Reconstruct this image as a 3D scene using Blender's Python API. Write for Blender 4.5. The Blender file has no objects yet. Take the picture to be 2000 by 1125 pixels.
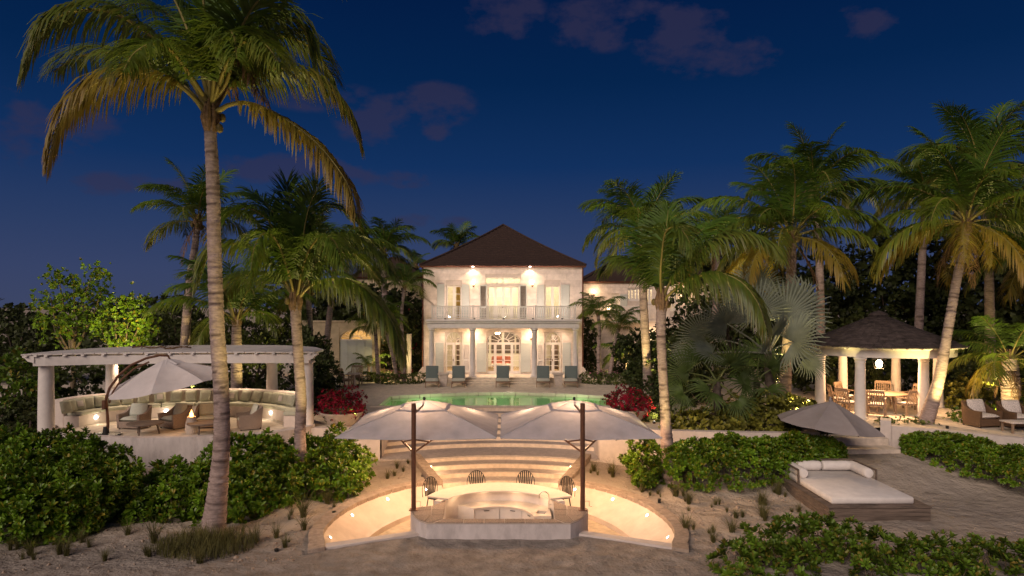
import bpy, bmesh, math, random
import numpy as np
from mathutils import Vector, Matrix
R = math.radians
rnd = random.Random(7)
S = bpy.context.scene
COL = S.collection

# ------------------------------------------------------------------ camera
CAMX, H, F, CX, CY = 0.17, 5.6, 1333.0, 988.0, 600.0
cam = bpy.data.cameras.new('camera')
cam.sensor_width = 36; cam.lens = 36*F/2000
cam.shift_x = (1000-CX)/2000; cam.shift_y = (CY-562.5)/2000
cam.clip_start = 0.1; cam.clip_end = 6000
cam_ob = bpy.data.objects.new('camera', cam); COL.objects.link(cam_ob)
cam_ob.location = (CAMX, 0, H); cam_ob.rotation_euler = (R(90), 0, 0)
S.camera = cam_ob

# ------------------------------------------------------------------ dusk sky, afterglow, exposure
SUN_EL, SUN_AZ = 32.0, 208.0
W = bpy.data.worlds.new('World'); S.world = W; W.use_nodes = True
nt = W.node_tree; nt.nodes.clear()
def N(nt, t, **kw):
    n = nt.nodes.new(t)
    for k, v in kw.items(): setattr(n, k, v)
    return n
def ramp(nt, stops, interp='LINEAR'):
    n = nt.nodes.new('ShaderNodeValToRGB'); cr = n.color_ramp; cr.interpolation = interp
    while len(cr.elements) < len(stops): cr.elements.new(0.5)
    for e, (p, c) in zip(cr.elements, stops):
        e.position = p; e.color = (*c, 1) if len(c) == 3 else c
    return n
tc = N(nt, 'ShaderNodeTexCoord')
sep = N(nt, 'ShaderNodeSeparateXYZ'); nt.links.new(tc.outputs['Generated'], sep.inputs[0])
grad = ramp(nt, [(0.0, (0.046, 0.060, 0.128)), (0.05, (0.038, 0.056, 0.134)), (0.11, (0.024, 0.046, 0.126)), (0.20, (0.006, 0.030, 0.112)),
                 (0.31, (0.0016, 0.018, 0.075)), (0.45, (0.0006, 0.0095, 0.052)), (1.0, (0.0004, 0.005, 0.03))])
nt.links.new(sep.outputs['Z'], grad.inputs[0])
# thin mauve dusk clouds: soft banks at fixed bearings, torn by noise
def mth(op, a, b=None, c=None):
    n = N(nt, 'ShaderNodeMath', operation=op)
    for i, v in enumerate((a, b, c)):
        if v is None: continue
        if isinstance(v, (int, float)): n.inputs[i].default_value = v
        else: nt.links.new(v, n.inputs[i])
    return n.outputs[0]
ypos = mth('MAXIMUM', sep.outputs['Y'], 0.05)
cu = mth('DIVIDE', sep.outputs['X'], ypos); cv = mth('DIVIDE', sep.outputs['Z'], ypos)
tot = None
for px, py, sx, sy, k in ((1340, 75, 75, 55, 1.15), (1450, 108, 60, 30, 0.85), (1160, 45, 70, 42, 0.95), (985, 25, 60, 45, 0.8), (1690, 45, 55, 26, 0.85), (740, 235, 65, 38, 1.0), (850, 205, 60, 34, 0.9), (852, 255, 26, 16, 0.9),
                          (560, 328, 120, 26, 1.05), (690, 340, 42, 18, 0.95), (790, 350, 60, 14, 0.85), (840, 432, 60, 12, 0.7), (40, 245, 150, 60, 0.8), (620, 190, 90, 22, 0.6), (240, 360, 110, 20, 0.6), (1240, 20, 60, 20, 0.6)):
    du = mth('MULTIPLY', mth('SUBTRACT', cu, (px-CX)/F), F/sx); dv = mth('MULTIPLY', mth('SUBTRACT', cv, (CY-py)/F), F/sy)
    g_ = mth('MULTIPLY', mth('MAXIMUM', mth('SUBTRACT', 1.0, mth('MULTIPLY', mth('ADD', mth('MULTIPLY', du, du), mth('MULTIPLY', dv, dv)), 0.42)), 0.0), k)
    tot = g_ if tot is None else mth('MAXIMUM', tot, g_)
mp = N(nt, 'ShaderNodeMapping'); mp.inputs['Scale'].default_value = (11.0, 11.0, 19.0)
nt.links.new(tc.outputs['Generated'], mp.inputs[0])
n1 = N(nt, 'ShaderNodeTexNoise'); n1.inputs['Scale'].default_value = 1.5; n1.inputs['Detail'].default_value = 9; n1.inputs['Roughness'].default_value = 0.58
nt.links.new(mp.outputs[0], n1.inputs['Vector'])
dens = mth('ADD', tot, mth('MULTIPLY', mth('SUBTRACT', n1.outputs['Fac'], 0.5), 4.2))
cr = ramp(nt, [(0.30, (0, 0, 0)), (1.0, (1, 1, 1))]); nt.links.new(dens, cr.inputs[0])
gate = mth('MULTIPLY', cr.outputs[0], mth('MINIMUM', mth('MULTIPLY', tot, 3.0), 1.0))
m2 = mth('MULTIPLY', mth('MULTIPLY', gate, 0.52), mth('GREATER_THAN', sep.outputs['Y'], 0.06))
mix = N(nt, 'ShaderNodeMixRGB'); mix.inputs[2].default_value = (0.036, 0.031, 0.070, 1)
nt.links.new(m2, mix.inputs[0]); nt.links.new(grad.outputs[0], mix.inputs[1])
# the last light of the sun, below the horizon behind the camera
sky = N(nt, 'ShaderNodeTexSky', sky_type='NISHITA'); sky.sun_disc = False
sky.sun_elevation = R(-6); sky.sun_rotation = R(SUN_AZ); sky.altitude = 0
add = N(nt, 'ShaderNodeMixRGB', blend_type='ADD'); add.inputs[0].default_value = 0.03
nt.links.new(mix.outputs[0], add.inputs[1]); nt.links.new(sky.outputs[0], add.inputs[2])
bg = N(nt, 'ShaderNodeBackground'); bg.inputs['Strength'].default_value = 1.0
nt.links.new(add.outputs[0], bg.inputs[0])
out = N(nt, 'ShaderNodeOutputWorld'); nt.links.new(bg.outputs[0], out.inputs[0])

sl = bpy.data.lights.new('afterglow', 'SUN'); sl.energy = 2.2; sl.angle = R(38); sl.color = (1.0, 0.80, 0.67)
so = bpy.data.objects.new('afterglow', sl); COL.objects.link(so)
d = Vector((math.sin(R(SUN_AZ))*math.cos(R(SUN_EL)), math.cos(R(SUN_AZ))*math.cos(R(SUN_EL)), math.sin(R(SUN_EL))))
so.rotation_euler = d.to_track_quat('Z', 'Y').to_euler()
S.view_settings.view_transform = 'Standard'; S.view_settings.look = 'None'
S.view_settings.exposure = 0; S.view_settings.gamma = 1; S.view_settings.use_curve_mapping = False
S.render.engine = 'CYCLES'
S.cycles.use_denoising = True; S.cycles.use_light_tree = True
S.cycles.max_bounces = 6; S.cycles.diffuse_bounces = 3; S.cycles.glossy_bounces = 3; S.cycles.transparent_max_bounces = 12
S.cycles.transmission_bounces = 4; S.cycles.caustics_reflective = False; S.cycles.caustics_refractive = False
S.cycles.sample_clamp_indirect = 6.0

# ------------------------------------------------------------------ helpers
TZ = 1.35                                   # level of the pool terrace, the sand being 0
def wx(px, D): return CAMX + (px-CX)*D/F    # photo pixel -> metres at distance D
def wz(py, D): return H - (py-CY)*D/F
def gp(px, py, z):                          # point of the level z seen at a pixel
    D = (H-z)*F/(py-CY); return wx(px, D), D
def w3(px, py, D): return (wx(px, D), D, wz(py, D))

def M(name, col, rough=0.6, var=0.12, scale=6.0, bump=0.0, bscale=40.0, metal=0.0, spec=0.4, trans=0.0, tcol=None, dirt=0.0, dscale=1.3, dcol=(0.12, 0.10, 0.08), objrand=0.0, emit=None, estr=0, stretch=(1, 1, 1), tattr=None, bump2=0.0, bscale2=3.0):
    m = bpy.data.materials.new(name); m.use_nodes = True; t = m.node_tree; b = t.nodes['Principled BSDF']
    b.inputs['Roughness'].default_value = rough; b.inputs['Metallic'].default_value = metal
    b.inputs['Specular IOR Level'].default_value = spec
    co = N(t, 'ShaderNodeTexCoord'); mpn = N(t, 'ShaderNodeMapping'); mpn.inputs['Scale'].default_value = stretch
    t.links.new(co.outputs['Object'], mpn.inputs[0])
    nz = N(t, 'ShaderNodeTexNoise'); nz.inputs['Scale'].default_value = scale; nz.inputs['Detail'].default_value = 6; nz.inputs['Roughness'].default_value = 0.6
    t.links.new(mpn.outputs[0], nz.inputs['Vector'])
    lo = tuple(c*(1-var*1.6) for c in col); hi = tuple(min(1, c*(1+var*1.6)) for c in col)
    rp = ramp(t, [(0.3, lo), (0.7, hi)]); t.links.new(nz.outputs['Fac'], rp.inputs[0]); last = rp.outputs[0]
    if dirt:
        nd = N(t, 'ShaderNodeTexNoise'); nd.inputs['Scale'].default_value = dscale; nd.inputs['Detail'].default_value = 9; nd.inputs['Roughness'].default_value = 0.7
        t.links.new(mpn.outputs[0], nd.inputs['Vector'])
        rd = ramp(t, [(0.48, (0, 0, 0)), (0.75, (dirt, dirt, dirt))]); t.links.new(nd.outputs['Fac'], rd.inputs[0])
        mx = N(t, 'ShaderNodeMixRGB'); mx.inputs[2].default_value = (*dcol, 1); t.links.new(rd.outputs[0], mx.inputs[0]); t.links.new(last, mx.inputs[1]); last = mx.outputs[0]
    if tattr:                                # ageing towards the tips: attribute t, colour tattr
        at = N(t, 'ShaderNodeAttribute'); at.attribute_name = 't'
        mx = N(t, 'ShaderNodeMixRGB'); mx.inputs[2].default_value = (*tattr, 1); t.links.new(at.outputs['Fac'], mx.inputs[0]); t.links.new(last, mx.inputs[1]); last = mx.outputs[0]
    if objrand:
        oi = N(t, 'ShaderNodeObjectInfo'); mr = N(t, 'ShaderNodeMapRange'); mr.inputs[3].default_value = 1-objrand; mr.inputs[4].default_value = 1+objrand
        t.links.new(oi.outputs['Random'], mr.inputs[0])
        hs = N(t, 'ShaderNodeHueSaturation'); t.links.new(mr.outputs[0], hs.inputs['Value']); t.links.new(last, hs.inputs['Color']); last = hs.outputs[0]
    t.links.new(last, b.inputs['Base Color'])
    if bump:
        nb = N(t, 'ShaderNodeTexNoise'); nb.inputs['Scale'].default_value = bscale; nb.inputs['Detail'].default_value = 5
        t.links.new(mpn.outputs[0], nb.inputs['Vector'])
        bp = N(t, 'ShaderNodeBump'); bp.inputs['Strength'].default_value = bump; bp.inputs['Distance'].default_value = 0.03
        t.links.new(nb.outputs['Fac'], bp.inputs['Height']); t.links.new(bp.outputs[0], b.inputs['Normal'])
        if bump2:
            n3 = N(t, 'ShaderNodeTexNoise'); n3.inputs['Scale'].default_value = bscale2; n3.inputs['Detail'].default_value = 4; t.links.new(mpn.outputs[0], n3.inputs['Vector'])
            vo = N(t, 'ShaderNodeTexVoronoi'); vo.feature = 'SMOOTH_F1'; vo.inputs['Scale'].default_value = 2.6; vo.inputs['Randomness'].default_value = 1.0; t.links.new(mpn.outputs[0], vo.inputs['Vector'])
            ad = N(t, 'ShaderNodeMath', operation='MULTIPLY_ADD'); ad.inputs[1].default_value = 0.9; t.links.new(vo.outputs['Distance'], ad.inputs[0]); t.links.new(n3.outputs['Fac'], ad.inputs[2])
            b2 = N(t, 'ShaderNodeBump'); b2.inputs['Strength'].default_value = bump2; b2.inputs['Distance'].default_value = 0.08
            t.links.new(ad.outputs[0], b2.inputs['Height']); t.links.new(b2.outputs[0], bp.inputs['Normal'])
    if trans:
        tr = N(t, 'ShaderNodeBsdfTranslucent'); mxs = N(t, 'ShaderNodeMixShader'); mxs.inputs[0].default_value = trans
        if tcol: tr.inputs[0].default_value = (*tcol, 1)
        else: t.links.new(last, tr.inputs[0])
        t.links.new(b.outputs[0], mxs.inputs[1]); t.links.new(tr.outputs[0], mxs.inputs[2])
        t.links.new(mxs.outputs[0], t.nodes['Material Output'].inputs[0])
    if emit:
        b.inputs['Emission Color'].default_value = (*emit, 1); b.inputs['Emission Strength'].default_value = estr
    return m

def link_mesh(name, me, mat, parent=None, origin=None):
    if mat is not None: me.materials.append(mat)
    o = bpy.data.objects.new(name, me); COL.objects.link(o)
    if parent is not None: o.parent = parent
    if origin is not None: o.location = origin
    return o
def worldloc(o):
    v = Vector((0, 0, 0))
    while o is not None: v += o.location; o = o.parent
    return v

class MB:
    """collects faces in world coordinates, links them as one mesh object"""
    def __init__(s): s.v = []; s.f = []
    def add(s, vs, fs):
        n = len(s.v); s.v += [tuple(p) for p in vs]; s.f += [tuple(i+n for i in f) for f in fs]; return s
    def box(s, x0, x1, y0, y1, z0, z1):
        return s.add([(x0,y0,z0),(x1,y0,z0),(x1,y1,z0),(x0,y1,z0),(x0,y0,z1),(x1,y0,z1),(x1,y1,z1),(x0,y1,z1)],
                     [(0,3,2,1),(4,5,6,7),(0,1,5,4),(1,2,6,5),(2,3,7,6),(3,0,4,7)])
    def cbox(s, c, sz, rot=None):
        M3 = rot if rot is not None else Matrix.Identity(3); c = Vector(c)
        vs = [c + M3 @ Vector((sx*sz[0]/2, sy*sz[1]/2, sz_*sz[2]/2)) for sz_ in (-1,1) for sx, sy in ((-1,-1),(1,-1),(1,1),(-1,1))]
        return s.add(vs, [(0,3,2,1),(4,5,6,7),(0,1,5,4),(1,2,6,5),(2,3,7,6),(3,0,4,7)])
    def bar(s, a, b, w, h=None):
        a = Vector(a); b = Vector(b); d = b-a; L = d.length
        q = d.to_track_quat('Z', 'Y').to_matrix()
        return s.cbox((a+b)/2, (w, h or w, L), q)
    def prism(s, poly, z0, z1):
        n = len(poly)
        vs = [(p[0], p[1], z0) for p in poly] + [(p[0], p[1], z1) for p in poly]
        return s.add(vs, [tuple(range(n-1, -1, -1)), tuple(range(n, 2*n))] + [(i, (i+1) % n, n+(i+1) % n, n+i) for i in range(n)])
    def vprism(s, poly, y0, y1):              # polygon in x,z extruded in y
        n = len(poly)
        vs = [(p[0], y0, p[1]) for p in poly] + [(p[0], y1, p[1]) for p in poly]
        return s.add(vs, [tuple(range(n)), tuple(range(2*n-1, n-1, -1))] + [((i+1) % n, i, n+i, n+(i+1) % n) for i in range(n)])
    def tube(s, pts, rad, n=8, cap=True):
        pts = [Vector(p) for p in pts]; k = len(pts)
        if not hasattr(rad, '__len__'): rad = [rad]*k
        ref = None; vs = []
        for i, p in enumerate(pts):
            d = (pts[min(i+1, k-1)]-pts[max(i-1, 0)]).normalized()
            if ref is None: ref = d.orthogonal().normalized()
            ref = (ref - d*ref.dot(d)); ref = ref.normalized() if ref.length > 1e-6 else d.orthogonal().normalized()
            u = d.cross(ref)
            for j in range(n):
                a = 2*math.pi*j/n; vs.append(p + (ref*math.cos(a)+u*math.sin(a))*rad[i])
        fs = [(i*n+j, i*n+(j+1) % n, (i+1)*n+(j+1) % n, (i+1)*n+j) for i in range(k-1) for j in range(n)]
        if cap: fs += [tuple(range(n-1, -1, -1)), tuple((k-1)*n+j for j in range(n))]
        return s.add(vs, fs)
    def lathe(s, prof, c, n=20, a0=0, a1=2*math.pi):
        full = abs(a1-a0) > 6.28; m = n if full else n+1; vs = []
        for r, z in prof:
            for j in range(m):
                a = a0+(a1-a0)*j/n; vs.append((c[0]+r*math.cos(a), c[1]+r*math.sin(a), c[2]+z))
        fs = []
        for i in range(len(prof)-1):
            for j in range(n if full else n):
                fs.append((i*m+j, i*m+(j+1) % m, (i+1)*m+(j+1) % m, (i+1)*m+j))
        return s.add(vs, fs)
    def pillow(s, c, w, h, t, rot, n=8, p=4):
        vs = []; fs = []; c = Vector(c)
        for side in (1, -1):
            for i in range(n+1):
                for j in range(n+1):
                    u = -1+2*i/n; v = -1+2*j/n
                    th = side*t/2*((1-abs(u)**p)*(1-abs(v)**p))**0.45
                    k = 1-0.05*(abs(u*v))**3 if p < 6 else 1
                    pin = 1-0.07*(1-abs(v)**2) if p < 3.5 else 1
                    vs.append(c + rot @ Vector((u*w/2*k*pin, th, v*h/2*k)))
        m = (n+1)**2
        for sd in (0, 1):
            for i in range(n):
                for j in range(n):
                    a = sd*m+i*(n+1)+j; q = (a, a+1, a+n+2, a+n+1); fs.append(q if sd == 0 else q[::-1])
        return s.add(vs, fs)
    def build(s, name, mat, parent=None, smooth=40, bevel=0, kind=None, label=None, merge=False):
        o = worldloc(parent) if parent is not None else Vector((0, 0, 0))
        me = bpy.data.meshes.new(name)
        me.from_pydata([(p[0]-o.x, p[1]-o.y, p[2]-o.z) for p in s.v], [], s.f)
        if True:
            bm = bmesh.new(); bm.from_mesh(me)
            if merge: bmesh.ops.remove_doubles(bm, verts=bm.verts, dist=1e-4)
            if bevel:
                bmesh.ops.bevel(bm, geom=[e for e in bm.edges if len(e.link_faces) == 2 and e.calc_face_angle(0) > 0.6], offset=bevel, segments=1, affect='EDGES', clamp_overlap=True)
            bmesh.ops.recalc_face_normals(bm, faces=bm.faces)
            bm.to_mesh(me); bm.free()
        if smooth: me.shade_smooth(); me.set_sharp_from_angle(angle=R(smooth))
        ob = link_mesh(name, me, mat, parent)
        if kind: ob['kind'] = kind
        if label: ob['label'] = label
        return ob

def tag(o, label=None, cat=None, group=None, kind=None):
    if label: o['label'] = label
    if cat: o['category'] = cat
    if group: o['group'] = group
    if kind: o['kind'] = kind
    return o
def T(name, label, cat, loc=(0, 0, 0), rz=0, group=None):
    o = bpy.data.objects.new(name, None); o.empty_display_size = 0.2; COL.objects.link(o)
    o.location = loc; o.rotation_euler = (0, 0, rz); return tag(o, label, cat, group)
def dup(o, parent=None, label=None):
    c = o.copy(); COL.objects.link(c); c.parent = parent
    if label: c['label'] = label
    for ch in list(o.children): dup(ch, c)
    return c
def put(o, loc, rz=0, sc=1): o.location = loc; o.rotation_euler = (0, 0, rz); o.scale = (sc, sc, sc); return o
def dup_light(o, name, parent): pass
def lamp(kind, loc, watts, col=(1, 0.70, 0.40), size=0.06, aim=None, spot=100, blend=0.6, name=None, parent=None):
    l = bpy.data.lights.new(name or kind.lower()+'_lamp', kind); l.energy = watts; l.color = col
    if kind == 'POINT': l.shadow_soft_size = size
    if kind == 'SPOT': l.shadow_soft_size = size; l.spot_size = R(spot); l.spot_blend = blend
    if kind == 'AREA': l.shape = 'DISK'; l.size = size
    o = bpy.data.objects.new(name or kind.lower()+'_lamp', l); COL.objects.link(o); o.location = loc
    if aim is not None:
        dd = Vector(aim)-Vector(loc); o.rotation_euler = (-dd).to_track_quat('Z', 'Y').to_euler()
    if parent is not None: o.parent = parent; o.location = Vector(loc)-worldloc(parent)
    return o
def np_mesh(name, V, Q, mat, parent=None, kind=None, attr=None, smooth=False):
    """quads Q (n,4) over vertices V, fast"""
    me = bpy.data.meshes.new(name); V = np.asarray(V, dtype=np.float32)
    if parent is not None: V = V - np.array(worldloc(parent), dtype=np.float32)
    Q = np.asarray(Q, dtype=np.int32); k = Q.shape[1]
    me.vertices.add(len(V)); me.vertices.foreach_set('co', V.ravel())
    me.loops.add(Q.size); me.loops.foreach_set('vertex_index', Q.ravel())
    me.polygons.add(len(Q)); me.polygons.foreach_set('loop_start', np.arange(0, Q.size, k, dtype=np.int32))
    me.update(calc_edges=True)
    if attr is not None:
        a = me.attributes.new('t', 'FLOAT', 'POINT'); a.data.foreach_set('value', np.asarray(attr, dtype=np.float32))
    if smooth: me.shade_smooth()
    o = link_mesh(name, me, mat, parent)
    if kind: o['kind'] = kind
    return o
def fill(outer, holes, z, name, mat, kind=None, parent=None):
    """flat sheet with holes"""
    bm = bmesh.new()
    for loop in [outer]+holes:
        vs = [bm.verts.new((p[0], p[1], z)) for p in loop]
        for i in range(len(vs)): bm.edges.new((vs[i], vs[(i+1) % len(vs)]))
    bmesh.ops.triangle_fill(bm, edges=bm.edges[:], use_beauty=True, normal=(0, 0, 1))
    bmesh.ops.recalc_face_normals(bm, faces=bm.faces)
    for f in bm.faces:
        if f.normal.z < 0: f.normal_flip()
    me = bpy.data.meshes.new(name); bm.to_mesh(me); bm.free()
    o = link_mesh(name, me, mat, parent)
    if kind: o['kind'] = kind
    return o
ORD = ['first', 'second', 'third', 'fourth', 'fifth', 'sixth', 'seventh', 'eighth', 'ninth', 'tenth', 'eleventh', 'twelfth', 'thirteenth', 'fourteenth', 'fifteenth', 'sixteenth', 'seventeenth', 'eighteenth', 'nineteenth', 'twentieth', 'twenty-first', 'twenty-second', 'twenty-third']
def smooth01(x, a, b):
    t = np.clip((x-a)/(b-a), 0, 1); return t*t*(3-2*t)
def mesh_noise(x, y, seed=0):
    v = np.zeros_like(x)
    r = np.random.RandomState(seed)
    for k in range(14):
        fr = 0.35*1.33**k; a = r.uniform(0, 6.28); ph = r.uniform(0, 6.28)
        v += np.sin(fr*(x*np.cos(a)+y*np.sin(a))*2+ph+1.7*np.sin(fr*0.7*(y*np.cos(a)-x*np.sin(a))+ph*2))/(1.0+k*0.55)
    return v/3.0

# ------------------------------------------------------------------ materials
m_sand = M('sand', (0.315, 0.275, 0.24), 0.95, 0.20, 2.2, bump=1.0, bscale=14, dirt=0.35, dscale=0.9, dcol=(0.17, 0.135, 0.11), spec=0.15, bump2=1.0, bscale2=3.5, tattr=(0.46, 0.385, 0.31))
m_terr = M('coral_stone_paving', (0.62, 0.54, 0.44), 0.85, 0.12, 5, bump=0.35, bscale=25, dirt=0.25, dcol=(0.3, 0.24, 0.18))
m_stone = M('coping_stone', (0.40, 0.31, 0.24), 0.85, 0.16, 9, bump=0.6, bscale=45, dirt=0.3, dscale=3, objrand=0.14)
m_tile = M('bar_top_stone', (0.28, 0.215, 0.175), 0.8, 0.3, 30, bump=0.5, bscale=90, objrand=0.12)
m_grout = M('grout', (0.48, 0.40, 0.34), 0.9, 0.05)
m_plaster = M('white_plaster', (0.66, 0.58, 0.53), 0.85, 0.06, 4, bump=0.12, bscale=30, dirt=0.3, dscale=1.6, dcol=(0.36, 0.30, 0.27))
m_plaster_w = M('weathered_plaster', (0.62, 0.56, 0.54), 0.88, 0.10, 3, bump=0.2, bscale=25, dirt=0.6, dscale=2.2, dcol=(0.22, 0.19, 0.19), stretch=(1, 1, 0.45))
m_pit = M('pit_plaster', (0.72, 0.60, 0.50), 0.8, 0.07, 2, bump=0.15, bscale=14, dirt=0.4, dscale=1.1, dcol=(0.46, 0.36, 0.27))
m_pitfl = M('pit_floor', (0.52, 0.42, 0.30), 0.85, 0.2, 3, bump=0.3, bscale=30)
m_riser = M('step_riser', (0.74, 0.63, 0.52), 0.85, 0.10, 6, bump=0.25, bscale=40, dirt=0.3, dcol=(0.3, 0.24, 0.2))
m_tread = M('step_tread', (0.52, 0.455, 0.42), 0.85, 0.10, 8, bump=0.3, bscale=50, dirt=0.25)  # darker than the risers: the dimmer light on treads is in the colour
m_white = M('white_paint', (0.72, 0.67, 0.63), 0.6, 0.05, 5, dirt=0.2, dcol=(0.4, 0.35, 0.3), bump=0.05)
m_counter = M('counter_top', (0.62, 0.54, 0.46), 0.45, 0.04, 8)
m_cab = M('cabinet_front', (0.66, 0.60, 0.55), 0.55, 0.03, 5)
m_steel = M('steel', (0.55, 0.52, 0.48), 0.3, 0.03, metal=1)
m_bronze = M('bronze_pole', (0.16, 0.075, 0.045), 0.42, 0.12, 12, metal=0.35)
m_canopy = M('grey_canopy', (0.45, 0.445, 0.50), 0.9, 0.07, 2.5, bump=0.55, bscale=4, trans=0.22)
m_seam = M('canopy_seam', (0.46, 0.45, 0.48), 0.9, 0.05)
m_canopyw = M('cream_canopy', (0.70, 0.655, 0.655), 0.9, 0.05, 2.5, bump=0.4, bscale=4, trans=0.12)
m_canopyd = M('taupe_canopy', (0.33, 0.29, 0.28), 0.9, 0.07, 2.5, bump=0.4, bscale=5, trans=0.08)
m_black = M('black_metal', (0.02, 0.02, 0.02), 0.4, 0.1)
m_sage = M('sage_fabric', (0.47, 0.475, 0.375), 0.95, 0.06, 20, bump=0.15, bscale=120)
m_mint = M('mint_fabric', (0.52, 0.54, 0.47), 0.95, 0.05, 20, bump=0.15, bscale=120)
m_white_f = M('white_fabric', (0.78, 0.73, 0.69), 0.95, 0.05, 4, bump=0.45, bscale=5)
m_pat_f = M('patterned_fabric', (0.62, 0.55, 0.50), 0.95, 0.35, 40)
m_teal = M('teal_sling', (0.135, 0.168, 0.158), 0.9, 0.06, 30)
m_wicker = M('wicker', (0.36, 0.28, 0.23), 0.8, 0.4, 70, bump=0.8, bscale=120)
m_wicker2 = M('brown_wicker', (0.15, 0.085, 0.045), 0.75, 0.4, 70, bump=0.8, bscale=120)
m_teak = M('teak', (0.29, 0.20, 0.135), 0.6, 0.22, 6, bump=0.15, bscale=50, stretch=(6, 6, 1), objrand=0.1)
m_oldwood = M('weathered_wood', (0.165, 0.125, 0.10), 0.85, 0.3, 5, bump=0.4, bscale=30, stretch=(0.35, 1.0, 6), objrand=0.12, dirt=0.4)
m_bark = M('palm_bark', (0.36, 0.275, 0.245), 0.9, 0.22, 7, bump=0.6, bscale=16, stretch=(1, 1, 3.2), dirt=0.5, dscale=1.6, dcol=(0.10, 0.07, 0.06), tattr=(0.07, 0.045, 0.038))
m_bark2 = M('dark_bark', (0.13, 0.10, 0.08), 0.9, 0.3, 8, bump=0.5, bscale=20)
m_stem = M('shrub_stem', (0.17, 0.125, 0.085), 0.9, 0.3, 10)
m_frond = M('palm_leaflet', (0.085, 0.160, 0.018), 0.42, 0.25, 3, trans=0.30, tattr=(0.27, 0.19, 0.03), objrand=0.18, spec=0.5)
m_frondy = M('yellowing_leaflet', (0.21, 0.19, 0.025), 0.45, 0.3, 3, trans=0.32, tattr=(0.27, 0.175, 0.030), objrand=0.2)
m_frondd = M('dry_leaflet', (0.15, 0.085, 0.04), 0.8, 0.3, 3, trans=0.15)
m_rachis = M('frond_stalk', (0.24, 0.20, 0.055), 0.5, 0.15, 3)
m_fan = M('silver_fan', (0.21, 0.24, 0.18), 0.6, 0.12, 4, trans=0.18, objrand=0.12)
m_fang = M('green_fan', (0.085, 0.13, 0.03), 0.5, 0.2, 4, trans=0.2, objrand=0.2)
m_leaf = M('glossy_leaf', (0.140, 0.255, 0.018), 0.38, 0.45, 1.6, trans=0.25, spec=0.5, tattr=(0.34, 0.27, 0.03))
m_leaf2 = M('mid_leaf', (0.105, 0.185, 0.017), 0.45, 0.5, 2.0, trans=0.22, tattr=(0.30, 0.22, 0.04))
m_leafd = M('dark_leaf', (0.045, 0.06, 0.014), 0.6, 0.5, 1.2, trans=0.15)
m_leafy = M('sea_grape_leaf', (0.19, 0.19, 0.03), 0.5, 0.6, 3.0, trans=0.22)
m_leafbox = M('clipped_leaf', (0.085, 0.115, 0.02), 0.55, 0.4, 4.0, trans=0.15)
m_bougain = M('bougainvillea_bract', (0.33, 0.010, 0.035), 0.7, 0.5, 3.0, trans=0.25)
m_grassb = M('dry_grass', (0.125, 0.12, 0.036), 0.8, 0.35, 4.0, trans=0.2)
m_rope = M('roof_shingle', (0.050, 0.029, 0.022), 0.85, 0.35, 5, bump=0.5, bscale=30, stretch=(2, 2, 5))
m_shing2 = M('grey_shingle', (0.066, 0.050, 0.048), 0.85, 0.35, 5, bump=0.5, bscale=30, objrand=0.25)
m_wall = M('coral_stone_wall', (0.72, 0.62, 0.55), 0.85, 0.12, 3, bump=0.2, bscale=30, dirt=0.4, dscale=0.8, dcol=(0.40, 0.31, 0.25), objrand=0.07)
m_wallj = M('wall_joint', (0.56, 0.48, 0.42), 0.9, 0.08)
m_wally = M('ochre_stone_wall', (0.52, 0.42, 0.28), 0.85, 0.12, 3, bump=0.2, bscale=30, dirt=0.25, dscale=0.8, dcol=(0.36, 0.27, 0.17), objrand=0.07)
m_shut = M('grey_green_shutter', (0.47, 0.49, 0.46), 0.6, 0.05, 6, stretch=(1, 1, 8))
m_shutd = M('dark_louvre', (0.13, 0.12, 0.10), 0.7, 0.1, 6)
m_frame = M('door_frame', (0.70, 0.65, 0.60), 0.5, 0.03)
m_copper = M('copper_gutter', (0.15, 0.06, 0.042), 0.45, 0.15, 6, metal=0.5)
m_room = M('room_wall', (0.74, 0.69, 0.58), 0.9, 0.04)
m_roomf = M('room_floor', (0.40, 0.28, 0.17), 0.5, 0.1)
m_sofa = M('coral_sofa', (0.24, 0.065, 0.035), 0.9, 0.1)
m_dark = M('dark_wood', (0.06, 0.035, 0.022), 0.5, 0.2)
m_lampglow = M('lamp_glow', (1, 0.8, 0.55), 0.5, 0, emit=(1.0, 0.74, 0.42), estr=14)
m_ledglow = M('led_glow', (1, 1, 1), 0.5, 0, emit=(1.0, 0.93, 0.80), estr=22)
m_flame = M('flame', (1, 0.5, 0.2), 0.5, 0, emit=(1.0, 0.42, 0.10), estr=9)
m_lampsh = M('lamp_shade', (0.9, 0.8, 0.6), 0.8, 0, emit=(1.0, 0.72, 0.38), estr=5)
m_planter = M('terracotta_white', (0.58, 0.50, 0.43), 0.85, 0.1, 6, dirt=0.3)
m_soil = M('soil', (0.06, 0.045, 0.03), 0.95, 0.3, 20)
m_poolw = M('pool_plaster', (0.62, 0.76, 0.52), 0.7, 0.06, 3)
m_red = M('red_petal', (0.3, 0.02, 0.03), 0.7, 0.3)
m_pink = M('pink_petal', (0.5, 0.2, 0.3), 0.7, 0.3, trans=0.2)
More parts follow.
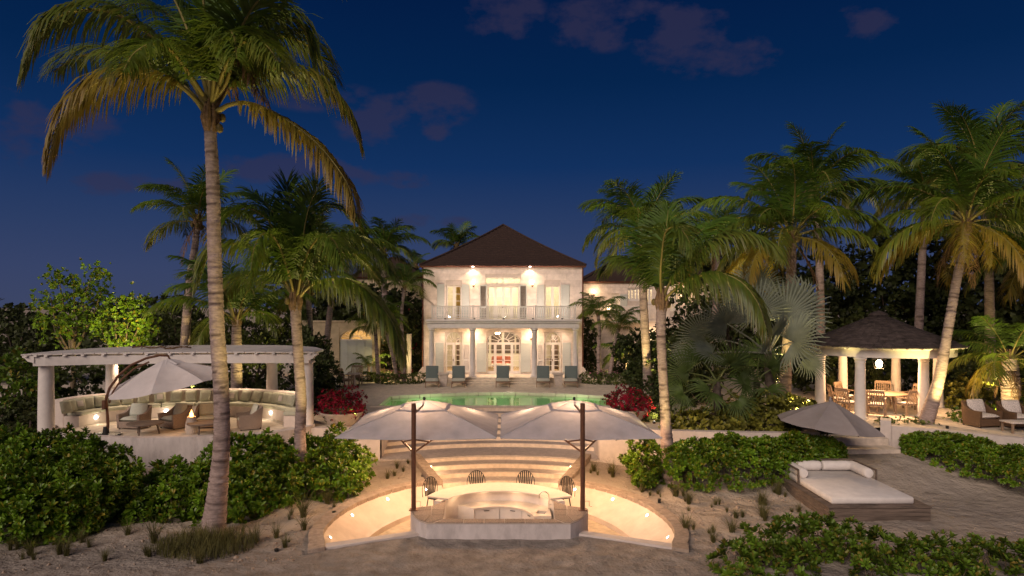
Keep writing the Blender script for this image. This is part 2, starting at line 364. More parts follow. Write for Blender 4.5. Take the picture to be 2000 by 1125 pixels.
def glass(name, tint=(1, 1, 1), ior=1.35, bump=0, rough=0.0, fscale=1.0):
    m = bpy.data.materials.new(name); m.use_nodes = True; t = m.node_tree; t.nodes.clear()
    fr = N(t, 'ShaderNodeFresnel'); fr.inputs['IOR'].default_value = ior
    tr = N(t, 'ShaderNodeBsdfTransparent'); tr.inputs[0].default_value = (*tint, 1)
    gl = N(t, 'ShaderNodeBsdfGlossy'); gl.inputs['Roughness'].default_value = rough
    mx = N(t, 'ShaderNodeMixShader'); o = N(t, 'ShaderNodeOutputMaterial')
    t.links.new(fr.outputs[0], mx.inputs[0]); t.links.new(tr.outputs[0], mx.inputs[1]); t.links.new(gl.outputs[0], mx.inputs[2]); t.links.new(mx.outputs[0], o.inputs[0])
    if bump:
        co = N(t, 'ShaderNodeTexCoord'); nz = N(t, 'ShaderNodeTexNoise'); nz.inputs['Scale'].default_value = 1.4; nz.inputs['Detail'].default_value = 2
        t.links.new(co.outputs['Object'], nz.inputs['Vector'])
        bp = N(t, 'ShaderNodeBump'); bp.inputs['Strength'].default_value = bump; bp.inputs['Distance'].default_value = 0.02
        t.links.new(nz.outputs['Fac'], bp.inputs['Height']); t.links.new(bp.outputs[0], gl.inputs['Normal']); t.links.new(bp.outputs[0], fr.inputs['Normal'])
    return m
m_glass = glass('window_glass', (0.95, 0.95, 0.92))
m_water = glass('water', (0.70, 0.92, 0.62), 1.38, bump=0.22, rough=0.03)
# ================================================================== GROUND, TERRACE, POOL, PIT
C17 = 17.9
def arc(c, r, a0, a1, n):                      # angles from +y, clockwise positive to +x
    return [(c[0]+r*math.sin(R(a0+(a1-a0)*i/n)), c[1]+r*math.cos(R(a0+(a1-a0)*i/n))) for i in range(n+1)]
def pit_pt(t, inset=0.0):                      # t degrees from +x counter-clockwise
    c, s_ = math.cos(R(t)), math.sin(R(t)); ry = 5.0 if s_ > 0 else 3.6
    return ((4.38-inset)*c, 17.4+(ry-inset)*s_)
LC = (-11.3, 24.2)
def lounge_pt(t, rx=4.7, rf=2.5, rb=3.4):
    c, s_ = math.cos(R(t)), math.sin(R(t)); return (LC[0]+rx*c, LC[1]+(rb if s_ > 0 else rf)*s_)
XL, XR = -4.24, 3.43
def clip_arc(r, xl=XL, xr=XR, n=28):
    a0 = math.degrees(math.asin(xl/r)); a1 = math.degrees(math.asin(xr/r)); return arc((0, C17), r, a0, a1, n)
top_arc = clip_arc(11.0)
wall_r1 = [(3.43, 23.7), (4.5, 23.2), (5.65, 22.75), (7.87, 22.45), (9.7, 22.35), (10.2, 22.45)]
wall_r2 = [(13.5, 23.85), (14.94, 22.84), (16.4, 21.5), (18.0, 20.3), (21, 19.2)]
lounge_front = [lounge_pt(t) for t in range(180, 361, 9)]
terrace_outline = ([(-45, 66), (-45, 25.6), (-16.0, 25.6)] + lounge_front + [(-6.4, 23.95), (XL, 23.9)] + top_arc + wall_r1 +
                   [(10.2, 24.1), (13.5, 24.1)] + wall_r2 + [(45, 17), (45, 66)])
pool_pts = [(-5.3, 29.3), (5.05, 29.3), (5.05, 32.5)] + [(5.05-10.35*i/16, 32.5+1.35*math.sin(math.pi*i/16)) for i in range(1, 16)] + [(-5.3, 32.5)]
def inside(poly, x, y):
    r = np.zeros(x.shape, bool); n = len(poly)
    for i in range(n):
        x1, y1 = poly[i]; x2, y2 = poly[(i+1) % n]
        if y1 == y2: continue
        r ^= ((y1 > y) != (y2 > y)) & (x < (x2-x1)*(y-y1)/(y2-y1)+x1)
    return r
def ground_z(x, y):
    x = np.asarray(x, float); y = np.asarray(y, float)
    mid = 0.36*smooth01(y, 18.5, 23.6)
    left = 0.55*smooth01(y, 17.3, 22.5); right = 0.72*smooth01(y, 19.8, 23.0)
    b = np.where(x < 0, mid+(left-mid)*smooth01(-x, 4.2, 7), mid+(right-mid)*smooth01(x, 4.2, 8))
    dune = np.where(x < 0, smooth01(-x, 4.6, 5.6)*smooth01(y, 15.6, 17.0), smooth01(x, 4.6, 5.4)*(1-smooth01(x, 8.0, 9.0))*smooth01(y, 15.0, 16.5))
    b = b + mesh_noise(x*2.1, y*2.1, 3)*(0.030+0.060*dune) + mesh_noise(x*6.0, y*6.0, 9)*(0.016+0.024*dune)
    b = np.where((np.abs(x) < 4.9) & (y > 15.2), np.minimum(b, 0.01+0.34*smooth01(y, 21.8, 25.0)), b)
    return b
def gz(x, y): return float(ground_z(np.array([x]), np.array([y]))[0])
def gpt(px, py):
    z = 0.2
    for _ in range(12):
        X, D = gp(px, py, z); z = gz(X, D)
    return X, D, z
def make_ground():
    far = lambda a, n: list(np.geomspace(0.4, a, n))
    xs = np.array(sorted([-19.0-v for v in far(2500, 26)] + list(np.arange(-19, 19.01, 0.13)) + [19.0+v for v in far(2500, 26)]))
    ys = np.array(sorted([9.0-v for v in far(80, 10)] + list(np.arange(9, 25.6, 0.13)) + [25.6+v for v in far(4500, 34)]))
    X, Y = np.meshgrid(xs, ys); Z = ground_z(X, Y)
    hole = [pit_pt(t, -0.16) for t in range(201, 117, -4)] + arc((0, C17), 6.6, -25, -25, 1)[:1] + [(-2.78, 24.6), (XL, 23.9), (XL, 26), (XR, 26), (XR, 23.7), (2.78, 24.6)] + [arc((0, C17), 6.6, 25, 25, 1)[0]] + [pit_pt(t, -0.16) for t in range(63, -22, -4)] + [(2.1, 17.05), (1.9, 16.75), (-1.9, 16.75), (-2.1, 17.05)]
    inh = inside(hole, X, Y)
    inner = inside(terrace_outline, X, Y) & inside(terrace_outline, X+0.15, Y-0.15) & inside(terrace_outline, X-0.15, Y-0.15)
    Z = np.where(inner, -0.8, Z)
    Z = np.where((Y > 66), 1.25, Z); Z = np.where((np.abs(X) > 45.2) & (Y > 24), 0.9, Z)
    nx, ny = len(xs), len(ys)
    idx = np.arange(nx*ny).reshape(ny, nx)
    q = np.stack([idx[:-1, :-1], idx[:-1, 1:], idx[1:, 1:], idx[1:, :-1]], -1).reshape(-1, 4)
    keep = ~(inh.ravel()[q].any(1)); q = q[keep]
    du = np.where(X < 0, smooth01(-X, 4.4, 5.3)*smooth01(Y+0.12*np.abs(X+8), 16.1, 17.4), smooth01(X, 4.4, 5.2)*(1-0.5*smooth01(X, 8.0, 9.2))*smooth01(Y, 15.2, 16.6))
    du = np.maximum(du, smooth01(Y, 19.5, 21.5)*(np.abs(X) < 5)); du = np.clip(du*(0.8+0.35*mesh_noise(X*3, Y*3, 21)), 0, 1)
    o = np_mesh('sand_ground', np.stack([X.ravel(), Y.ravel(), Z.ravel()], 1), q, m_sand, kind='structure', smooth=True, attr=du.ravel())
make_ground()

fill(terrace_outline, [pool_pts], TZ, 'pool_terrace', m_terr, kind='structure')
# pool
basin = MB(); n = len(pool_pts)
basin.add([(p[0], p[1], TZ-0.155) for p in pool_pts]+[(p[0], p[1], 0.15) for p in pool_pts], [(i, n+i, n+(i+1) % n, (i+1) % n) for i in range(n)]+[tuple(n+i for i in range(n))])
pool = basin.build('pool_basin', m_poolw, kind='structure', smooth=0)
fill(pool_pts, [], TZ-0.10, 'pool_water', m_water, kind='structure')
def offset_poly(poly, d):
    out_ = []; n = len(poly)
    for i in range(n):
        a = Vector(poly[i-1]); b = Vector(poly[i]); c = Vector(poly[(i+1) % n])
        n1_ = Vector(((b-a).y, -(b-a).x)).normalized(); n2_ = Vector(((c-b).y, -(c-b).x)).normalized()
        m_ = (n1_+n2_).normalized(); out_.append(tuple(b+m_*(d/max(0.4, m_.dot(n1_)))))
    return out_
def coping_run(inner, outer, z0, z1, L, mat, parent, name='coping_stone', gap=0.012, wob=0.006, lab=None):
    """a row of single stones between two matching polylines"""
    inner = [Vector(p) for p in inner]; outer = [Vector(p) for p in outer]
    cum = [0]
    for a, b in zip(outer, outer[1:]): cum.append(cum[-1]+(b-a).length)
    def at(poly, s):
        for i in range(len(cum)-1):
            if s <= cum[i+1] or i == len(cum)-2:
                t = (s-cum[i])/max(1e-6, cum[i+1]-cum[i]); return poly[i].lerp(poly[i+1], t)
    s = 0
    while s < cum[-1]-0.05:
        e = min(cum[-1], s+L*rnd.uniform(0.85, 1.15))
        if cum[-1]-e < L*0.4: e = cum[-1]
        k = max(1, int((e-s)/0.3)); ss = [s+gap/2+(e-s-gap)*i/k for i in range(k+1)]
        w = rnd.uniform(-wob, wob)
        poly = [at(outer, v) for v in ss]+[at(inner, v) for v in reversed(ss)]
        MB().prism([tuple(p) for p in poly], z0 if not callable(z0) else z0(s), (z1 if not callable(z1) else z1((s+e)/2))+w).build(name, mat, parent, bevel=0.012, smooth=30)
        s = e
pc = T('pool_coping', 'pale stone coping edging the green lit swimming pool', 'pool edge', (0, 29, TZ)); 
pin = pool_pts+[pool_pts[0]]; pout = offset_poly(pool_pts, 0.32); pout = pout+[pout[0]]
coping_run(pin, pout, TZ-0.16, TZ+0.035, 0.62, m_counter, pc)
for x in (-3.4, 0.0, 3.4):
    lamp('POINT', (x, 32.3, 0.75), 34, (0.80, 1.0, 0.62), 0.12, name='pool_lamp')

# steps
steps = T('stone_steps', 'curved stone steps rising from the bar pit to the pool', 'steps', (0, 24, 0)); steps['kind'] = 'structure'
lower = [(3.9, -0.5), (4.4, -0.34), (4.9, -0.18), (5.44, -0.02), (5.96, 0.14)]
for (r, z), r2 in zip(lower, [4.4, 4.9, 5.44, 5.96, 6.55]):
    a = 25.0
    poly = arc((0, C17), r, -a, a, 24)+arc((0, C17), r2+0.05, a, -a, 24)
    st = MB().prism(poly, -0.9, z-0.018).build('step', m_riser, steps, smooth=20)
    MB().prism(arc((0, C17), r-0.012, -a, a, 24)+arc((0, C17), r2+0.02, a, -a, 24), z-0.018, z).build('tread', m_tread, st, bevel=0.01, smooth=20)
land = arc((0, C17), 6.55, -25, 25, 24)+[(XR, 23.7)]+list(reversed(clip_arc(8.05)))+[(XL, 23.75)]
st = MB().prism(land, -0.9, 0.255).build('landing', m_riser, steps, smooth=20)
MB().prism(arc((0, C17), 6.525, -25, 25, 24)+[(XR, 23.68)]+list(reversed(clip_arc(8.02)))+[(XL, 23.73)], 0.255, 0.30).build('tread', m_tread, st, bevel=0.01, smooth=20)
for k in range(1, 7):
    r = 8.0+0.5*(k-1); z = 0.3+0.15*k
    poly = clip_arc(r)+list(reversed(clip_arc(r+0.55)))
    st = MB().prism(poly, 0.0, z-0.018).build('step', m_riser, steps, smooth=20)
    MB().prism(clip_arc(r-0.012)+list(reversed(clip_arc(r+0.52))), z-0.018, z).build('tread', m_tread, st, bevel=0.01, smooth=20)
MB().prism(top_arc+[(XR, 29.0), (XL, 29.0)], 0.9, TZ-0.006).build('step', m_riser, steps, smooth=20)
for sx, nm in ((-1, 'left'), (1, 'right')):
    ck = T('cheek_wall', f'sloping stone kerb along the {nm} side of the lower steps', 'kerb', (sx*2.4, 23, 0))
    d0 = Vector((sx*math.sin(R(25)), math.cos(R(25)))); nrm = Vector((sx*d0.y, -sx*d0.x)) if sx > 0 else Vector((-d0.y, d0.x))
    if nrm.x*sx < 0: nrm = -nrm
    for i in range(4):
        r0, r1 = 4.35+0.6*i, 4.35+0.6*(i+1)-0.012
        z0, z1 = 0.05+0.105*i, 0.05+0.105*(i+1)-0.004
        pa, pb = Vector((0, C17))+d0*r0, Vector((0, C17))+d0*r1
        o1, o2 = pa+nrm*0.34, pb+nrm*0.34
        b = MB(); b.add([(*pa, -0.9), (*pb, -0.9), (*o2, -0.9), (*o1, -0.9), (*pa, z0), (*pb, z1), (*o2, z1+0.01), (*o1, z0+0.01)],
                        [(0,3,2,1),(4,5,6,7),(0,1,5,4),(1,2,6,5),(2,3,7,6),(3,0,4,7)]); b.build('coping_stone', m_stone, ck, bevel=0.012, smooth=30)
for sx in (-1, 1):  # unseen kerb lights, added for the glow on the lower steps
    for r_, z_ in ((4.66, -0.10), (5.7, 0.22)):
        p = Vector((0, C17))+Vector((sx*math.sin(R(24.6)), math.cos(R(24.6))))*r_
        MB().cbox((p.x, p.y, z_-0.03), (0.05, 0.12, 0.06)).build('added_kerb_light', m_lampglow, steps)
        lamp('POINT', (p.x-sx*0.22, p.y-0.06, z_+0.08), 9, (1.0, 0.64, 0.34), 0.06, name='kerb_lamp')
# pit walls, coping, lights, floor
fill([pit_pt(t, 0.0) for t in range(201, -22, -4)]+[(2.2, 16.9), (-2.2, 16.9)], [], -0.68, 'pit_floor', m_pitfl, kind='structure')
prof = [(-0.02, 0.0), (0.0, -0.04), (0.70, -0.50), (0.74, -0.53), (0.82, -0.54), (0.83, -0.69)]
for (a0, a1), nm, ts in (((201, 116), 'left', (187, 163.5, 142.5, 123.5)), ((-21, 64), 'right', (-7, 16.5, 37.5, 56.5))):
    pw = T('pit_wall', f'smooth sloping plaster wall round the {nm} half of the sunken bar', 'wall', (0, 17.4, 0))
    nn = 40; V = []; Fc = []
    for i in range(nn+1):
        t = a0+(a1-a0)*i/nn
        for ins, z in prof: V.append((*pit_pt(t, ins), z+0.0*i))
    k = len(prof)
    for i in range(nn):
        for j in range(k-1): Fc.append((i*k+j, i*k+j+1, (i+1)*k+j+1, (i+1)*k+j))
    b = MB(); b.add(V, Fc); b.build('plaster_bank', m_pit, pw, smooth=50)
    inn = [pit_pt(a0+(a1-a0)*i/nn, 0.0) for i in range(nn+1)]; outp = [pit_pt(a0+(a1-a0)*i/nn, -0.36) for i in range(nn+1)]
    coping_run(inn, outp, -0.12, 0.075, 0.52, m_stone, pw)
    for t in ts:
        p = Vector((*pit_pt(t, 0.14), -0.135)); c = Vector((0, 17.8, -0.1)); dn = (c-p).normalized(); up = Vector((0, 0, 1))
        nrm = (dn+up*1.1).normalized()
        M4 = nrm.to_track_quat('Z', 'Y').to_matrix()
        f = MB().lathe([(0, 0), (0.062, 0), (0.062, 0.018), (0.042, 0.022), (0.042, 0.010), (0, 0.010)], (0, 0, 0), 14); f.v = [tuple(p+M4 @ Vector(v)) for v in f.v]; f = f.build('wall_light', m_white, pw)
        g = MB().lathe([(0, 0.016), (0.040, 0.015)], (0, 0, 0), 12); g.v = [tuple(p+M4 @ Vector(v)) for v in g.v]; g.build('lens', m_ledglow, f)
        lamp('POINT', p+nrm*0.30, 0.9, (1.0, 0.62, 0.30), 0.05, name='wall_light_lamp')
for sx, nm in ((-1, 'left'), (1, 'right')):
    fw = T('front_kerb', f'low plaster kerb between sand and pit {nm} of the bar', 'kerb', (sx*3, 16.5, 0))
    a = Vector((sx*4.12, 16.02)); b = Vector((sx*1.95, 17.02)); dn = (b-a).normalized(); nr = Vector((-dn.y, dn.x))
    if nr.y > 0: nr = -nr
    MB().prism([tuple(a), tuple(b), tuple(b+nr*0.28), tuple(a+nr*0.28)][::sx if sx > 0 else -1], -0.9, 0.055).build('kerb_top', m_plaster, fw, bevel=0.015)
    e = Vector(pit_pt(201 if sx < 0 else -21, 0)); e2 = Vector(pit_pt(201 if sx < 0 else -21, -0.40))
    MB().prism([tuple(e), tuple(e2), tuple(e2+Vector((-sx*0.12, -0.42))), tuple(e+Vector((-sx*0.1, -0.40)))], -0.2, 0.08).build('end_stone', m_stone, fw, bevel=0.015)

# retaining walls
def wall_along(pts, th, z0, z1, name, label, mat, top=None, cat='wall'):
    t = T(name, label, cat, (pts[len(pts)//2][0], pts[len(pts)//2][1], z0))
    ol = []; n = len(pts)
    for i, p in enumerate(pts):
        a = Vector(pts[max(i-1, 0)]); b = Vector(pts[min(i+1, n-1)]); dd = (b-a).normalized(); ol.append(tuple(Vector(p)+Vector((-dd.y, dd.x))*th))
    q = MB()
    for i in range(n-1):
        q.prism([pts[i], pts[i+1], ol[i+1], ol[i]], z0, z1)
    q.build('wall_face', mat, t, smooth=30, merge=True)
    return t, ol
wt, _ = wall_along([(-6.7, 23.86), (XL+0.01, 23.86)], 0.32, -0.4, TZ+0.02, 'retaining_wall', 'short white plaster wall left of the curved steps', m_plaster)
MB().box(XL-0.32, XL+0.01, 23.87, 28.3, -0.4, TZ+0.015).build('return_wall', m_plaster, wt)
wt, ol = wall_along(wall_r1, 0.30, -0.4, TZ+0.13, 'retaining_wall', 'low white curved wall between sea grape bush and round hedge', m_plaster)
MB().box(XR-0.01, XR+0.3, 23.95, 28.5, -0.4, TZ+0.015).build('return_wall', m_plaster, wt)
MB().prism([(10.2, 22.45), (10.5, 22.45), (10.5, 24.2), (10.2, 24.2)], 0, TZ+0.13).build('end_pier', m_plaster, wt)
px_, py_ = wx(1207, 23.5), 23.44
st = T('stand_pipe', 'grey standpipe with tap on the white wall right of the steps', 'pipe', (px_, py_, 0.3))
MB().tube([(px_, py_, 0.3), (px_, py_, 1.25)], 0.018, 8).build('pipe', m_steel, st)
MB().tube([(px_-0.1, py_-0.03, 1.12), (px_+0.06, py_-0.03, 1.12), (px_-0.1, py_-0.03, 1.04)], 0.02, 6).build('tap', m_black, st)
wt, ol = wall_along(wall_r2, 0.30, -0.2, TZ+0.12, 'retaining_wall', 'low white curved wall behind the clipped hedge by wicker armchairs', m_plaster)
MB().prism([(13.2, 23.75), (13.5, 23.62), (13.75, 24.05), (13.5, 24.3)], 0.2, TZ+0.32).build('end_pier', m_plaster, wt)
gs = T('garden_steps', 'two shallow stone steps leading up to the round pavilion', 'steps', (11.9, 23.3, 0.6)); gs['kind'] = 'structure'
for i, (d, z) in enumerate(((22.75, 0.86), (23.45, 1.10))):
    MB().box(10.5+0.02*i, 13.35-0.01*i, d, 24.2, 0.2, z).build('step', m_riser, gs, bevel=0.03)
wall_along(lounge_front, 0.30, -0.4, TZ+0.10, 'retaining_wall', 'weathered white curved wall below the round seating lounge', m_plaster_w)

# ================================================================== BAR
bar = T('outdoor_bar', 'curved sunken outdoor bar with stone rim and sink', 'bar', (0, 17.5, 0))
q = MB()
L_out = [(-1.73, 16.46), (-1.93, 16.66), (-2.10, 16.95), (-2.22, 17.28), (-2.30, 17.68)]
def mir(p): return [(-x, y) for x, y in reversed(p)]
left_block = [(-1.37, 16.80)]+[(-1.73, 16.46)]+L_out[1:]+[(-1.78, 17.92), (-1.45, 18.40)]
q.prism([(-1.73, 16.46), (1.73, 16.46), (1.37, 16.80), (-1.37, 16.80)], -0.8, 0.36)
q.prism(left_block[::-1], -0.8, 0.36); q.prism([(-x, y) for x, y in left_block], -0.8, 0.36)
q.build('base_wall', m_plaster_w, bar, smooth=25)
def tile(poly): 
    c = Vector((sum(p[0] for p in poly)/len(poly), sum(p[1] for p in poly)/len(poly)))
    pp = [tuple(c+(Vector(p)-c)*(1-0.012/max(0.05, (Vector(p)-c).length))) for p in poly]
    b = MB().prism(pp, 0.372, 0.398+rnd.uniform(-0.002, 0.002)); b.build('stone_tile', m_tile, bar, bevel=0.006)
g = MB(); g.prism([(-1.725, 16.465), (1.725, 16.465), (1.375, 16.795), (-1.375, 16.795)], 0.36, 0.385); g.prism([(x*0.999, y) for x, y in left_block[::-1]], 0.36, 0.385); g.prism([(-x*0.999, y) for x, y in left_block], 0.36, 0.385)
g.build('grout_bed', m_grout, bar, smooth=0)
xs_ = [-1.36, -0.86, -0.36, 0.14, 0.64, 1.10, 1.36]
for a, b_ in zip(xs_, xs_[1:]): tile([(a-0.2*(a == -1.36), 16.47), (b_+0.2*(b_ == 1.36), 16.47), (b_, 16.79), (a, 16.79)])
for s in (-1, 1):
    for poly in ([(1.38, 16.81), (1.60, 16.50), (1.73, 16.50), (1.80, 16.55), (1.70, 17.10), (1.38, 17.10)], [(1.38, 17.10), (1.70, 17.10), (1.74, 17.55), (1.40, 17.55)], [(1.40, 17.55), (1.74, 17.55), (1.76, 17.93), (1.46, 18.38)],
                 [(1.80, 16.57), (1.93, 16.68), (2.10, 16.97), (2.12, 17.05), (1.70, 17.10)], [(1.70, 17.10), (2.12, 17.05), (2.21, 17.30), (2.24, 17.45), (1.74, 17.52)], [(1.74, 17.53), (2.24, 17.46), (2.285, 17.67), (1.78, 17.90)]):
        tile([(s*x, y) for x, y in (poly if s > 0 else poly[::-1])])
def sector(c, r0, r1, a0, a1, n=30): return arc(c, r0, a0, a1, n)+arc(c, r1, a1, a0, n)
c1, c2 = (0, 17.93), (0, 17.45)
ctop = arc(c1, 2.07, -72.3, 72.3, 40)+arc(c2, 1.62, 58.4, -58.4, 36)
MB().prism(ctop[::-1], 0.425, 0.468).build('bar_top', m_counter, bar, bevel=0.008, smooth=25)
MB().prism(sector((0, 17.6), 1.66, 1.86, -70, 70)[::-1], -0.75, 0.425).build('counter_wall', m_plaster, bar, smooth=25)
wk_in, _L = [], 0
ctrl = [(-0.70, 18.49), (-0.35, 18.63), (0.0, 18.68), (0.35, 18.60), (0.63, 18.40), (0.80, 18.12), (0.90, 17.82)]
for i in range(len(ctrl)-1):
    p0 = ctrl[max(0, i-1)]; p1 = ctrl[i]; p2 = ctrl[i+1]; p3 = ctrl[min(len(ctrl)-1, i+2)]
    for k in range(5):
        t_ = k/5; wk_in.append(tuple(0.5*(2*p1[j]+(-p0[j]+p2[j])*t_+(2*p0[j]-5*p1[j]+4*p2[j]-p3[j])*t_*t_+(-p0[j]+3*p1[j]-3*p2[j]+p3[j])*t_**3) for j in (0, 1)))
wk_in.append(ctrl[-1])
wt_out = [(-1.18, 18.80)]+arc(c2, 1.84, -38, 38, 30)+[(1.36, 18.60), (1.36, 17.82)]+wk_in[::-1]
sink_h = [(0.95, 18.03), (1.20, 17.98), (1.27, 18.22), (1.02, 18.32)]
fill(wt_out, [sink_h], 0.15, 'worktop', m_counter, parent=None)
wk = bpy.data.objects['worktop']; wk.parent = bar; wk.location = -bar.location
e = wk_in+[(1.36, 17.82)]; ne = len(e)
ed = MB(); ed.add([(*p, 0.15) for p in e]+[(*p, 0.10) for p in e], [(i, i+1, ne+i+1, ne+i) for i in range(ne-1)]); ed.build('worktop_edge', m_counter, bar, smooth=30)
sk = MB(); k = len(sink_h); sk.add([(*p, 0.149) for p in sink_h]+[(*p, -0.02) for p in sink_h], [(i, (i+1) % k, k+(i+1) % k, k+i) for i in range(k)]+[(4, 5, 6, 7)]); sk.build('sink', m_planter, bar, smooth=0)
for i0, i1 in ((0, 10), (10, 19), (19, 29)):
    seg = [Vector(wk_in[i]) for i in range(i0, i1+1)]
    def offs(d): 
        o_ = []
        for i, p in enumerate(seg):
            dd = (seg[min(i+1, len(seg)-1)]-seg[max(i-1, 0)]).normalized(); q_ = p+Vector((-dd.y, dd.x))*d
            if i == 0: q_ = q_+dd*0.006
            if i == len(seg)-1: q_ = q_-dd*0.006
            o_.append(tuple(q_))
        return o_
    dr = MB().prism(offs(0.03)+offs(0.07)[::-1], -0.6, 0.095).build('cabinet_door', m_cab, bar, smooth=25)
    m_ = len(seg)//2; hp = offs(0.012)[m_-1:m_+2]
    MB().tube([(*p, 0.045) for p in hp], 0.011, 6).build('handle', m_black, dr)
MB().prism([(-0.67, 18.52), (-1.12, 18.82), (-1.15, 18.79), (-0.70, 18.49)], -0.7, 0.148).build('side_panel', m_cab, bar)
MB().prism([(0.92, 17.84), (1.36, 17.84), (1.36, 17.87), (0.92, 17.87)], -0.7, 0.10).build('side_panel', m_cab, bar)
fx, fy = 1.33, 18.42
fp = [(fx, fy, 0.15), (fx, fy, 0.50)]+[(fx-0.13+0.13*math.cos(R(a)), fy-0.03*math.sin(R(a)), 0.50+0.13*math.sin(R(a))) for a in range(20, 181, 20)]+[(fx-0.26, fy, 0.44)]
fa = MB().tube(fp, 0.013, 8).build('tap', m_steel, bar); MB().tube([(fx+0.0, fy, 0.26), (fx+0.07, fy-0.02, 0.29)], 0.010, 6).build('lever', m_steel, fa)
for a in (-46, -16, 16, 46):
    p = arc(c2, 1.60, a, a, 1)[0]; lamp('POINT', (p[0], p[1]-0.02, 0.36), 1.8, (1, 0.66, 0.36), 0.06, name='bar_strip_lamp')

def make_stool():
    t = T('bar_stool', None, 'bar stool', group='bar stools at the counter')
    s = MB().lathe([(0.0, 0.80), (0.20, 0.805), (0.215, 0.785), (0.20, 0.765), (0.0, 0.765)], (0, 0, 0), 18).build('seat', m_black, t)
    for sx in (-1, 1):
        for sy in (-1, 1): MB().tube([(sx*0.13, sy*0.13, 0.77), (sx*0.22, sy*0.22, 0)], [0.018, 0.014], 6).build('leg', m_black, t)
    MB().tube([(0.18*math.cos(R(a)), 0.18*math.sin(R(a)), 0.3) for a in range(0, 361, 24)], 0.011, 6).build('foot_ring', m_black, t)
    hoop = [(0.28*math.sin(R(a)), 0.22, 0.98+0.36*math.cos(R(a)) if abs(a) < 90 else 0.98-(abs(a)-90)/20*0.19) for a in range(-110, 111, 10)]
    MB().tube(hoop, 0.010, 6).build('hoop', m_black, t)
    for i in range(8):
        u = -1+2*(i+0.5)/8; xt = 0.26*u; zt = 0.98+0.36*math.sqrt(max(0, 1-(xt/0.28)**2))
        MB().cbox((xt*0.83, 0.205, (0.80+zt)/2), (0.034, 0.012, zt-0.80), Matrix.Rotation(R(9)*u, 3, 'Y')).build('slat', m_black, t)
    return t
st0 = make_stool()
for i, (px, D) in enumerate(((849, 19.75), (933, 20.45), (1023, 20.45), (1099, 19.8))):
    X = wx(px, D); a = math.atan2(X, D-17.9)
    o = st0 if i == 0 else dup(st0)
    put(o, (X, D, -0.68), -a)
    o['label'] = ['black spindle back bar stool at the left end of the counter', 'black spindle back bar stool second from the left end of the counter', 'black spindle back bar stool third from the left, by the tap', 'black spindle back bar stool at the right end of the counter'][i]

# ================================================================== BAR UMBRELLAS
def canopy_square(x0, x1, y0, y1, z, peak, cx, cy, r0, n=30):
    """four sagging panels from hem to a square vent ring"""
    b = MB(); cs = [(x0, y0), (x1, y0), (x1, y1), (x0, y1)]; rc = [(cx-r0, cy-r0), (cx+r0, cy-r0), (cx+r0, cy+r0), (cx-r0, cy+r0)]
    for k in range(4):
        a, b2 = cs[k], cs[(k+1) % 4]; c, d2 = rc[k], rc[(k+1) % 4]; m = 12; vs = []
        for i in range(m+1):
            t = i/m
            for j in range(n+1):
                u = j/n; ex = (a[0]+(b2[0]-a[0])*u, a[1]+(b2[1]-a[1])*u); ix = (c[0]+(d2[0]-c[0])*u, c[1]+(d2[1]-c[1])*u)
                sag = 0.10*math.sin(math.pi*u)*(1-t)**0.8+0.05*math.sin(math.pi*t)*math.sin(math.pi*u)
                hz = z+(peak-z)*(t**0.9)
                vs.append((ex[0]+(ix[0]-ex[0])*t, ex[1]+(ix[1]-ex[1])*t, hz-sag*0.45+(0.010*math.sin(u*19+k*2+3*t)+0.007*math.sin(u*47-5*t+k))*(1-t)*math.sin(math.pi*u)**0.5+0.012*math.sin(t*26+k)*abs(2*u-1)**3*(1-t)))
        b.add(vs, [(i*(n+1)+j, i*(n+1)+j+1, (i+1)*(n+1)+j+1, (i+1)*(n+1)+j) for i in range(m) for j in range(n)])
    return b
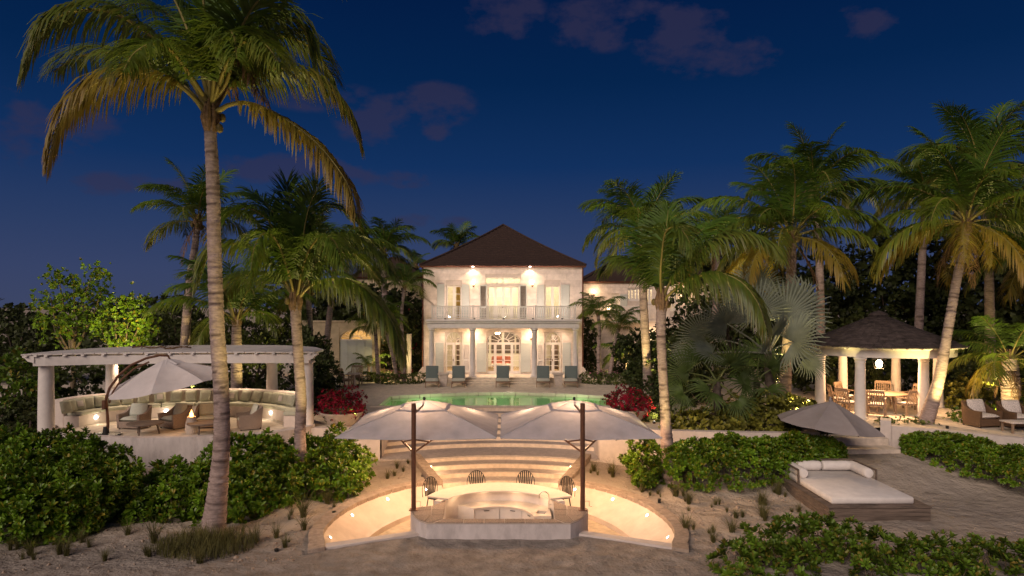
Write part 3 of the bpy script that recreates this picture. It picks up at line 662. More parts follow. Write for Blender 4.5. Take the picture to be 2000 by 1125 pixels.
def bar_umbrella(x0, x1, polex, label, flip):
    cx, cy = (x0+x1)/2, 19.68
    t = T('cantilever_umbrella', label, 'umbrella', (polex, 17.52, 0.39), group='square umbrellas over the bar')
    canopy_square(x0, x1, 17.80, 21.6, 2.19, 2.72, cx, cy, 0.62).build('canopy', m_canopy, t, smooth=35)
    canopy_square(cx-0.72, cx+0.72, cy-0.72, cy+0.72, 2.72, 2.92, cx, cy, 0.03, 6).build('vent_cap', m_canopy, t, smooth=35)
    cs = [(x0, 17.80), (x1, 17.80), (x1, 21.6), (x0, 21.6)]; rc = [(cx-0.62, cy-0.62), (cx+0.62, cy-0.62), (cx+0.62, cy+0.62), (cx-0.62, cy+0.62)]
    for a_, b_ in zip(cs, rc):
        MB().tube([(a_[0]+(b_[0]-a_[0])*i/8, a_[1]+(b_[1]-a_[1])*i/8, 2.19+0.53*(i/8)**0.9+0.006) for i in range(9)], 0.011, 5).build('seam', m_seam, t)
    for a_, b_ in zip(cs, cs[1:]+cs[:1]):
        MB().tube([(a_[0]+(b_[0]-a_[0])*i/8, a_[1]+(b_[1]-a_[1])*i/8, 2.185-0.045*math.sin(math.pi*i/8)) for i in range(9)], 0.012, 5).build('hem', m_seam, t)
    MB().lathe([(0, 0.10), (0.03, 0.09), (0.045, 0.05), (0.03, 0), (0.05, -0.02)], (cx, cy, 2.92), 10).build('finial', m_black, t)
    MB().tube([(polex, 17.52, 0.39), (polex, 17.52, 3.13)], 0.062, 14).build('pole', m_bronze, t, bevel=0.006)
    MB().cbox((polex, 17.52, 0.405), (0.22, 0.22, 0.025)).build('base_plate', m_bronze, t, bevel=0.004)
    MB().tube([(polex, 17.52, 3.06), (polex+flip*0.02, 17.9, 2.86), (cx, cy-0.1, 2.80)], 0.03, 8).build('arm', m_bronze, t)
    for sx in (-1, 1):
        br = MB().tube([(polex, 17.54, 1.86), (polex+sx*0.62, 18.35, 2.20), (cx+sx*0.8, cy-0.3, 2.50)], 0.026, 8).build('brace', m_bronze, t)
        MB().tube([(polex+sx*0.36, 18.0, 2.05), (polex+sx*0.06, 17.58, 2.18)], 0.02, 6).build('strut', m_bronze, br)
    for c in cs:
        MB().tube([(cx, cy, 2.72), (c[0]+(cx-c[0])*0.01, c[1]+(cy-c[1])*0.01, 2.165)], 0.014, 6).build('rib', m_bronze, t)
    MB().tube([(cx, cy, 2.45), (cx, cy, 2.90)], 0.035, 8).build('hub', m_bronze, t)
    ck = MB().tube([(polex+0.05, 17.52, 0.62), (polex+0.17, 17.52, 0.62), (polex+0.17, 17.52, 0.49), (polex+0.24, 17.52, 0.49)], 0.011, 6).build('crank', m_steel, t)
    lb = MB().lathe([(0.0, 0), (0.05, 0), (0.05, 0.03), (0, 0.03)], (cx, cy, 2.42), 10).build('under_light', m_lampglow, t)
    lamp('POINT', (cx, cy, 2.30), 225, (1.0, 0.57, 0.28), 0.12, name='umbrella_lamp')
    for sx in (-1, 1):                          # strip lights added on the two rear ribs to brighten the steps
        MB().bar((cx+sx*0.9, cy+0.85, 2.40), (cx+sx*1.4, cy+1.3, 2.28), 0.03).build('added_rib_light', m_lampglow, t)
        lamp('POINT', (cx+sx*1.15, cy+1.08, 2.22), 95, (1.0, 0.60, 0.31), 0.12, name='rib_lamp')
    lamp('POINT', (cx, cy-0.18, 2.60), 12, (1.0, 0.72, 0.45), 0.05, name='umbrella_uplight')
bar_umbrella(-4.29, -0.08, wx(808, 17.52), 'grey square umbrella over the left half of the bar', 1)
bar_umbrella(0.03, 4.25, wx(1138, 17.52), 'grey square umbrella over the right half of the bar', -1)
# ================================================================== VILLA
DW, DP, DF = 40.2, 38.4, 40.2
hx = lambda px: wx(px, DW); hz = lambda py: wz(py, DW)
PZ = 1.66                                     # porch floor
def blocks(parent, x0, x1, z0, z1, y, openings, mat, bh=0.36, bl=1.15, t=0.03, seed=1):
    """ashlar facing: single stone blocks standing 3 cm proud of the joint plane, cut at the openings"""
    rr = random.Random(seed); z = z0; row = 0; bys = []
    while z < z1-0.05:
        h = min(bh, z1-z); ze = z+h
        if z1-ze < 0.12: ze = z1
        ivs = [(x0, x1)]
        for (a, b, c, d) in openings:
            if d > z+0.01 and c < ze-0.01:
                nv = []
                for s, e in ivs:
                    if b <= s or a >= e: nv.append((s, e))
                    else:
                        if a > s+0.02: nv.append((s, a))
                        if b < e-0.02: nv.append((b, e))
                ivs = nv
        for s, e in ivs:
            n = max(1, round((e-s)/bl)); xs = [s]+[s+(e-s)*(i+(0.25 if row % 2 else -0.1)*(0 < i < n))/n for i in range(1, n)]+[e]
            for a, b in zip(xs, xs[1:]):
                if b-a > 0.03:
                    MB().box(a+0.004, b-0.004, y-t-rr.uniform(0, 0.004), y, z+0.004, ze-0.004).build('stone_block', mat, parent, smooth=0)
        z = ze; row += 1
def wall_open(b, x0, x1, z0, z1, y0, y1, openings):
    xs = sorted({x0, x1, *[o[0] for o in openings], *[o[1] for o in openings]}); 
    for a, c in zip(xs, xs[1:]):
        spans = sorted([(o[2], o[3]) for o in openings if o[0] <= a+1e-6 and o[1] >= c-1e-6]); z = z0
        for s, e in spans:
            if s > z+1e-4: b.box(a, c, y0, y1, z, s)
            z = max(z, e)
        if z < z1-1e-4: b.box(a, c, y0, y1, z, z1)
def spandrel(b, xc, half, zs, rise, ztop, y0, y1, n=20):
    for s in (-1, 1):
        pts = [(xc+s*half*math.cos(R(90*i/n)), zs+rise*math.sin(R(90*i/n))) for i in range(n+1)]+[(xc+s*half, ztop)]
        if ztop > zs+rise+0.01: pts = pts[:-1]+[(xc, ztop), (xc+s*half, ztop)]
        b.vprism(pts[::s], y0, y1)
def leaf_door(parent, x0, x1, z0, z1, y, rows, cols=1, kick=0.0, handle=False, fr=0.075):
    """one glazed door leaf: frame with glazing bars, panes"""
    b = MB(); d = 0.05
    b.box(x0, x0+fr, y, y+d, z0, z1); b.box(x1-fr, x1, y, y+d, z0, z1)
    b.box(x0+fr, x1-fr, y+0.001, y+d-0.001, z1-fr, z1); b.box(x0+fr, x1-fr, y+0.001, y+d-0.001, z0, z0+0.16+kick)
    zi0, zi1 = z0+0.16+kick, z1-fr
    for i in range(1, rows):
        zz = zi0+(zi1-zi0)*i/rows; b.box(x0+fr, x1-fr, y+0.012, y+0.038, zz-0.016, zz+0.016)
    for i in range(1, cols):
        xx = x0+fr+(x1-x0-2*fr)*i/cols; b.box(xx-0.013, xx+0.013, y+0.014, y+0.036, zi0, zi1)
    o = b.build('door', m_frame, parent, smooth=0)
    for i in range(rows):
        a, c = zi0+(zi1-zi0)*i/rows, zi0+(zi1-zi0)*(i+1)/rows
        MB().box(x0+fr, x1-fr, y+0.022, y+0.028, a+0.016, c-0.016).build('pane', m_glass, o, smooth=0)
    if handle: MB().box((x1 if handle > 0 else x0+0.05)-0.05, (x1 if handle > 0 else x0+0.05)-0.01, y-0.03, y-0.004, (z0+z1)/2-0.15, (z0+z1)/2-0.02).build('handle', m_bronze, o)
    return o
def shutter(parent, x0, x1, z0, z1, y, mat, mode='louvre', tilt=0.0):
    b = MB(); f = 0.06; d = 0.045
    b.box(x0, x0+f, y, y+d, z0, z1); b.box(x1-f, x1, y, y+d, z0, z1)
    zm = z0+(z1-z0)*0.42
    for a, c in ((z0, z0+0.10), (zm-0.05, zm+0.05), (z1-0.07, z1)): b.box(x0+f, x1-f, y+0.001, y+d-0.001, a, c)
    if mode == 'panel': b.box(x0+f, x1-f, y+0.02, y+0.035, z0+0.1, zm-0.05); b.box(x0+f, x1-f, y+0.02, y+0.035, zm+0.05, z1-0.07)
    o = b.build('shutter', mat, parent, smooth=0)
    if mode != 'panel':
        s = MB()
        for lo, hi in ((z0+0.10, zm-0.05), (zm+0.05, z1-0.07)):
            n = int((hi-lo)/0.055)
            for i in range(n):
                zz = lo+(hi-lo)*(i+0.5)/n; s.cbox(((x0+x1)/2, y+0.024, zz), (x1-x0-2*f, 0.045, 0.010), Matrix.Rotation(R(38), 3, 'X'))
        sl_ = s.build('louvres', m_shutd if mode == 'dark' else mat, o, smooth=0); sl_['kind'] = 'stuff'
    return o
def fan(parent, xc, half, zs, rise, y, spokes, glow=None, th=0.05):
    """arched fanlight: outer arch, hub, spokes, one pane of glass"""
    b = MB(); n = 24
    def A(k, a): return (xc+half*k*math.cos(R(a)), zs+rise*k*math.sin(R(a)))
    for i in range(n):
        a, c = 180*i/n, 180*(i+1)/n
        b.vprism([A(1, a), A(1, c), A(1-th/half, c), A(1-th/half, a)], y, y+0.06)
        if i % 1 == 0: b.vprism([A(0.36, a), A(0.36, c), A(0.30, c), A(0.30, a)], y+0.012, y+0.045)
    for k in range(1, spokes):
        a = 180*k/spokes; p, q_ = A(0.34, a), A(0.97, a)
        b.bar((p[0], y+0.028, p[1]), (q_[0], y+0.028, q_[1]), 0.028, 0.03)
    b.box(xc-half, xc+half, y-0.004, y+0.064, zs-0.06, zs)
    o = b.build('fanlight', m_frame, parent, smooth=0)
    g = MB(); g.vprism([A(0.98, 180*i/n) for i in range(n+1)], y+0.025, y+0.031); g.build('pane', m_glass, o, smooth=0)
    return o
def sconce(parent, x, y, z, watts, up=True, glow=m_lampglow):
    s = MB().cbox((x, y-0.04, z-0.12), (0.10, 0.06, 0.22)).build('wall_lamp', m_bronze, parent, bevel=0.01)
    MB().lathe([(0.03, -0.10), (0.07, -0.02), (0.085, 0.08), (0.05, 0.15), (0.0, 0.16)], (x, y-0.14, z), 12).build('lamp_shade', glow, s)
    lamp('POINT', (x, y-0.42, z+0.05), watts, (1.0, 0.66, 0.36), 0.08, name='wall_lamp_light')

villa = T('villa', 'pale coral stone two storey villa with columned porch and dark hipped roof', 'house', (0, DW, TZ))
X0, X1 = hx(827), hx(1137); ZE = hz(521)
ZB = 4.55                                     # upper floor level
up_open = [(hx(871.5), hx(902), ZB, hz(557.5)), (hx(951.5), hx(1014.5), ZB, hz(559)), (hx(948), hx(1017), hz(554.5), hz(542.5)), (hx(1063.5), hx(1094.5), ZB, hz(558))]
zsp = hz(669)
lo_open = [(hx(869), hx(902.5), PZ, hz(647)), (hx(950), hx(1017), PZ, hz(647)), (hx(1063.5), hx(1097), PZ, hz(647))]
b = MB(); wall_open(b, X0, X1, TZ-0.1, ZE, DW, DW+0.30, up_open+lo_open)
for (a, c, z0, z1) in lo_open: spandrel(b, (a+c)/2, (c-a)/2, zsp, z1-zsp, z1, DW+0.003, DW+0.297)
b.box(X0, X0+0.3, DW+0.3, DW+10, TZ-0.1, ZE); b.box(X1-0.3, X1, DW+0.3, DW+10, TZ-0.1, ZE); b.box(X0+0.3, X1-0.3, DW+9.7, DW+10, TZ-0.1, ZE)
b.build('wall', m_wallj, villa, smooth=0)
blocks(villa, X0, X1, ZB+0.05, ZE-0.12, DW, up_open, m_wall, 0.37, 1.2, seed=3)
blocks(villa, X0, X1, TZ, ZB-0.42, DW, [(a, c, z0, z1) for a, c, z0, z1 in lo_open], m_wall, 0.37, 1.0, seed=4)
b = MB(); b.box(X0-0.05, X1+0.05, DW-0.06, DW-0.003, ZE-0.12, ZE+0.02); b.box(X0-0.04, X1+0.04, DW-0.05, DW-0.003, ZB-0.42, ZB+0.05); b.build('cornice', m_wall, villa, bevel=0.01)
# quoin feet
for s, x in ((-1, X0), (1, X1)):
    MB().add([(x-0.02*s, DW-0.08, TZ), (x+s*0.62, DW-0.12, TZ), (x+s*0.05, DW-0.10, TZ+0.75), (x-0.02*s, DW-0.1, TZ+0.75), (x-0.02*s, DW+0.3, TZ), (x+s*0.62, DW+0.3, TZ), (x+s*0.05, DW+0.3, TZ+0.75), (x-0.02*s, DW+0.3, TZ+0.75)],
             [(0,1,2,3),(4,7,6,5),(0,4,5,1),(1,5,6,2),(2,6,7,3),(3,7,4,0)]).build('buttress', m_wall, villa)
# floors and rooms
b = MB(); b.box(X0+0.3, X1-0.3, DW+0.3, DW+9.7, TZ, PZ); b.build('ground_floor', m_roomf, villa, smooth=0)
b = MB(); b.box(X0+0.3, X1-0.3, DW+0.31, DW+9.7, ZB-0.3, ZB); b.box(X0+0.3, X1-0.3, DW+0.31, DW+9.7, ZE-0.3, ZE-0.1)
for xx in (hx(930), hx(1040)): b.box(xx-0.06, xx+0.06, DW+0.31, DW+5.0, PZ, ZB-0.3); b.box(xx-0.06, xx+0.06, DW+0.31, DW+4.0, ZB, ZE-0.3)
b.box(X0+0.3, X1-0.3, DW+5.0, DW+5.1, PZ, ZB-0.3); b.box(X0+0.3, X1-0.3, DW+4.0, DW+4.1, ZB, ZE-0.3)
b.build('room_partition', m_room, villa, smooth=0)
for xc, wlo, wup in ((hx(886), 130, 110), (hx(983), 280, 240), (hx(1080), 150, 140)):
    lamp('POINT', (xc+0.2, DW+2.4, 3.7), wlo*1.1, (1.0, 0.80, 0.58), 0.2, name='room_lamp'); lamp('POINT', (xc, DW+2.0, 7.0), wup*1.1, (1.0, 0.84, 0.60), 0.25, name='room_lamp')
# what shows through the glass: sofa, shelves, pictures, lamps
b = MB(); xc = hx(984); b.box(xc-0.80, xc+0.45, DW+3.0, DW+3.7, PZ+0.2, PZ+0.42); b.box(xc-0.80, xc+0.45, DW+3.7, DW+3.95, PZ+0.12, PZ+0.78); b.build('sofa', m_sofa, villa, bevel=0.06)
b = MB(); b.box(xc-0.8, xc+0.5, DW+2.1, DW+2.6, PZ+0.32, PZ+0.4); b.build('coffee_table', m_frame, villa)
for xa in (xc-1.35, xc-0.5, xc+0.35, xc+1.15):
    sh = MB(); sh.box(xa-0.34, xa+0.34, DW+4.90, DW+4.99, PZ+0.9, ZB-0.55); sh.build('cabinet', m_dark, villa)
MB().box(hx(1084), hx(1098), DW+3.2, DW+3.5, PZ, PZ+2.2).build('cabinet', m_dark, villa)
MB().box(hx(884), hx(890), DW+3.2, DW+3.4, PZ, PZ+2.0).build('cabinet', m_dark, villa)
MB().box(hx(1065), hx(1070), DW+2.2, DW+2.5, PZ, PZ+1.8).build('cabinet', m_dark, villa)
b = MB(); b.lathe([(0, 0), (0.55, 0), (0.55, 0.04), (0.05, 0.05), (0.05, -0.7), (0, -0.7)], (hx(1080), DW+1.8, PZ+0.74), 14); b.build('dining_table', m_dark, villa)
MB().lathe([(0.04, 0), (0.14, 0.02), (0.18, 0.16), (0.10, 0.30), (0.0, 0.32)], (hx(971), DW+1.6, hz(652)-0.1), 12).build('chandelier', m_lampglow, villa)
MB().box(hx(960), hx(1000), DW+2.6, DW+3.6, ZB+0.5, ZB+1.15).build('bed_head', m_frame, villa)
MB().box(hx(889), hx(897), DW+0.9, DW+0.95, ZB, hz(557)).build('curtain', M('gold_curtain', (0.50, 0.34, 0.10), 0.9), villa)
# doors
for x0, x1, rows in ((hx(870.5), hx(901.5), 5), (hx(1065), hx(1095.5), 5)):
    xm = (x0+x1)/2; leaf_door(villa, x0, xm-0.004, PZ+0.02, zsp-0.06, DW+0.10, rows, handle=1); leaf_door(villa, xm+0.004, x1, PZ+0.02, zsp-0.06, DW+0.10, rows)
    fan(villa, xm, (lo_open[0][1]-lo_open[0][0])/2-0.01, zsp, hz(647)-zsp-0.02, DW+0.10, 7)
x0, x1 = hx(950.5), hx(1016.5)
for i in range(4):
    a, c = x0+(x1-x0)*i/4, x0+(x1-x0)*(i+1)/4; leaf_door(villa, a+0.003, c-0.003, PZ+0.02, zsp-0.06, DW+0.10, 5, handle=1 if i == 1 else 0)
fan(villa, (x0+x1)/2, (x1-x0)/2-0.01, zsp, hz(647)-zsp-0.02, DW+0.10, 8)
for x0, x1 in ((hx(872), hx(901.7)), (hx(1064), hx(1094))):
    xm = (x0+x1)/2; leaf_door(villa, x0, xm-0.004, ZB+0.02, hz(558), DW+0.10, 5); leaf_door(villa, xm+0.004, x1, ZB+0.02, hz(558), DW+0.10, 5)
x0, x1 = hx(952), hx(1014)
for i in range(4):
    a, c = x0+(x1-x0)*i/4, x0+(x1-x0)*(i+1)/4; leaf_door(villa, a+0.003, c-0.003, ZB+0.02, hz(559.3), DW+0.10, 4, handle=1 if i == 1 else 0)
x0, x1, z0, z1 = hx(948.5), hx(1016.5), hz(554.2), hz(543)
for i in range(6):                             # the six crossed transom lights
    a, c = x0+(x1-x0)*i/6, x0+(x1-x0)*(i+1)/6; b = MB()
    b.box(a, a+0.03, DW+0.05, DW+0.10, z0, z1); b.box(c-0.03, c, DW+0.05, DW+0.10, z0, z1); b.box(a+0.03, c-0.03, DW+0.052, DW+0.098, z0, z0+0.03); b.box(a+0.03, c-0.03, DW+0.052, DW+0.098, z1-0.03, z1)
    b.bar((a+0.03, DW+0.075, z0+0.03), (c-0.03, DW+0.075, z1-0.03), 0.012); b.bar((c-0.03, DW+0.075, z0+0.03), (a+0.03, DW+0.075, z1-0.03), 0.012)
    w = b.build('transom_window', m_frame, villa, smooth=0); MB().box(a+0.03, c-0.03, DW+0.082, DW+0.088, z0+0.03, z1-0.03).build('pane', m_glass, w, smooth=0)
MB().box(hx(947.5), hx(1017.5), DW+0.04, DW+0.12, hz(558.8), hz(554.6)).build('transom_bar', m_frame, villa)
# shutters
for x0, x1, zt, md in ((854, 868, 555, 'panel'), (902.5, 917, 555.5, 'panel'), (1048, 1062.5, 556, 'panel'), (1095.5, 1112, 556, 'panel')):
    shutter(villa, hx(x0), hx(x1), ZB+0.1, hz(zt), DW-0.09, m_shut, md)
for x0, x1 in ((936.5, 951), (1014.5, 1029)): shutter(villa, hx(x0), hx(x1), ZB+0.1, hz(556), DW-0.09, m_shut, 'dark')
for x0, x1, zt, md in ((851.5, 866.5, 669, 'panel'), (903.5, 918, 671, 'louvre'), (931, 950, 669.5, 'panel'), (1017, 1036, 669.5, 'panel'), (1049, 1061.5, 671, 'louvre'), (1098.5, 1114.5, 669, 'panel')):
    shutter(villa, hx(x0), hx(x1), PZ+0.12, hz(zt), DW-0.09, m_shut if md == 'panel' else m_frame, md)
for px, py, w in ((925, 553, 5), (1039.6, 553, 5)): sconce(villa, hx(px), DW-0.03, hz(py), w)
for px, py, w in ((924.5, 656, 26), (1037, 656, 26)): sconce(villa, hx(px), DW-0.03, hz(py), w)
for px in (924, 1035):
    MB().lathe([(0, 0), (0.06, 0), (0.06, -0.03), (0, -0.03)], (hx(px), DW-0.25, ZE+0.0), 10).build('soffit_light', m_ledglow, villa)
    lamp('SPOT', (hx(px), DW-0.25, ZE-0.06), 48, (1.0, 0.70, 0.46), 0.03, aim=(hx(px)+(0.05 if px < 980 else -0.05), DW-0.12, 0), spot=120, blend=0.35, name='soffit_spot')
# porch: floor, steps, beam, columns, ceiling, balcony
P0, P1 = wx(834.5, DP), wx(1131.5, DP)
b = MB(); b.box(P0-0.1, P1+0.1, DP-0.25, DW, TZ-0.1, PZ); b.build('porch_floor', m_terr, villa, bevel=0.02)
for i, (d, z) in enumerate(((0.95, TZ+0.105), (0.60, TZ+0.205))):
    MB().box(wx(905, DP)-0.1*i, wx(1060, DP)+0.1*i, DP-d, DP-0.25, TZ-0.1, z).build('porch_step', m_terr, villa, bevel=0.02)
zb0, zb1 = wz(641.5, DP), wz(631, DP)
b = MB(); b.box(P0, P1, DP, DP+0.34, zb0, zb1); b.box(P0-0.06, P1+0.06, DP-0.07, DP+0.36, zb1, zb1+0.10); b.box(P0-0.12, P1+0.12, DP-0.13, DP+0.36, zb1+0.10, zb1+0.16)
b.box(P0, P0+0.34, DP+0.34, DW-0.05, zb0, zb1); b.box(P1-0.34, P1, DP+0.34, DW-0.05, zb0, zb1)
b.build('beam', m_white, villa, bevel=0.015)
b = MB(); b.box(P0+0.2, P1-0.2, DP+0.34, DW-0.04, zb0+0.06, zb0+0.10); b.build('porch_ceiling', m_wall, villa, smooth=0)
zf = zb1+0.16
b = MB(); b.box(P0-0.05, P1+0.05, DP-0.05, DW-0.051, zf, zf+0.05); b.build('balcony_floor', m_white, villa)
for px in (843, 923, 1043.5, 1124):
    x = wx(px, DP+0.17); hgt = zb0-PZ
    c = MB().lathe([(0.22, 0), (0.22, 0.08), (0.19, 0.10), (0.185, 0.13), (0.165, 0.17), (0.155, hgt*0.4), (0.14, hgt-0.22), (0.155, hgt-0.20), (0.145, hgt-0.16), (0.18, hgt-0.09), (0.20, hgt-0.08), (0.20, hgt)], (x, DP+0.17, PZ), 20).build('column', m_white, villa)
    MB().box(x-0.23, x+0.23, DP-0.06, DP+0.40, PZ, PZ+0.05).build('plinth', m_white, c)
ra = [wx(p, DP+0.05) for p in (844, 923.5, 1046, 1123.5)]; zr0, zr1 = zf+0.05, wz(597.5, DP)
for x in ra: MB().box(x-0.045, x+0.045, DP+0.01, DP+0.10, zr0, zr1+0.06).build('railing_post', m_frame, villa, bevel=0.008)
b = MB(); b.box(ra[0], ra[-1], DP+0.025, DP+0.085, zr1-0.05, zr1); b.box(ra[0], ra[-1], DP+0.03, DP+0.08, zr0+0.06, zr0+0.11)
for x in (ra[0], ra[-1]): b.box(x-0.03, x+0.03, DP+0.1, DW-0.06, zr1-0.05, zr1); b.box(x-0.025, x+0.025, DP+0.1, DW-0.06, zr0+0.06, zr0+0.11)
b.build('railing', m_frame, villa, smooth=0)
bal = MB(); hh = zr1-0.05-zr0-0.11
for (z, w) in ((0.0, 0.055), (0.10, 0.055), (0.14, 0.095), (0.24, 0.10), (0.34, 0.045), (0.42, 0.075), (0.50, 0.085), (0.60, 0.045), (0.72, 0.09), (0.84, 0.06), (0.94, 0.055), (1.0, 0.055)): bal.v.append((w/2, 0, z*hh))
k = len(bal.v); pr = [(v[0], v[2]) for v in bal.v]; poly = pr+[(-x, z) for x, z in reversed(pr)]
bal = MB().vprism(poly, -0.014, 0.014); me0 = None
for a, c in zip(ra, ra[1:]):
    n = round((c-a)/0.128)
    for i in range(1, n):
        x = a+(c-a)*i/n
        if me0 is None: o = bal.build('baluster', m_frame, villa, smooth=0); me0 = o.data
        else: o = bpy.data.objects.new('baluster', me0); COL.objects.link(o); o.parent = villa
        o.location = (x, DP+0.055, zr0+0.11)
for i in range(5):                             # added floor lights wash the upper wall, added downlights wash the porch
    x = ra[0]+0.7+(ra[-1]-ra[0]-1.4)*i/4
    MB().lathe([(0, 0.0), (0.06, 0.0), (0.06, 0.06), (0.05, 0.06), (0.0, 0.045)], (x, DP+0.42, zf+0.05), 10).build('added_balcony_light', m_black, villa)
    lamp('SPOT', (x, DP+0.42, zf+0.16), 120, (1.0, 0.74, 0.56), 0.08, aim=(x, DW, ZE-1.5), spot=140, blend=1.0, name='added_balcony_wash')
    xp = P0+0.9+(P1-P0-1.8)*i/4
    MB().lathe([(0, 0), (0.06, 0), (0.06, -0.03), (0, -0.02)], (xp, DP+0.8, zb0+0.06), 10).build('added_porch_downlight', m_ledglow, villa)
    lamp('SPOT', (xp, DP+0.8, zb0-0.02), 105, (1.0, 0.72, 0.52), 0.06, aim=(xp, DW-0.1, PZ+0.6), spot=135, blend=1.0, name='added_porch_wash')
# hipped roof with flared eaves, laid in courses
def hip_roof(parent, x0, x1, y0, y1, ze, ridge_z, rx0, rx1, ry0, ry1, mat, over=0.2, flare=0.14, n=22, name='roof', gutter=m_copper):
    b = MB(); prof_ = []
    for i in range(n+1):
        t = i/n; z = ze+(ridge_z-ze)*((1-flare)*t+flare*t*t)
        prof_.append((t, z))
    def ring(t, z, dz=0, grow=0):
        g_ = grow; return [(x0-over-g_+(rx0-x0+over)*t, y0-over-g_+(ry0-y0+over)*t, z+dz), (x1+over+g_+(rx1-x1-over)*t, y0-over-g_+(ry0-y0+over)*t, z+dz),
                           (x1+over+g_+(rx1-x1-over)*t, y1+over+g_+(ry1-y1-over)*t, z+dz), (x0-over-g_+(rx0-x0+over)*t, y1+over+g_+(ry1-y1-over)*t, z+dz)]
    for (t0, z0), (t1, z1) in zip(prof_, prof_[1:]):       # every course laps over the one below
        a = ring(t0, z0, 0.03, 0.02); c = ring(t1, z1); lo = ring(t0, z0, -0.01, 0.02)
        b.add(lo+a+c, [(i, (i+1) % 4, 4+(i+1) % 4, 4+i) for i in range(4)]+[(4+i, 4+(i+1) % 4, 8+(i+1) % 4, 8+i) for i in range(4)])
    o = b.build(name, mat, parent, smooth=0)
    rr = MB()
    for k in range(4):
        pts = [Vector(ring(t, z, 0.05)[k]) for t, z in prof_]; rr.tube(pts, 0.075, 6)
    rr.tube([(rx0, (ry0+ry1)/2, ridge_z+0.05), (rx1, (ry0+ry1)/2, ridge_z+0.05)], 0.09, 6); rr.build('ridge_tiles', mat, o)
    g = MB(); r1, r2 = ring(0, ze, -0.10, -0.02), ring(0, ze, -0.02, 0.03)
    g.add(r1+r2, [(i, (i+1) % 4, 4+(i+1) % 4, 4+i) for i in range(4)]+[(3, 2, 1, 0)]); 
    if gutter: g.build('gutter', gutter, o, smooth=0)
    return o
hip_roof(villa, X0, X1, DW, DW+10, ZE+0.06, wz(441, DW+5.2), -0.03, 0.03, DW+5.17, DW+5.23, m_rope)
for s, x in ((-1, X0-0.03), (1, X1+0.03)): MB().tube([(x, DW-0.05, TZ+0.2), (x, DW-0.05, ZE)], 0.045, 8).build('downpipe', m_copper, villa)

# ---- right wing
DR = 47.0
rw = T('right_wing', 'cream villa wing with dark roof behind the palms right of the main house', 'house', (9, DR, TZ))
x0, x1 = wx(1139, DR), wx(1400, DR); ze = wz(551, DR)
rx = lambda p: wx(p, DR); rz_ = lambda p: wz(p, DR)
rops = [(rx(1226), rx(1250), rz_(588), rz_(564)), (rx(1263), rx(1275), rz_(594), rz_(563)), (rx(1308), rx(1320), rz_(608), rz_(563)), (rx(1270), rx(1284), rz_(700), rz_(648)), (rx(1195), rx(1209), rz_(610), rz_(575))]
b = MB(); wall_open(b, x0, x1, TZ-0.1, ze, DR, DR+0.3, rops); b.box(x0, x0+0.3, DR+0.3, DR+8, TZ, ze); b.build('wall', m_wallj, rw, smooth=0)
blocks(rw, x0, x1, TZ, ze-0.1, DR, rops, m_wall, 0.40, 1.4, seed=8)
b = MB(); b.box(x0+0.3, x1, DR+3, DR+3.1, TZ, ze); b.box(x0+0.3, x1, DR+0.31, DR+3, 4.4, 4.6); b.build('room_partition', m_room, rw, smooth=0)
MB().box(x0-0.05, x1, DR-0.08, DR-0.031, rz_(629), rz_(626)).build('string_course', m_wall, rw)
for (a, c, d, e) in rops:
    n = 2 if c-a < 0.6 else 4
    for i in range(n): leaf_door(rw, a+(c-a)*i/n, a+(c-a)*(i+1)/n, d, e, DR+0.06, 3)
shutter(rw, rx(1211), rx(1225), rz_(598), rz_(575), DR-0.09, m_shut, 'panel'); shutter(rw, rx(1245), rx(1256), rz_(720), rz_(664), DR-0.09, m_shut, 'panel')
for xx, zz, w in ((rx(1240), 6.8, 120), (rx(1300), 6.8, 120), (rx(1277), 3.6, 140)): lamp('POINT', (xx, DR+1.6, zz), w, (1, 0.76, 0.48), 0.2, name='room_lamp')
for px, py, w in ((1160, 571, 22), (1337, 571, 50), (1188, 604, 20), (1273, 655, 40)): sconce(rw, rx(px), DR-0.03, rz_(py), w)
b = MB(); b.box(rx(1180), rx(1262), DR-1.2, DR-1.16, rz_(600), rz_(598)); b.box(rx(1180), rx(1262), DR-1.2, DR-0.05, rz_(629), rz_(626))
for i in range(24): xx = rx(1180)+(rx(1262)-rx(1180))*i/23; b.box(xx-0.02, xx+0.02, DR-1.195, DR-1.165, rz_(626), rz_(600))
b.build('balcony', m_frame, rw, smooth=0)
hip_roof(rw, x0, x1+6, DR, DR+9, ze+0.05, wz(508, DR+4.5), x0+2.9, x1+3, DR+4.4, DR+4.6, m_rope)

# ---- left wing: low ochre block with arched doors, taller block with dark roof behind
DL = 41.5
lw = T('left_wing', 'low ochre stone wing with grey shutter doors under a lit fanlight', 'house', (-10, DL, TZ))
lx = lambda p: wx(p, DL); lz = lambda p: wz(p, DL)
x0, x1, zt = lx(585), lx(742), lz(627); aop = (lx(663), lx(727), TZ, lz(644))
b = MB(); wall_open(b, x0, x1, TZ-0.1, zt, DL, DL+0.3, [aop]); zs_ = lz(662.5)
spandrel(b, (aop[0]+aop[1])/2, (aop[1]-aop[0])/2, zs_, aop[3]-zs_, aop[3], DL+0.003, DL+0.297)
b.box(x0, x1, DL+0.3, DL+4, zt-0.25, zt-0.05); b.box(x0, x1, DL+3, DL+3.1, TZ, zt-0.25); b.build('wall', m_wally, lw, smooth=0)
blocks(lw, x0, x1, TZ, zt-0.08, DL, [aop], m_wally, 0.38, 1.25, seed=12)
MB().box(x0-0.03, x1+0.03, DL-0.10, DL+0.3, zt-0.08, zt+0.03).build('coping', m_wally, lw, bevel=0.01)
fan(lw, (aop[0]+aop[1])/2, (aop[1]-aop[0])/2-0.01, zs_, aop[3]-zs_-0.02, DL+0.08, 9)
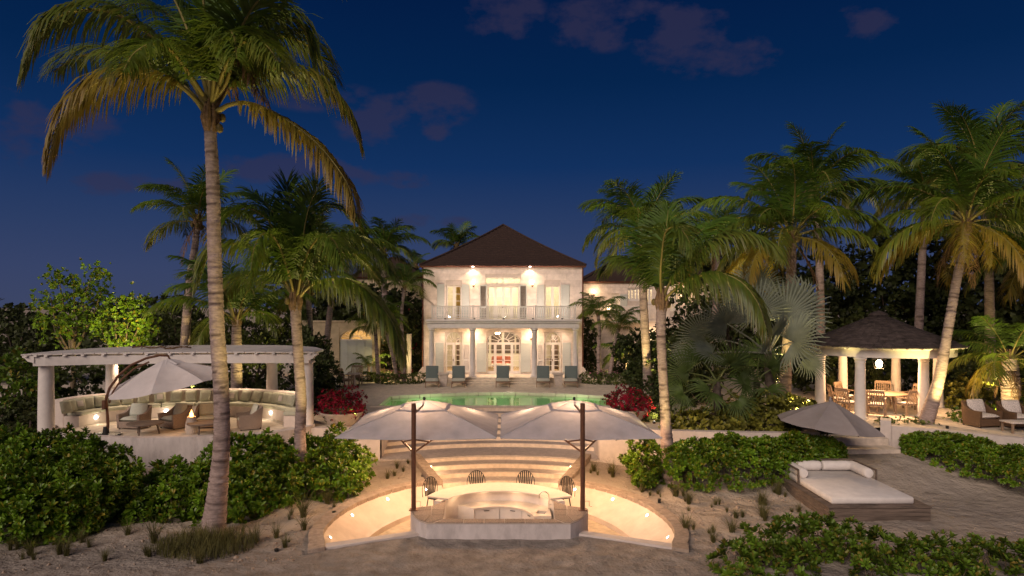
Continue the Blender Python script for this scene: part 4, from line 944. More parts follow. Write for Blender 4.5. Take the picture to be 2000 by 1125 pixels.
for i in range(4):
    a, c = aop[0]+(aop[1]-aop[0])*i/4, aop[0]+(aop[1]-aop[0])*(i+1)/4; shutter(lw, a+0.004, c-0.004, TZ+0.12, zs_-0.065, DL+0.05, m_shut, 'panel')
MB().box(aop[0]-0.05, aop[1]+0.05, DL-0.15, DL+0.04, TZ, TZ+0.1).build('threshold', m_terr, lw)
lamp('POINT', (lx(690), DL+1.6, 4.0), 130, (1, 0.66, 0.30), 0.2, name='room_lamp')
tb = T('rear_block', 'taller block with dark hipped roof half hidden behind the left wing', 'house', (-9, 50, TZ))
DB = 50.0; bx0, bx1 = wx(690, DB), wx(822, DB); bze = wz(541, DB)
bops = [(wx(738, DB), wx(752, DB), wz(612, DB), wz(572, DB)), (wx(772, DB), wx(786, DB), wz(612, DB), wz(572, DB))]
b = MB(); wall_open(b, bx0, bx1, TZ-0.1, bze, DB, DB+0.3, bops); b.box(bx1-0.3, bx1, DB+0.3, DB+7, TZ, bze); b.build('wall', m_wally, tb, smooth=0)
for (a, c, d, e) in bops: leaf_door(tb, a, (a+c)/2, d, e, DB+0.06, 3); leaf_door(tb, (a+c)/2, c, d, e, DB+0.06, 3); MB().box(a, c, DB+0.25, DB+0.28, d, e).build('blind', m_shut, tb)
hip_roof(tb, bx0, bx1, DB, DB+7, bze, wz(505, DB+3.5), bx0+2.2, bx1-2.2, DB+3.4, DB+3.6, m_rope)
def smoothstep(x): x = max(0, min(1, x)); return x*x*(3-2*x)
# ================================================================== ROUND LOUNGE
def ell(t, rx, ry): return (LC[0]+rx*math.cos(R(t)), LC[1]+ry*math.sin(R(t)))
def ell_px(px, rx, ry):                        # where the back half of the ellipse is seen at a photo column
    best = min((abs(CX+F*(ell(t/4, rx, ry)[0]-CAMX)/ell(t/4, rx, ry)[1]-px), t/4) for t in range(-20, 741)); return best[1]
A0, A1 = -2, 182
bench = T('curved_bench', 'long white curved masonry bench round the sunken lounge', 'bench', (LC[0], LC[1]+2.5, TZ))
def ring(b, ri, ro, z0, z1, a0=A0, a1=A1, n=48):
    b.prism([ell(a0+(a1-a0)*i/n, *ri) for i in range(n+1)]+[ell(a1+(a0-a1)*i/n, *ro) for i in range(n+1)], z0, z1)
b = MB(); ring(b, (3.62, 2.42), (4.15, 2.98), TZ-0.02, TZ+0.40); b.build('seat_base', m_plaster, bench, smooth=30)
b = MB(); ring(b, (4.15, 2.98), (4.55, 3.36), TZ-0.3, TZ+0.98); b.build('back_wall', m_plaster, bench, smooth=30, bevel=0.02)
nseg = 9
for i in range(nseg):
    a, c = A0+2+(A1-A0-4)*i/nseg+0.25, A0+2+(A1-A0-4)*(i+1)/nseg-0.25
    b = MB(); ring(b, (3.56, 2.36), (4.13, 2.96), TZ+0.402, TZ+0.53, a, c, 8); o = b.build('seat_cushion', m_sage, bench, smooth=40, bevel=0.03)
pil = [(120, 's'), (138, 's'), (155, 'w'), (172, 's'), (194, 's'), (222, 's'), (249, 's'), (280, 's'), (312, 'w'), (344, 's'), (373, 's'), (401, 's'), (430, 's'), (455, 'w'), (480, 's'), (502, 's'), (522, 's'), (538, 's'), (551, 'w'), (561, 's'), (569, 's')]
ns = nw = 0
for px, kd in pil:
    t = ell_px(px, 3.98, 2.80); p = ell(t, 3.98, 2.80); az = math.atan2(p[1]-(LC[1]-2.0), p[0]-LC[0])
    rot = Matrix.Rotation(az-math.pi/2+rnd.uniform(-0.08, 0.08), 3, 'Z') @ Matrix.Rotation(R(-16+rnd.uniform(-4, 4)), 3, 'X') @ Matrix.Rotation(R(rnd.uniform(-4, 4)), 3, 'Y')
    z = TZ+0.53+0.22
    if kd == 's': lab = f'sage green cushion on the curved bench, {ORD[ns]} green one from its left end'; ns += 1
    else: lab = f'white cushion with green border on the curved bench, {ORD[nw]} such one from its left end'; nw += 1
    t_ = T('cushion', lab, 'cushion', (p[0], p[1], z-0.22), group='cushions along the curved bench')
    MB().pillow((p[0], p[1], z), 0.43, 0.45, 0.21, rot, 8, 3.2).build('cover', m_sage, t_, merge=True)
    if kd == 'w': MB().pillow((p[0], p[1], z), 0.29, 0.30, 0.23, rot, 6, 5).build('white_panel', m_white_f, t_, merge=True)
for px, py in ((188, 832), (325, 823), (528, 811)):
    t = ell_px(px, 3.60, 2.40); p = ell(t, 3.62, 2.42); nrm = Vector((LC[0]-p[0], LC[1]-2.0-p[1], 0)).normalized()
    c = Vector((p[0], p[1], TZ+0.24))
    f = MB().lathe([(0, 0), (0.055, 0), (0.055, 0.03), (0, 0.03)], (0, 0, 0), 12); M4 = nrm.to_track_quat('Z', 'Y').to_matrix()
    f.v = [tuple(c+M4 @ Vector(v)) for v in f.v]; o = f.build('bench_light', m_ledglow, bench)
    lamp('POINT', c+nrm*0.34, 3, (1.0, 0.78, 0.48), 0.05, name='bench_light_lamp')
fill([lounge_pt(t, 4.4, 2.2, 2.9) for t in range(0, 360, 8)], [], TZ+0.004, 'lounge_floor', m_terr, kind='structure')

perg = T('pergola', 'white curved pergola with thick posts over the round bench', 'pergola', (LC[0], 24.5, TZ))
cols = [(-15.42, 23.15, 0.24, TZ-0.6), (-14.95, 26.2, 0.22, TZ), (-9.2, 27.35, 0.21, TZ), (-6.85, 24.2, 0.19, TZ-0.3)]
for x, y, r, z0 in cols:
    h = 3.70-z0
    MB().lathe([(r*1.06, 0), (r*1.05, h*0.4), (r*0.98, h*0.8), (r*0.94, h)], (x, y, z0), 18).build('post', m_white, perg)
    MB().box(x-r*1.1, x+r*1.1, y-r*1.1, y+r*1.1, 3.62, 3.70).build('post_cap', m_white, perg, bevel=0.02)
fe = [(-15.85, 22.58), (-15.2, 22.78), (-14, 23.25), (-12.4, 23.6), (-10.6, 23.85), (-8.8, 23.95), (-7.3, 23.9), (-6.5, 23.82)]
def off(pts, d): return [(x, y+d) for x, y in pts]
b = MB(); fe_in = [(-15.55, 22.68)]+fe[1:-1]+[(-6.72, 23.85)]
for (a, c), (a2, c2_) in zip(zip(fe_in, fe_in[1:]), zip(off(fe_in, 0.24), off(fe_in, 0.24)[1:])): b.prism([a, c, c2_, a2], 3.64, 3.944)
b.build('front_beam', m_white, perg, smooth=30, merge=True)
# stepped corbel ends and top plate
for x, y, s in ((-15.5, 22.66, -1), (-6.78, 23.85, 1)):
    MB().add([(x, y, 3.74), (x+s*0.2, y-0.02, 3.80), (x+s*0.28, y-0.04, 3.90), (x+s*0.36, y-0.05, 3.93), (x+s*0.36, y-0.05, 3.985), (x, y, 3.985)]+[(x, y+0.24, 3.74), (x+s*0.2, y+0.22, 3.80), (x+s*0.28, y+0.2, 3.90), (x+s*0.36, y+0.19, 3.93), (x+s*0.36, y+0.19, 3.985), (x, y+0.24, 3.985)],
             [(0,1,2,3,4,5), (11,10,9,8,7,6)]+[(i, 6+i, 6+(i+1) % 6, (i+1) % 6) for i in range(6)]).build('beam_end', m_white, perg)
back = [(-15.9, 24.4), (-15.4, 26.2), (-14.2, 27.4), (-12.4, 28.0), (-10.6, 28.15), (-8.8, 27.9), (-7.3, 26.7), (-6.55, 25.2)]
bb = MB(); inn = [(-15.3, 25.0), (-14.9, 26.0), (-13.9, 26.9), (-12.3, 27.4), (-10.6, 27.5), (-9.1, 27.25), (-7.6, 26.3), (-6.9, 24.6)]
for i in range(len(inn)-1):
    a, c = Vector(inn[i]), Vector(inn[i+1]); nn_ = Vector((-(c-a).y, (c-a).x)).normalized()*0.22; bb.prism([tuple(a), tuple(c), tuple(c+nn_*-1), tuple(a+nn_*-1)][::1], 3.70, 3.94)
bb.build('rear_beam', m_white, perg, merge=True)
def lerp_line(pts, u):
    k = u*(len(pts)-1); i = min(int(k), len(pts)-2); return Vector(pts[i]).lerp(Vector(pts[i+1]), k-i)
for i in range(17):
    u = (i+0.5)/17; a, c = lerp_line(fe, u)+Vector((0, -0.07)), lerp_line(back, u); MB().bar((*a, 3.974), (*c, 3.974), 0.10, 0.05).build('rafter', m_white, perg)
nb = 30
for i in range(nb):
    u0, u1 = i/nb+0.0012, (i+1)/nb-0.0012
    a0, a1, c0, c1_ = lerp_line(off(fe, -0.05), u0), lerp_line(off(fe, -0.05), u1), lerp_line(back, u0), lerp_line(back, u1)
    MB().prism([tuple(a0), tuple(a1), tuple(c1_), tuple(c0)], 4.003, 4.045+rnd.uniform(-0.003, 0.003)).build('roof_board', m_white, perg, smooth=0)
for u in (0.2, 0.4, 0.6, 0.8):                  # unseen downlights added under the rear beam to wash the bench back
    q_ = lerp_line(inn, u)+Vector((0.0, -0.05)); MB().lathe([(0, 0), (0.05, 0), (0.05, -0.05), (0.04, -0.05), (0, -0.03)], (q_.x, q_.y, 3.70), 10).build('added_downlight', m_ledglow, perg)
    lamp('SPOT', (q_.x, q_.y-0.1, 3.6), 140, (1.0, 0.70, 0.46), 0.08, aim=(q_.x, q_.y-0.9, 1.8), spot=110, blend=0.9, name='added_pergola_lamp')
# lounge umbrella on a bowed arm
D = 22.55; bx = wx(207, D)
ua = T('bowed_umbrella', 'cream octagonal umbrella hanging from a bowed arm over the lounge', 'umbrella', (bx, D, TZ))
armp = [w3(px, py, D+dd) for px, py, dd in ((205, 860, 0), (211, 830, 0), (209, 800, 0.02), (207, 780, 0.04), (214, 758, 0.1), (232, 733, 0.2), (256, 713, 0.35), (285, 700, 0.5), (312, 694, 0.6), (328, 695, 0.7), (334, 705, 0.72))]
MB().tube(armp, [0.06, 0.05, 0.045, 0.045, 0.045, 0.045, 0.045, 0.042, 0.04, 0.035, 0.03], 8).build('arm', m_bronze, ua)
MB().tube([(x+0.10, y+0.02, z-0.12) for x, y, z in armp[3:8]], 0.03, 8).build('inner_arm', m_bronze, ua)
MB().lathe([(0.0, 0), (0.45, 0), (0.45, 0.06), (0.10, 0.10), (0.08, 0.3), (0, 0.3)], (bx, D, TZ), 18).build('base', m_black, ua)
MB().cbox((bx-0.02, D-0.06, wz(790, D)), (0.12, 0.12, 0.3)).build('crank_box', m_bronze, ua, bevel=0.02)
pk = Vector(w3(333, 703, 23.3)); cc = pk-Vector((0.05, 0, 0.78)); tilt = Matrix.Rotation(R(6), 3, 'X') @ Matrix.Rotation(R(-9.5), 3, 'Y')
def oct_canopy(t, c, r, h, rot, mat, n=8, a_off=22.5, name='canopy', sagk=0.10, rows=8, sub=6, scallop=0.02, valance=0.0, rv=0.16):
    b = MB(); c = Vector(c)
    for k in range(n):
        a0_, a1_ = R(a_off+360*k/n), R(a_off+360*(k+1)/n); p0, p1 = Vector((math.cos(a0_), math.sin(a0_), 0))*r, Vector((math.cos(a1_), math.sin(a1_), 0))*r; vs = []
        for i in range(rows+1):
            tt = i/rows
            for j in range(sub+1):
                u = j/sub; e = p0.lerp(p1, u); q = e*(1-tt*(1-0.02)); z = h*(tt**0.86)-sagk*math.sin(math.pi*u)*(0.35+0.65*math.sin(math.pi*min(1, tt+0.1)))*(1-tt)*1.2 - scallop*math.sin(math.pi*u)*(1-tt)**3*0
                vs.append(c+rot @ Vector((q.x*(1-0.03*math.sin(math.pi*u)*(1-tt)), q.y*(1-0.03*math.sin(math.pi*u)*(1-tt)), z)))
        o_ = b.add(vs, [(i*(sub+1)+j, i*(sub+1)+j+1, (i+1)*(sub+1)+j+1, (i+1)*(sub+1)+j) for i in range(rows) for j in range(sub)])
    cv = b.build(name, mat, t, smooth=22, merge=True)
    for k in range(n):
        a0_ = R(a_off+360*k/n); MB().tube([c+rot @ Vector((0, 0, h-0.03)), c+rot @ Vector((math.cos(a0_)*r*0.985, math.sin(a0_)*r*0.985, -0.025))], 0.012, 5).build('rib', m_bronze, t)
    return cv
oct_canopy(ua, cc, 2.02, 0.80, tilt, m_canopyw, 8, 12)
oct_canopy(ua, cc+Vector((0, 0, 0.62)), 0.5, 0.22, tilt, m_canopyw, 8, 12, 'vent_cap', 0.02)

# wicker armchairs, coffee tables, fire
def make_armchair(name, mat, cush, w=0.82, d=0.80):
    """open side faces +y"""
    t = T(name, None, 'armchair')
    b = MB(); n = 18; prof_ = []
    for i in range(n+1):
        u = -1+2*i/n                                   # along the wrap-round back
        if abs(u) < 0.42: x = u/0.42*w/2*0.80; y = -d/2+0.02
        else:
            v = (abs(u)-0.42)/0.58; x = math.copysign(w/2*(0.80+0.20*min(1, v*4)), u); y = -d/2+0.02+max(0, v-0.04)*d
        hgt = 0.86 if abs(u) < 0.42 else 0.86-0.28*smoothstep((abs(u)-0.42)/0.35)
        prof_.append((x, y, hgt))
    vs = []
    for x, y, hgt in prof_:
        k = 1.05 if y < -d/2+0.1 else 1.0
        sx = 0.10*(1 if x > 0 else -1) if abs(x) > w*0.42 else 0
        iy = y+0.10 if abs(x) <= w*0.42 else y
        vs += [(x*0.97, y*0.97, 0.04), (x, y*k, hgt*0.6), (x*1.03, y*k*1.06, hgt), (x*1.03-sx, iy*1.04, hgt), (x-sx, iy, 0.3)]
    m = 5; fs = [(i*m+j, (i+1)*m+j, (i+1)*m+j+1, i*m+j+1) for i in range(n) for j in range(m-1)]
    fs += [(0, 1, 2, 3, 4), tuple(n*m+j for j in (4, 3, 2, 1, 0))]
    b.add(vs, fs); b.build('wicker_shell', mat, t, smooth=45, merge=True)
    MB().box(-w/2+0.06, w/2-0.06, -d/2+0.06, d/2-0.02, 0.05, 0.30).build('seat_base', mat, t, bevel=0.02)
    MB().pillow((0, 0.06, 0.38), w-0.18, d-0.14, 0.16, Matrix.Rotation(R(90), 3, 'X'), 8, 8).build('seat_cushion', cush, t, merge=True)
    MB().pillow((0, -d/2+0.23, 0.68), w-0.22, 0.52, 0.22, Matrix.Rotation(R(18), 3, 'X'), 8, 4).build('back_cushion', cush, t, merge=True)
    for sx in (-1, 1):
        for sy in (-1, 1): MB().box(sx*(w/2-0.08)-0.025, sx*(w/2-0.08)+0.025, sy*(d/2-0.08)-0.025, sy*(d/2-0.08)+0.025, 0, 0.08).build('leg', m_dark, t)
    return t
ac = make_armchair('wicker_armchair', m_wicker, m_mint, 0.95, 0.86)
chairs = [(264, 24.0, 172, 'grey wicker armchair with mint cushions nearest the bowed umbrella pole'), (343, 24.1, 150, 'grey wicker armchair with mint cushions just left of the fire urn'),
          (407, 24.2, -165, 'grey wicker armchair with mint cushions half behind the tall palm trunk'), (487, 23.9, 118, 'grey wicker armchair seen from its side, right of the tall palm trunk')]
for i, (px, D, rz, lab) in enumerate(chairs):
    o = ac if i == 0 else dup(ac); put(o, (wx(px, D), D, TZ+0.005), R(rz), 0.9); o['label'] = lab; o['group'] = 'wicker armchairs in the lounge'
for px, D, lab, r in ((284, 22.75, 'round weathered coffee table in front of the left armchair', 0.56), (398, 22.8, 'round weathered coffee table beside the fire urn', 0.52)):
    x = wx(px, D); t = T('coffee_table', lab, 'table', (x, D, TZ))
    MB().lathe([(0, 0.36), (r, 0.36), (r+0.01, 0.38), (r, 0.405), (0, 0.405)], (x, D, TZ), 28).build('table_top', m_oldwood, t)
    for k in range(3):
        a = R(30+120*k); MB().tube([(x+r*0.75*math.cos(a), D+r*0.75*math.sin(a), TZ), (x+r*0.6*math.cos(a), D+r*0.6*math.sin(a), TZ+0.36)], 0.03, 6).build('leg', m_oldwood, t)
D = 22.9; fx = wx(374, D)
t = T('fire_urn', 'pale tapering urn with a small flame burning on top', 'fire urn', (fx, D, TZ))
MB().lathe([(0.0, 0), (0.16, 0), (0.20, 0.14), (0.19, 0.34), (0.135, 0.54), (0.15, 0.58), (0.11, 0.58), (0.10, 0.52), (0, 0.52)], (fx, D, TZ), 20).build('urn', m_planter, t)
fl = MB(); 
for k, (dx, dy, s) in enumerate(((0, 0, 0.72), (0.03, 0.02, 0.45), (-0.035, -0.01, 0.5))): fl.lathe([(0.02*s, 0), (0.075*s, 0.08*s), (0.06*s, 0.17*s), (0.025*s, 0.28*s), (0.0, 0.36*s)], (fx+dx, D+dy, TZ+0.56), 10)
fl.build('flame', m_flame, t); lamp('POINT', (fx, D, TZ+0.95), 16, (1.0, 0.50, 0.18), 0.08, name='flame_light')
t = T('fallen_frond', 'dry brown palm frond lying on top of the pergola', 'palm frond', (wx(310, 25.4), 25.4, 4.05))
b = MB(); c0 = Vector(t.location)
b.tube([c0+Vector((-1.0+2.2*i/8, 0.25*math.sin(i*0.8), 0.05+0.04*math.sin(i*2))) for i in range(9)], 0.025, 6); b.build('stalk', m_frondd, t)
b = MB()
for i in range(60):
    u = -0.9+2.0*rnd.random(); p = c0+Vector((u, 0.1*rnd.uniform(-1, 1), 0.05)); q = p+Vector((rnd.uniform(0.1, 0.5), rnd.choice((-1, 1))*rnd.uniform(0.1, 0.4), rnd.uniform(-0.02, 0.10)))
    s = Vector((0.02, 0.02, 0)); b.add([p-s, p+s, q+s*0.3, q-s*0.3], [(0, 1, 2, 3)])
b.build('leaflets', m_frondd, t, smooth=0)['kind'] = 'stuff'

# ================================================================== ROUND PAVILION
gc = (wx(1716, 28.2), 28.2); gx, gy = gc
gaz = T('round_pavilion', 'round white columned pavilion with conical grey shingle roof', 'pavilion', (gx, gy, TZ))
colp = [(1602, 27.6), (1646, 30.3), (1680, 26.0), (1750, 30.5), (1804, 26.4), (1832, 28.9)]
zbt = 3.68
for px, D in colp:
    x = wx(px, D); h = zbt-TZ
    c = MB().lathe([(0.25, 0), (0.25, 0.07), (0.225, 0.09), (0.205, 0.14), (0.20, h*0.4), (0.175, h-0.20), (0.20, h-0.18), (0.18, h-0.14), (0.21, h-0.06), (0.23, h-0.05), (0.23, h)], (x, D, TZ), 20).build('column', m_white, gaz)
rad = 2.60
b = MB(); b.lathe([(rad-0.2, zbt), (rad+0.14, zbt), (rad+0.14, zbt+0.30), (rad+0.26, zbt+0.34), (rad+0.26, zbt+0.37), (rad-0.2, zbt+0.37), (rad-0.2, zbt)], (gx, gy, 0), 48); b.build('ring_beam', m_white, gaz, smooth=30)
b = MB()
for k in range(36):
    a = 2*math.pi*k/36; b.bar((gx+(rad-0.2)*math.cos(a), gy+(rad-0.2)*math.sin(a), zbt+0.40), (gx+(rad+0.46)*math.cos(a), gy+(rad+0.46)*math.sin(a), zbt+0.36), 0.05, 0.06)
b.build('rafter_ends', m_white, gaz, smooth=0)['kind'] = 'stuff'
# cone laid in courses of single shingles
rr0, z0, z1 = rad+0.55, zbt+0.38, 5.32; nrow = 15; cnt = 0; alls = MB()
for i in range(nrow):
    t0, t1 = i/nrow, (i+1)/nrow; f = lambda t: (rr0*(1-t)+0.12*t, z0+(z1-z0)*(0.80*t+0.20*t*t))
    (ra_, za), (rb_, zb_) = f(t0), f(min(1, t1+0.03)); n = max(10, int(2*math.pi*ra_/0.30))
    for k in range(n):
        a, c = 2*math.pi*(k+0.5*(i % 2))/n, 2*math.pi*(k+1+0.5*(i % 2))/n-0.012/ra_; w = rnd.uniform(0, 0.012)
        p = lambda r, z, an: (gx+r*math.cos(an), gy+r*math.sin(an), z)
        bm_ = MB().add([p(ra_, za+w, a), p(ra_, za+w, c), p(rb_, zb_, c), p(rb_, zb_, a), p(ra_, za+0.03+w, a), p(ra_, za+0.03+w, c), p(rb_, zb_+0.012, c), p(rb_, zb_+0.012, a)], [(0,3,2,1),(4,5,6,7),(0,1,5,4),(1,2,6,5),(2,3,7,6),(3,0,4,7)])
        am = (a+c)/2 % (2*math.pi)
        if math.sin(am) < 0.25 and cnt < 290: bm_.build('shingle', m_shing2, gaz, smooth=0); cnt += 1
        else: alls.add(bm_.v, bm_.f)
alls.build('roof', m_shing2, gaz, smooth=0)['kind'] = 'stuff'
MB().lathe([(0.40, -0.06), (0.30, 0.04), (0.0, 0.16)], (gx, gy, z1), 12).build('roof_cap', m_shing2, gaz)
b = MB(); b.lathe([(0, zbt+0.36), (rad, zbt+0.36)], (gx, gy, 0), 32); b.build('ceiling', m_white, gaz)
fill([(gx+3.0*math.cos(R(a)), gy+3.0*math.sin(R(a))) for a in range(0, 360, 8)], [], TZ+0.006, 'pavilion_floor', m_terr, kind='structure')
D = 27.6; lx_, lz_ = wx(1717, D), wz(710, D)
t = T('hanging_lantern', 'bright glass lantern hanging under the pavilion ceiling', 'lantern', (lx_, D, lz_))
b = MB()
for k in range(4):
    a0_, a1_ = R(45+90*k), R(135+90*k); p = lambda a, r, z: (lx_+r*math.cos(a), D+r*math.sin(a), lz_+z)
    b.bar(p(a0_, 0.17, -0.20), p(a0_, 0.26, 0.17), 0.012); b.bar(p(a0_, 0.26, 0.17), p(a1_, 0.26, 0.17), 0.012); b.bar(p(a0_, 0.17, -0.20), p(a1_, 0.17, -0.20), 0.012); b.bar(p(a0_, 0.26, 0.17), p(a0_, 0.04, 0.30), 0.016)
b.tube([(lx_, D, lz_+0.28), (lx_, D, zbt+0.36)], 0.01, 6); b.build('lantern_frame', m_black, t)
MB().lathe([(0.0, -0.17), (0.10, -0.13), (0.13, 0.04), (0.07, 0.14), (0, 0.16)], (lx_, D, lz_), 10).build('flame_bulb', m_lampglow, t)
lamp('POINT', (lx_, D, lz_-0.30), 520, (1.0, 0.60, 0.29), 0.08, name='lantern_light')
def make_dchair(name, cush=m_white_f):
    t = T(name, None, 'chair'); w, d = 0.56, 0.52
    for sx in (-1, 1):
        MB().box(sx*w/2-0.025, sx*w/2+0.025, d/2-0.05, d/2, 0, 0.66).build('leg', m_teak, t)
        MB().add([(sx*w/2-0.025, -d/2, 0), (sx*w/2+0.025, -d/2, 0), (sx*w/2+0.025, -d/2+0.05, 0), (sx*w/2-0.025, -d/2+0.05, 0)]+[(sx*w/2-0.025, -d/2, 0.45), (sx*w/2+0.025, -d/2, 0.45), (sx*w/2+0.025, -d/2+0.05, 0.45), (sx*w/2-0.025, -d/2+0.05, 0.45)]+[(sx*w/2-0.025, -d/2-0.12, 0.95), (sx*w/2+0.025, -d/2-0.12, 0.95), (sx*w/2+0.025, -d/2-0.07, 0.95), (sx*w/2-0.025, -d/2-0.07, 0.95)],
                 [(0,3,2,1),(8,9,10,11)]+[(i+4*k, (i+1) % 4+4*k, (i+1) % 4+4+4*k, i+4+4*k) for k in (0, 1) for i in range(4)]).build('leg', m_teak, t)
        MB().box(sx*w/2-0.035, sx*w/2+0.035, -d/2-0.02, d/2+0.02, 0.64, 0.67).build('armrest', m_teak, t)
    MB().box(-w/2, w/2, -d/2, d/2, 0.38, 0.42).build('seat', m_teak, t, bevel=0.01)
    MB().pillow((0, 0, 0.45), w-0.06, d-0.04, 0.08, Matrix.Rotation(R(90), 3, 'X'), 6, 8).build('seat_cushion', cush, t, merge=True)
    MB().cbox((0, -d/2-0.09, 0.93), (w, 0.035, 0.11), Matrix.Rotation(R(13), 3, 'X')).build('top_rail', m_teak, t)
    for i in range(6): MB().cbox((-w/2+0.09+(w-0.18)*i/5, -d/2-0.035, 0.68), (0.038, 0.016, 0.48), Matrix.Rotation(R(13), 3, 'X')).build('slat', m_teak, t)
    return t
tx, ty = wx(1722, 28.0), 28.0
t = T('round_table', 'round teak dining table in the middle of the pavilion', 'table', (tx, ty, TZ))
MB().lathe([(0, 0.70), (0.95, 0.70), (0.97, 0.72), (0.95, 0.745), (0, 0.745)], (tx, ty, TZ), 30).build('table_top', m_teak, t)
for k in range(4):
    a = R(45+90*k); MB().bar((tx+0.5*math.cos(a), ty+0.5*math.sin(a), TZ), (tx+0.4*math.cos(a), ty+0.4*math.sin(a), TZ+0.70), 0.08).build('leg', m_teak, t)
dc = make_dchair('teak_chair')
dls = ['teak armchair seen side-on behind the leftmost front pavilion column gap', 'teak armchair with its back towards the beach, left of the front column', 'teak armchair facing the beach at the back left of the round table', 'teak armchair with its back towards the beach, straight below the lantern', 'teak armchair facing the beach at the back of the table under the lantern', 'teak armchair with its slatted back turned, left of the leaning palm', 'teak armchair facing the table beside the right front column']
for i, (px, D, a) in enumerate(((1637, 28.3, 80), (1656, 27.3, 40), (1652, 29.2, 130), (1712, 26.7, 0), (1724, 29.6, 180), (1771, 26.9, -35), (1784, 28.5, -120))):
    o = dc if i == 0 else dup(dc); x = wx(px, D); put(o, (x, D, TZ+0.008), math.atan2(ty-D, tx-x)-math.pi/2, 1.04); o['label'] = dls[i]; o['group'] = 'teak chairs round the pavilion table'

# ================================================================== DAYBED AND PARASOL
db = T('daybed', 'low weathered timber daybed platform with white mattress on the sand', 'daybed', (10.0, 19.6, 0.0))
x0, x1, y0, y1, zt = 8.62, 11.28, 17.85, 21.45, 0.38
for k, (za, zb_) in enumerate(((0.0, 0.115), (0.12, 0.235), (0.24, 0.345))):
    for (a, b_, c, d_) in ((x0, x1, y0, y0+0.04), (x0, x1, y1-0.04, y1), (x0, x0+0.04, y0+0.042, y1-0.042), (x1-0.04, x1, y0+0.042, y1-0.042)):
        MB().box(a, b_, c, d_, za-0.25*(k == 0), zb_).build('skirt_board', m_oldwood, db, bevel=0.004)
nb = 14
for i in range(nb): MB().box(x0-0.03+(x1-x0+0.06)*i/nb+0.004, x0-0.03+(x1-x0+0.06)*(i+1)/nb-0.004, y0-0.03, y1+0.03, 0.35, zt+rnd.uniform(-0.002, 0.002)).build('deck_board', m_oldwood, db, bevel=0.004)
mx0, mx1, my0, my1 = 8.78, 10.98, 18.05, 21.2
MB().box(mx0, mx1, my0, my1, zt+0.004, zt+0.19).build('mattress', m_white_f, db, bevel=0.035, smooth=60)
def bolster(a, b_, r, lab=None):
    a = Vector(a); b_ = Vector(b_); L = (b_-a).length; d_ = (b_-a)/L
    pts = [a+d_*(L*u) for u in (0, 0.012, 0.04, 0.12, 0.3, 0.5, 0.7, 0.88, 0.96, 0.988, 1)]
    MB().tube(pts, [r*0.55, r*0.85, r*0.97, r, r*1.02, r*0.99, r*1.02, r, r*0.97, r*0.85, r*0.55], 16).build('bolster', m_white_f, db)
bolster((mx0+0.25, my1-0.16, zt+0.34), ((mx0+mx1)/2-0.02, my1-0.16, zt+0.34), 0.15); bolster(((mx0+mx1)/2+0.02, my1-0.16, zt+0.34), (mx1-0.2, my1-0.16, zt+0.34), 0.15)
bolster((mx0+0.15, my1-0.05, zt+0.33), (mx0+0.15, my1-1.15, zt+0.33), 0.15); bolster((mx1-0.13, my1-0.05, zt+0.33), (mx1-0.13, my1-1.15, zt+0.33), 0.15)
for pts in ([(mx0-0.04, my1+0.06, zt), (mx0-0.04, my1+0.06, zt+0.48), (mx1+0.04, my1+0.06, zt+0.48), (mx1+0.04, my1+0.06, zt)],
            [(mx0-0.04, my1+0.06, zt+0.45), (mx0-0.04, my1-1.2, zt+0.45), (mx0-0.04, my1-1.2, zt)], [(mx1+0.04, my1+0.06, zt+0.45), (mx1+0.04, my1-1.2, zt+0.45), (mx1+0.04, my1-1.2, zt)]):
    b = MB()
    for a, c in zip(pts, pts[1:]): b.bar(a, c, 0.045)
    b.build('guard_rail', m_oldwood, db)
D = 22.0; pxx = wx(1610, D); gz0 = gz(pxx, D)
pa = T('parasol', 'taupe parasol on a thin dark pole behind the white daybed', 'umbrella', (pxx, D, gz0))
top = Vector(w3(1622, 782, D))
MB().tube([(pxx, D, gz0), tuple(Vector((pxx, D, gz0)).lerp(top, 0.97))], 0.028, 8).build('pole', m_dark, pa)
MB().lathe([(0, 0), (0.3, 0), (0.3, 0.06), (0.06, 0.08), (0.05, 0.3), (0, 0.3)], (pxx, D, gz0), 16).build('base', m_black, pa)
oct_canopy(pa, top-Vector((0.05, 0, 0.80)), 1.64, 0.78, Matrix.Rotation(R(6.5), 3, 'Y') @ Matrix.Rotation(R(1), 3, 'X'), m_canopyd, 8, 5, sagk=0.07)
MB().lathe([(0.05, -0.03), (0.06, 0.02), (0.03, 0.06), (0.03, 0.10), (0, 0.13)], tuple(top), 10).build('finial', m_canopyd, pa)

# right lounge corner
ac2 = make_armchair('brown_armchair', m_wicker2, m_pat_f, 0.92, 0.86)
for i, (px, D, rz, lab) in enumerate(((1916, 24.4, 190, 'brown wicker armchair with pale patterned cushions beside the small palm'), (1985, 24.2, 186, 'brown wicker armchair with pale patterned cushions cut by the frame edge'))):
    o = ac2 if i == 0 else dup(ac2); put(o, (wx(px, D), D, TZ+0.005), R(rz)); o['label'] = lab; o['group'] = 'patterned armchairs behind the low wall'
D = 23.2; x = wx(1992, D); t = T('low_table', 'small pale low table beside the patterned armchairs', 'table', (x, D, TZ))
MB().box(x-0.5, x+0.5, D-0.3, D+0.3, TZ+0.33, TZ+0.38).build('table_top', m_pat_f, t, bevel=0.01)
for sx in (-1, 1):
    for sy in (-1, 1): MB().box(x+sx*0.42-0.03, x+sx*0.42+0.03, D+sy*0.24-0.03, D+sy*0.24+0.03, TZ, TZ+0.33).build('leg', m_teak, t)

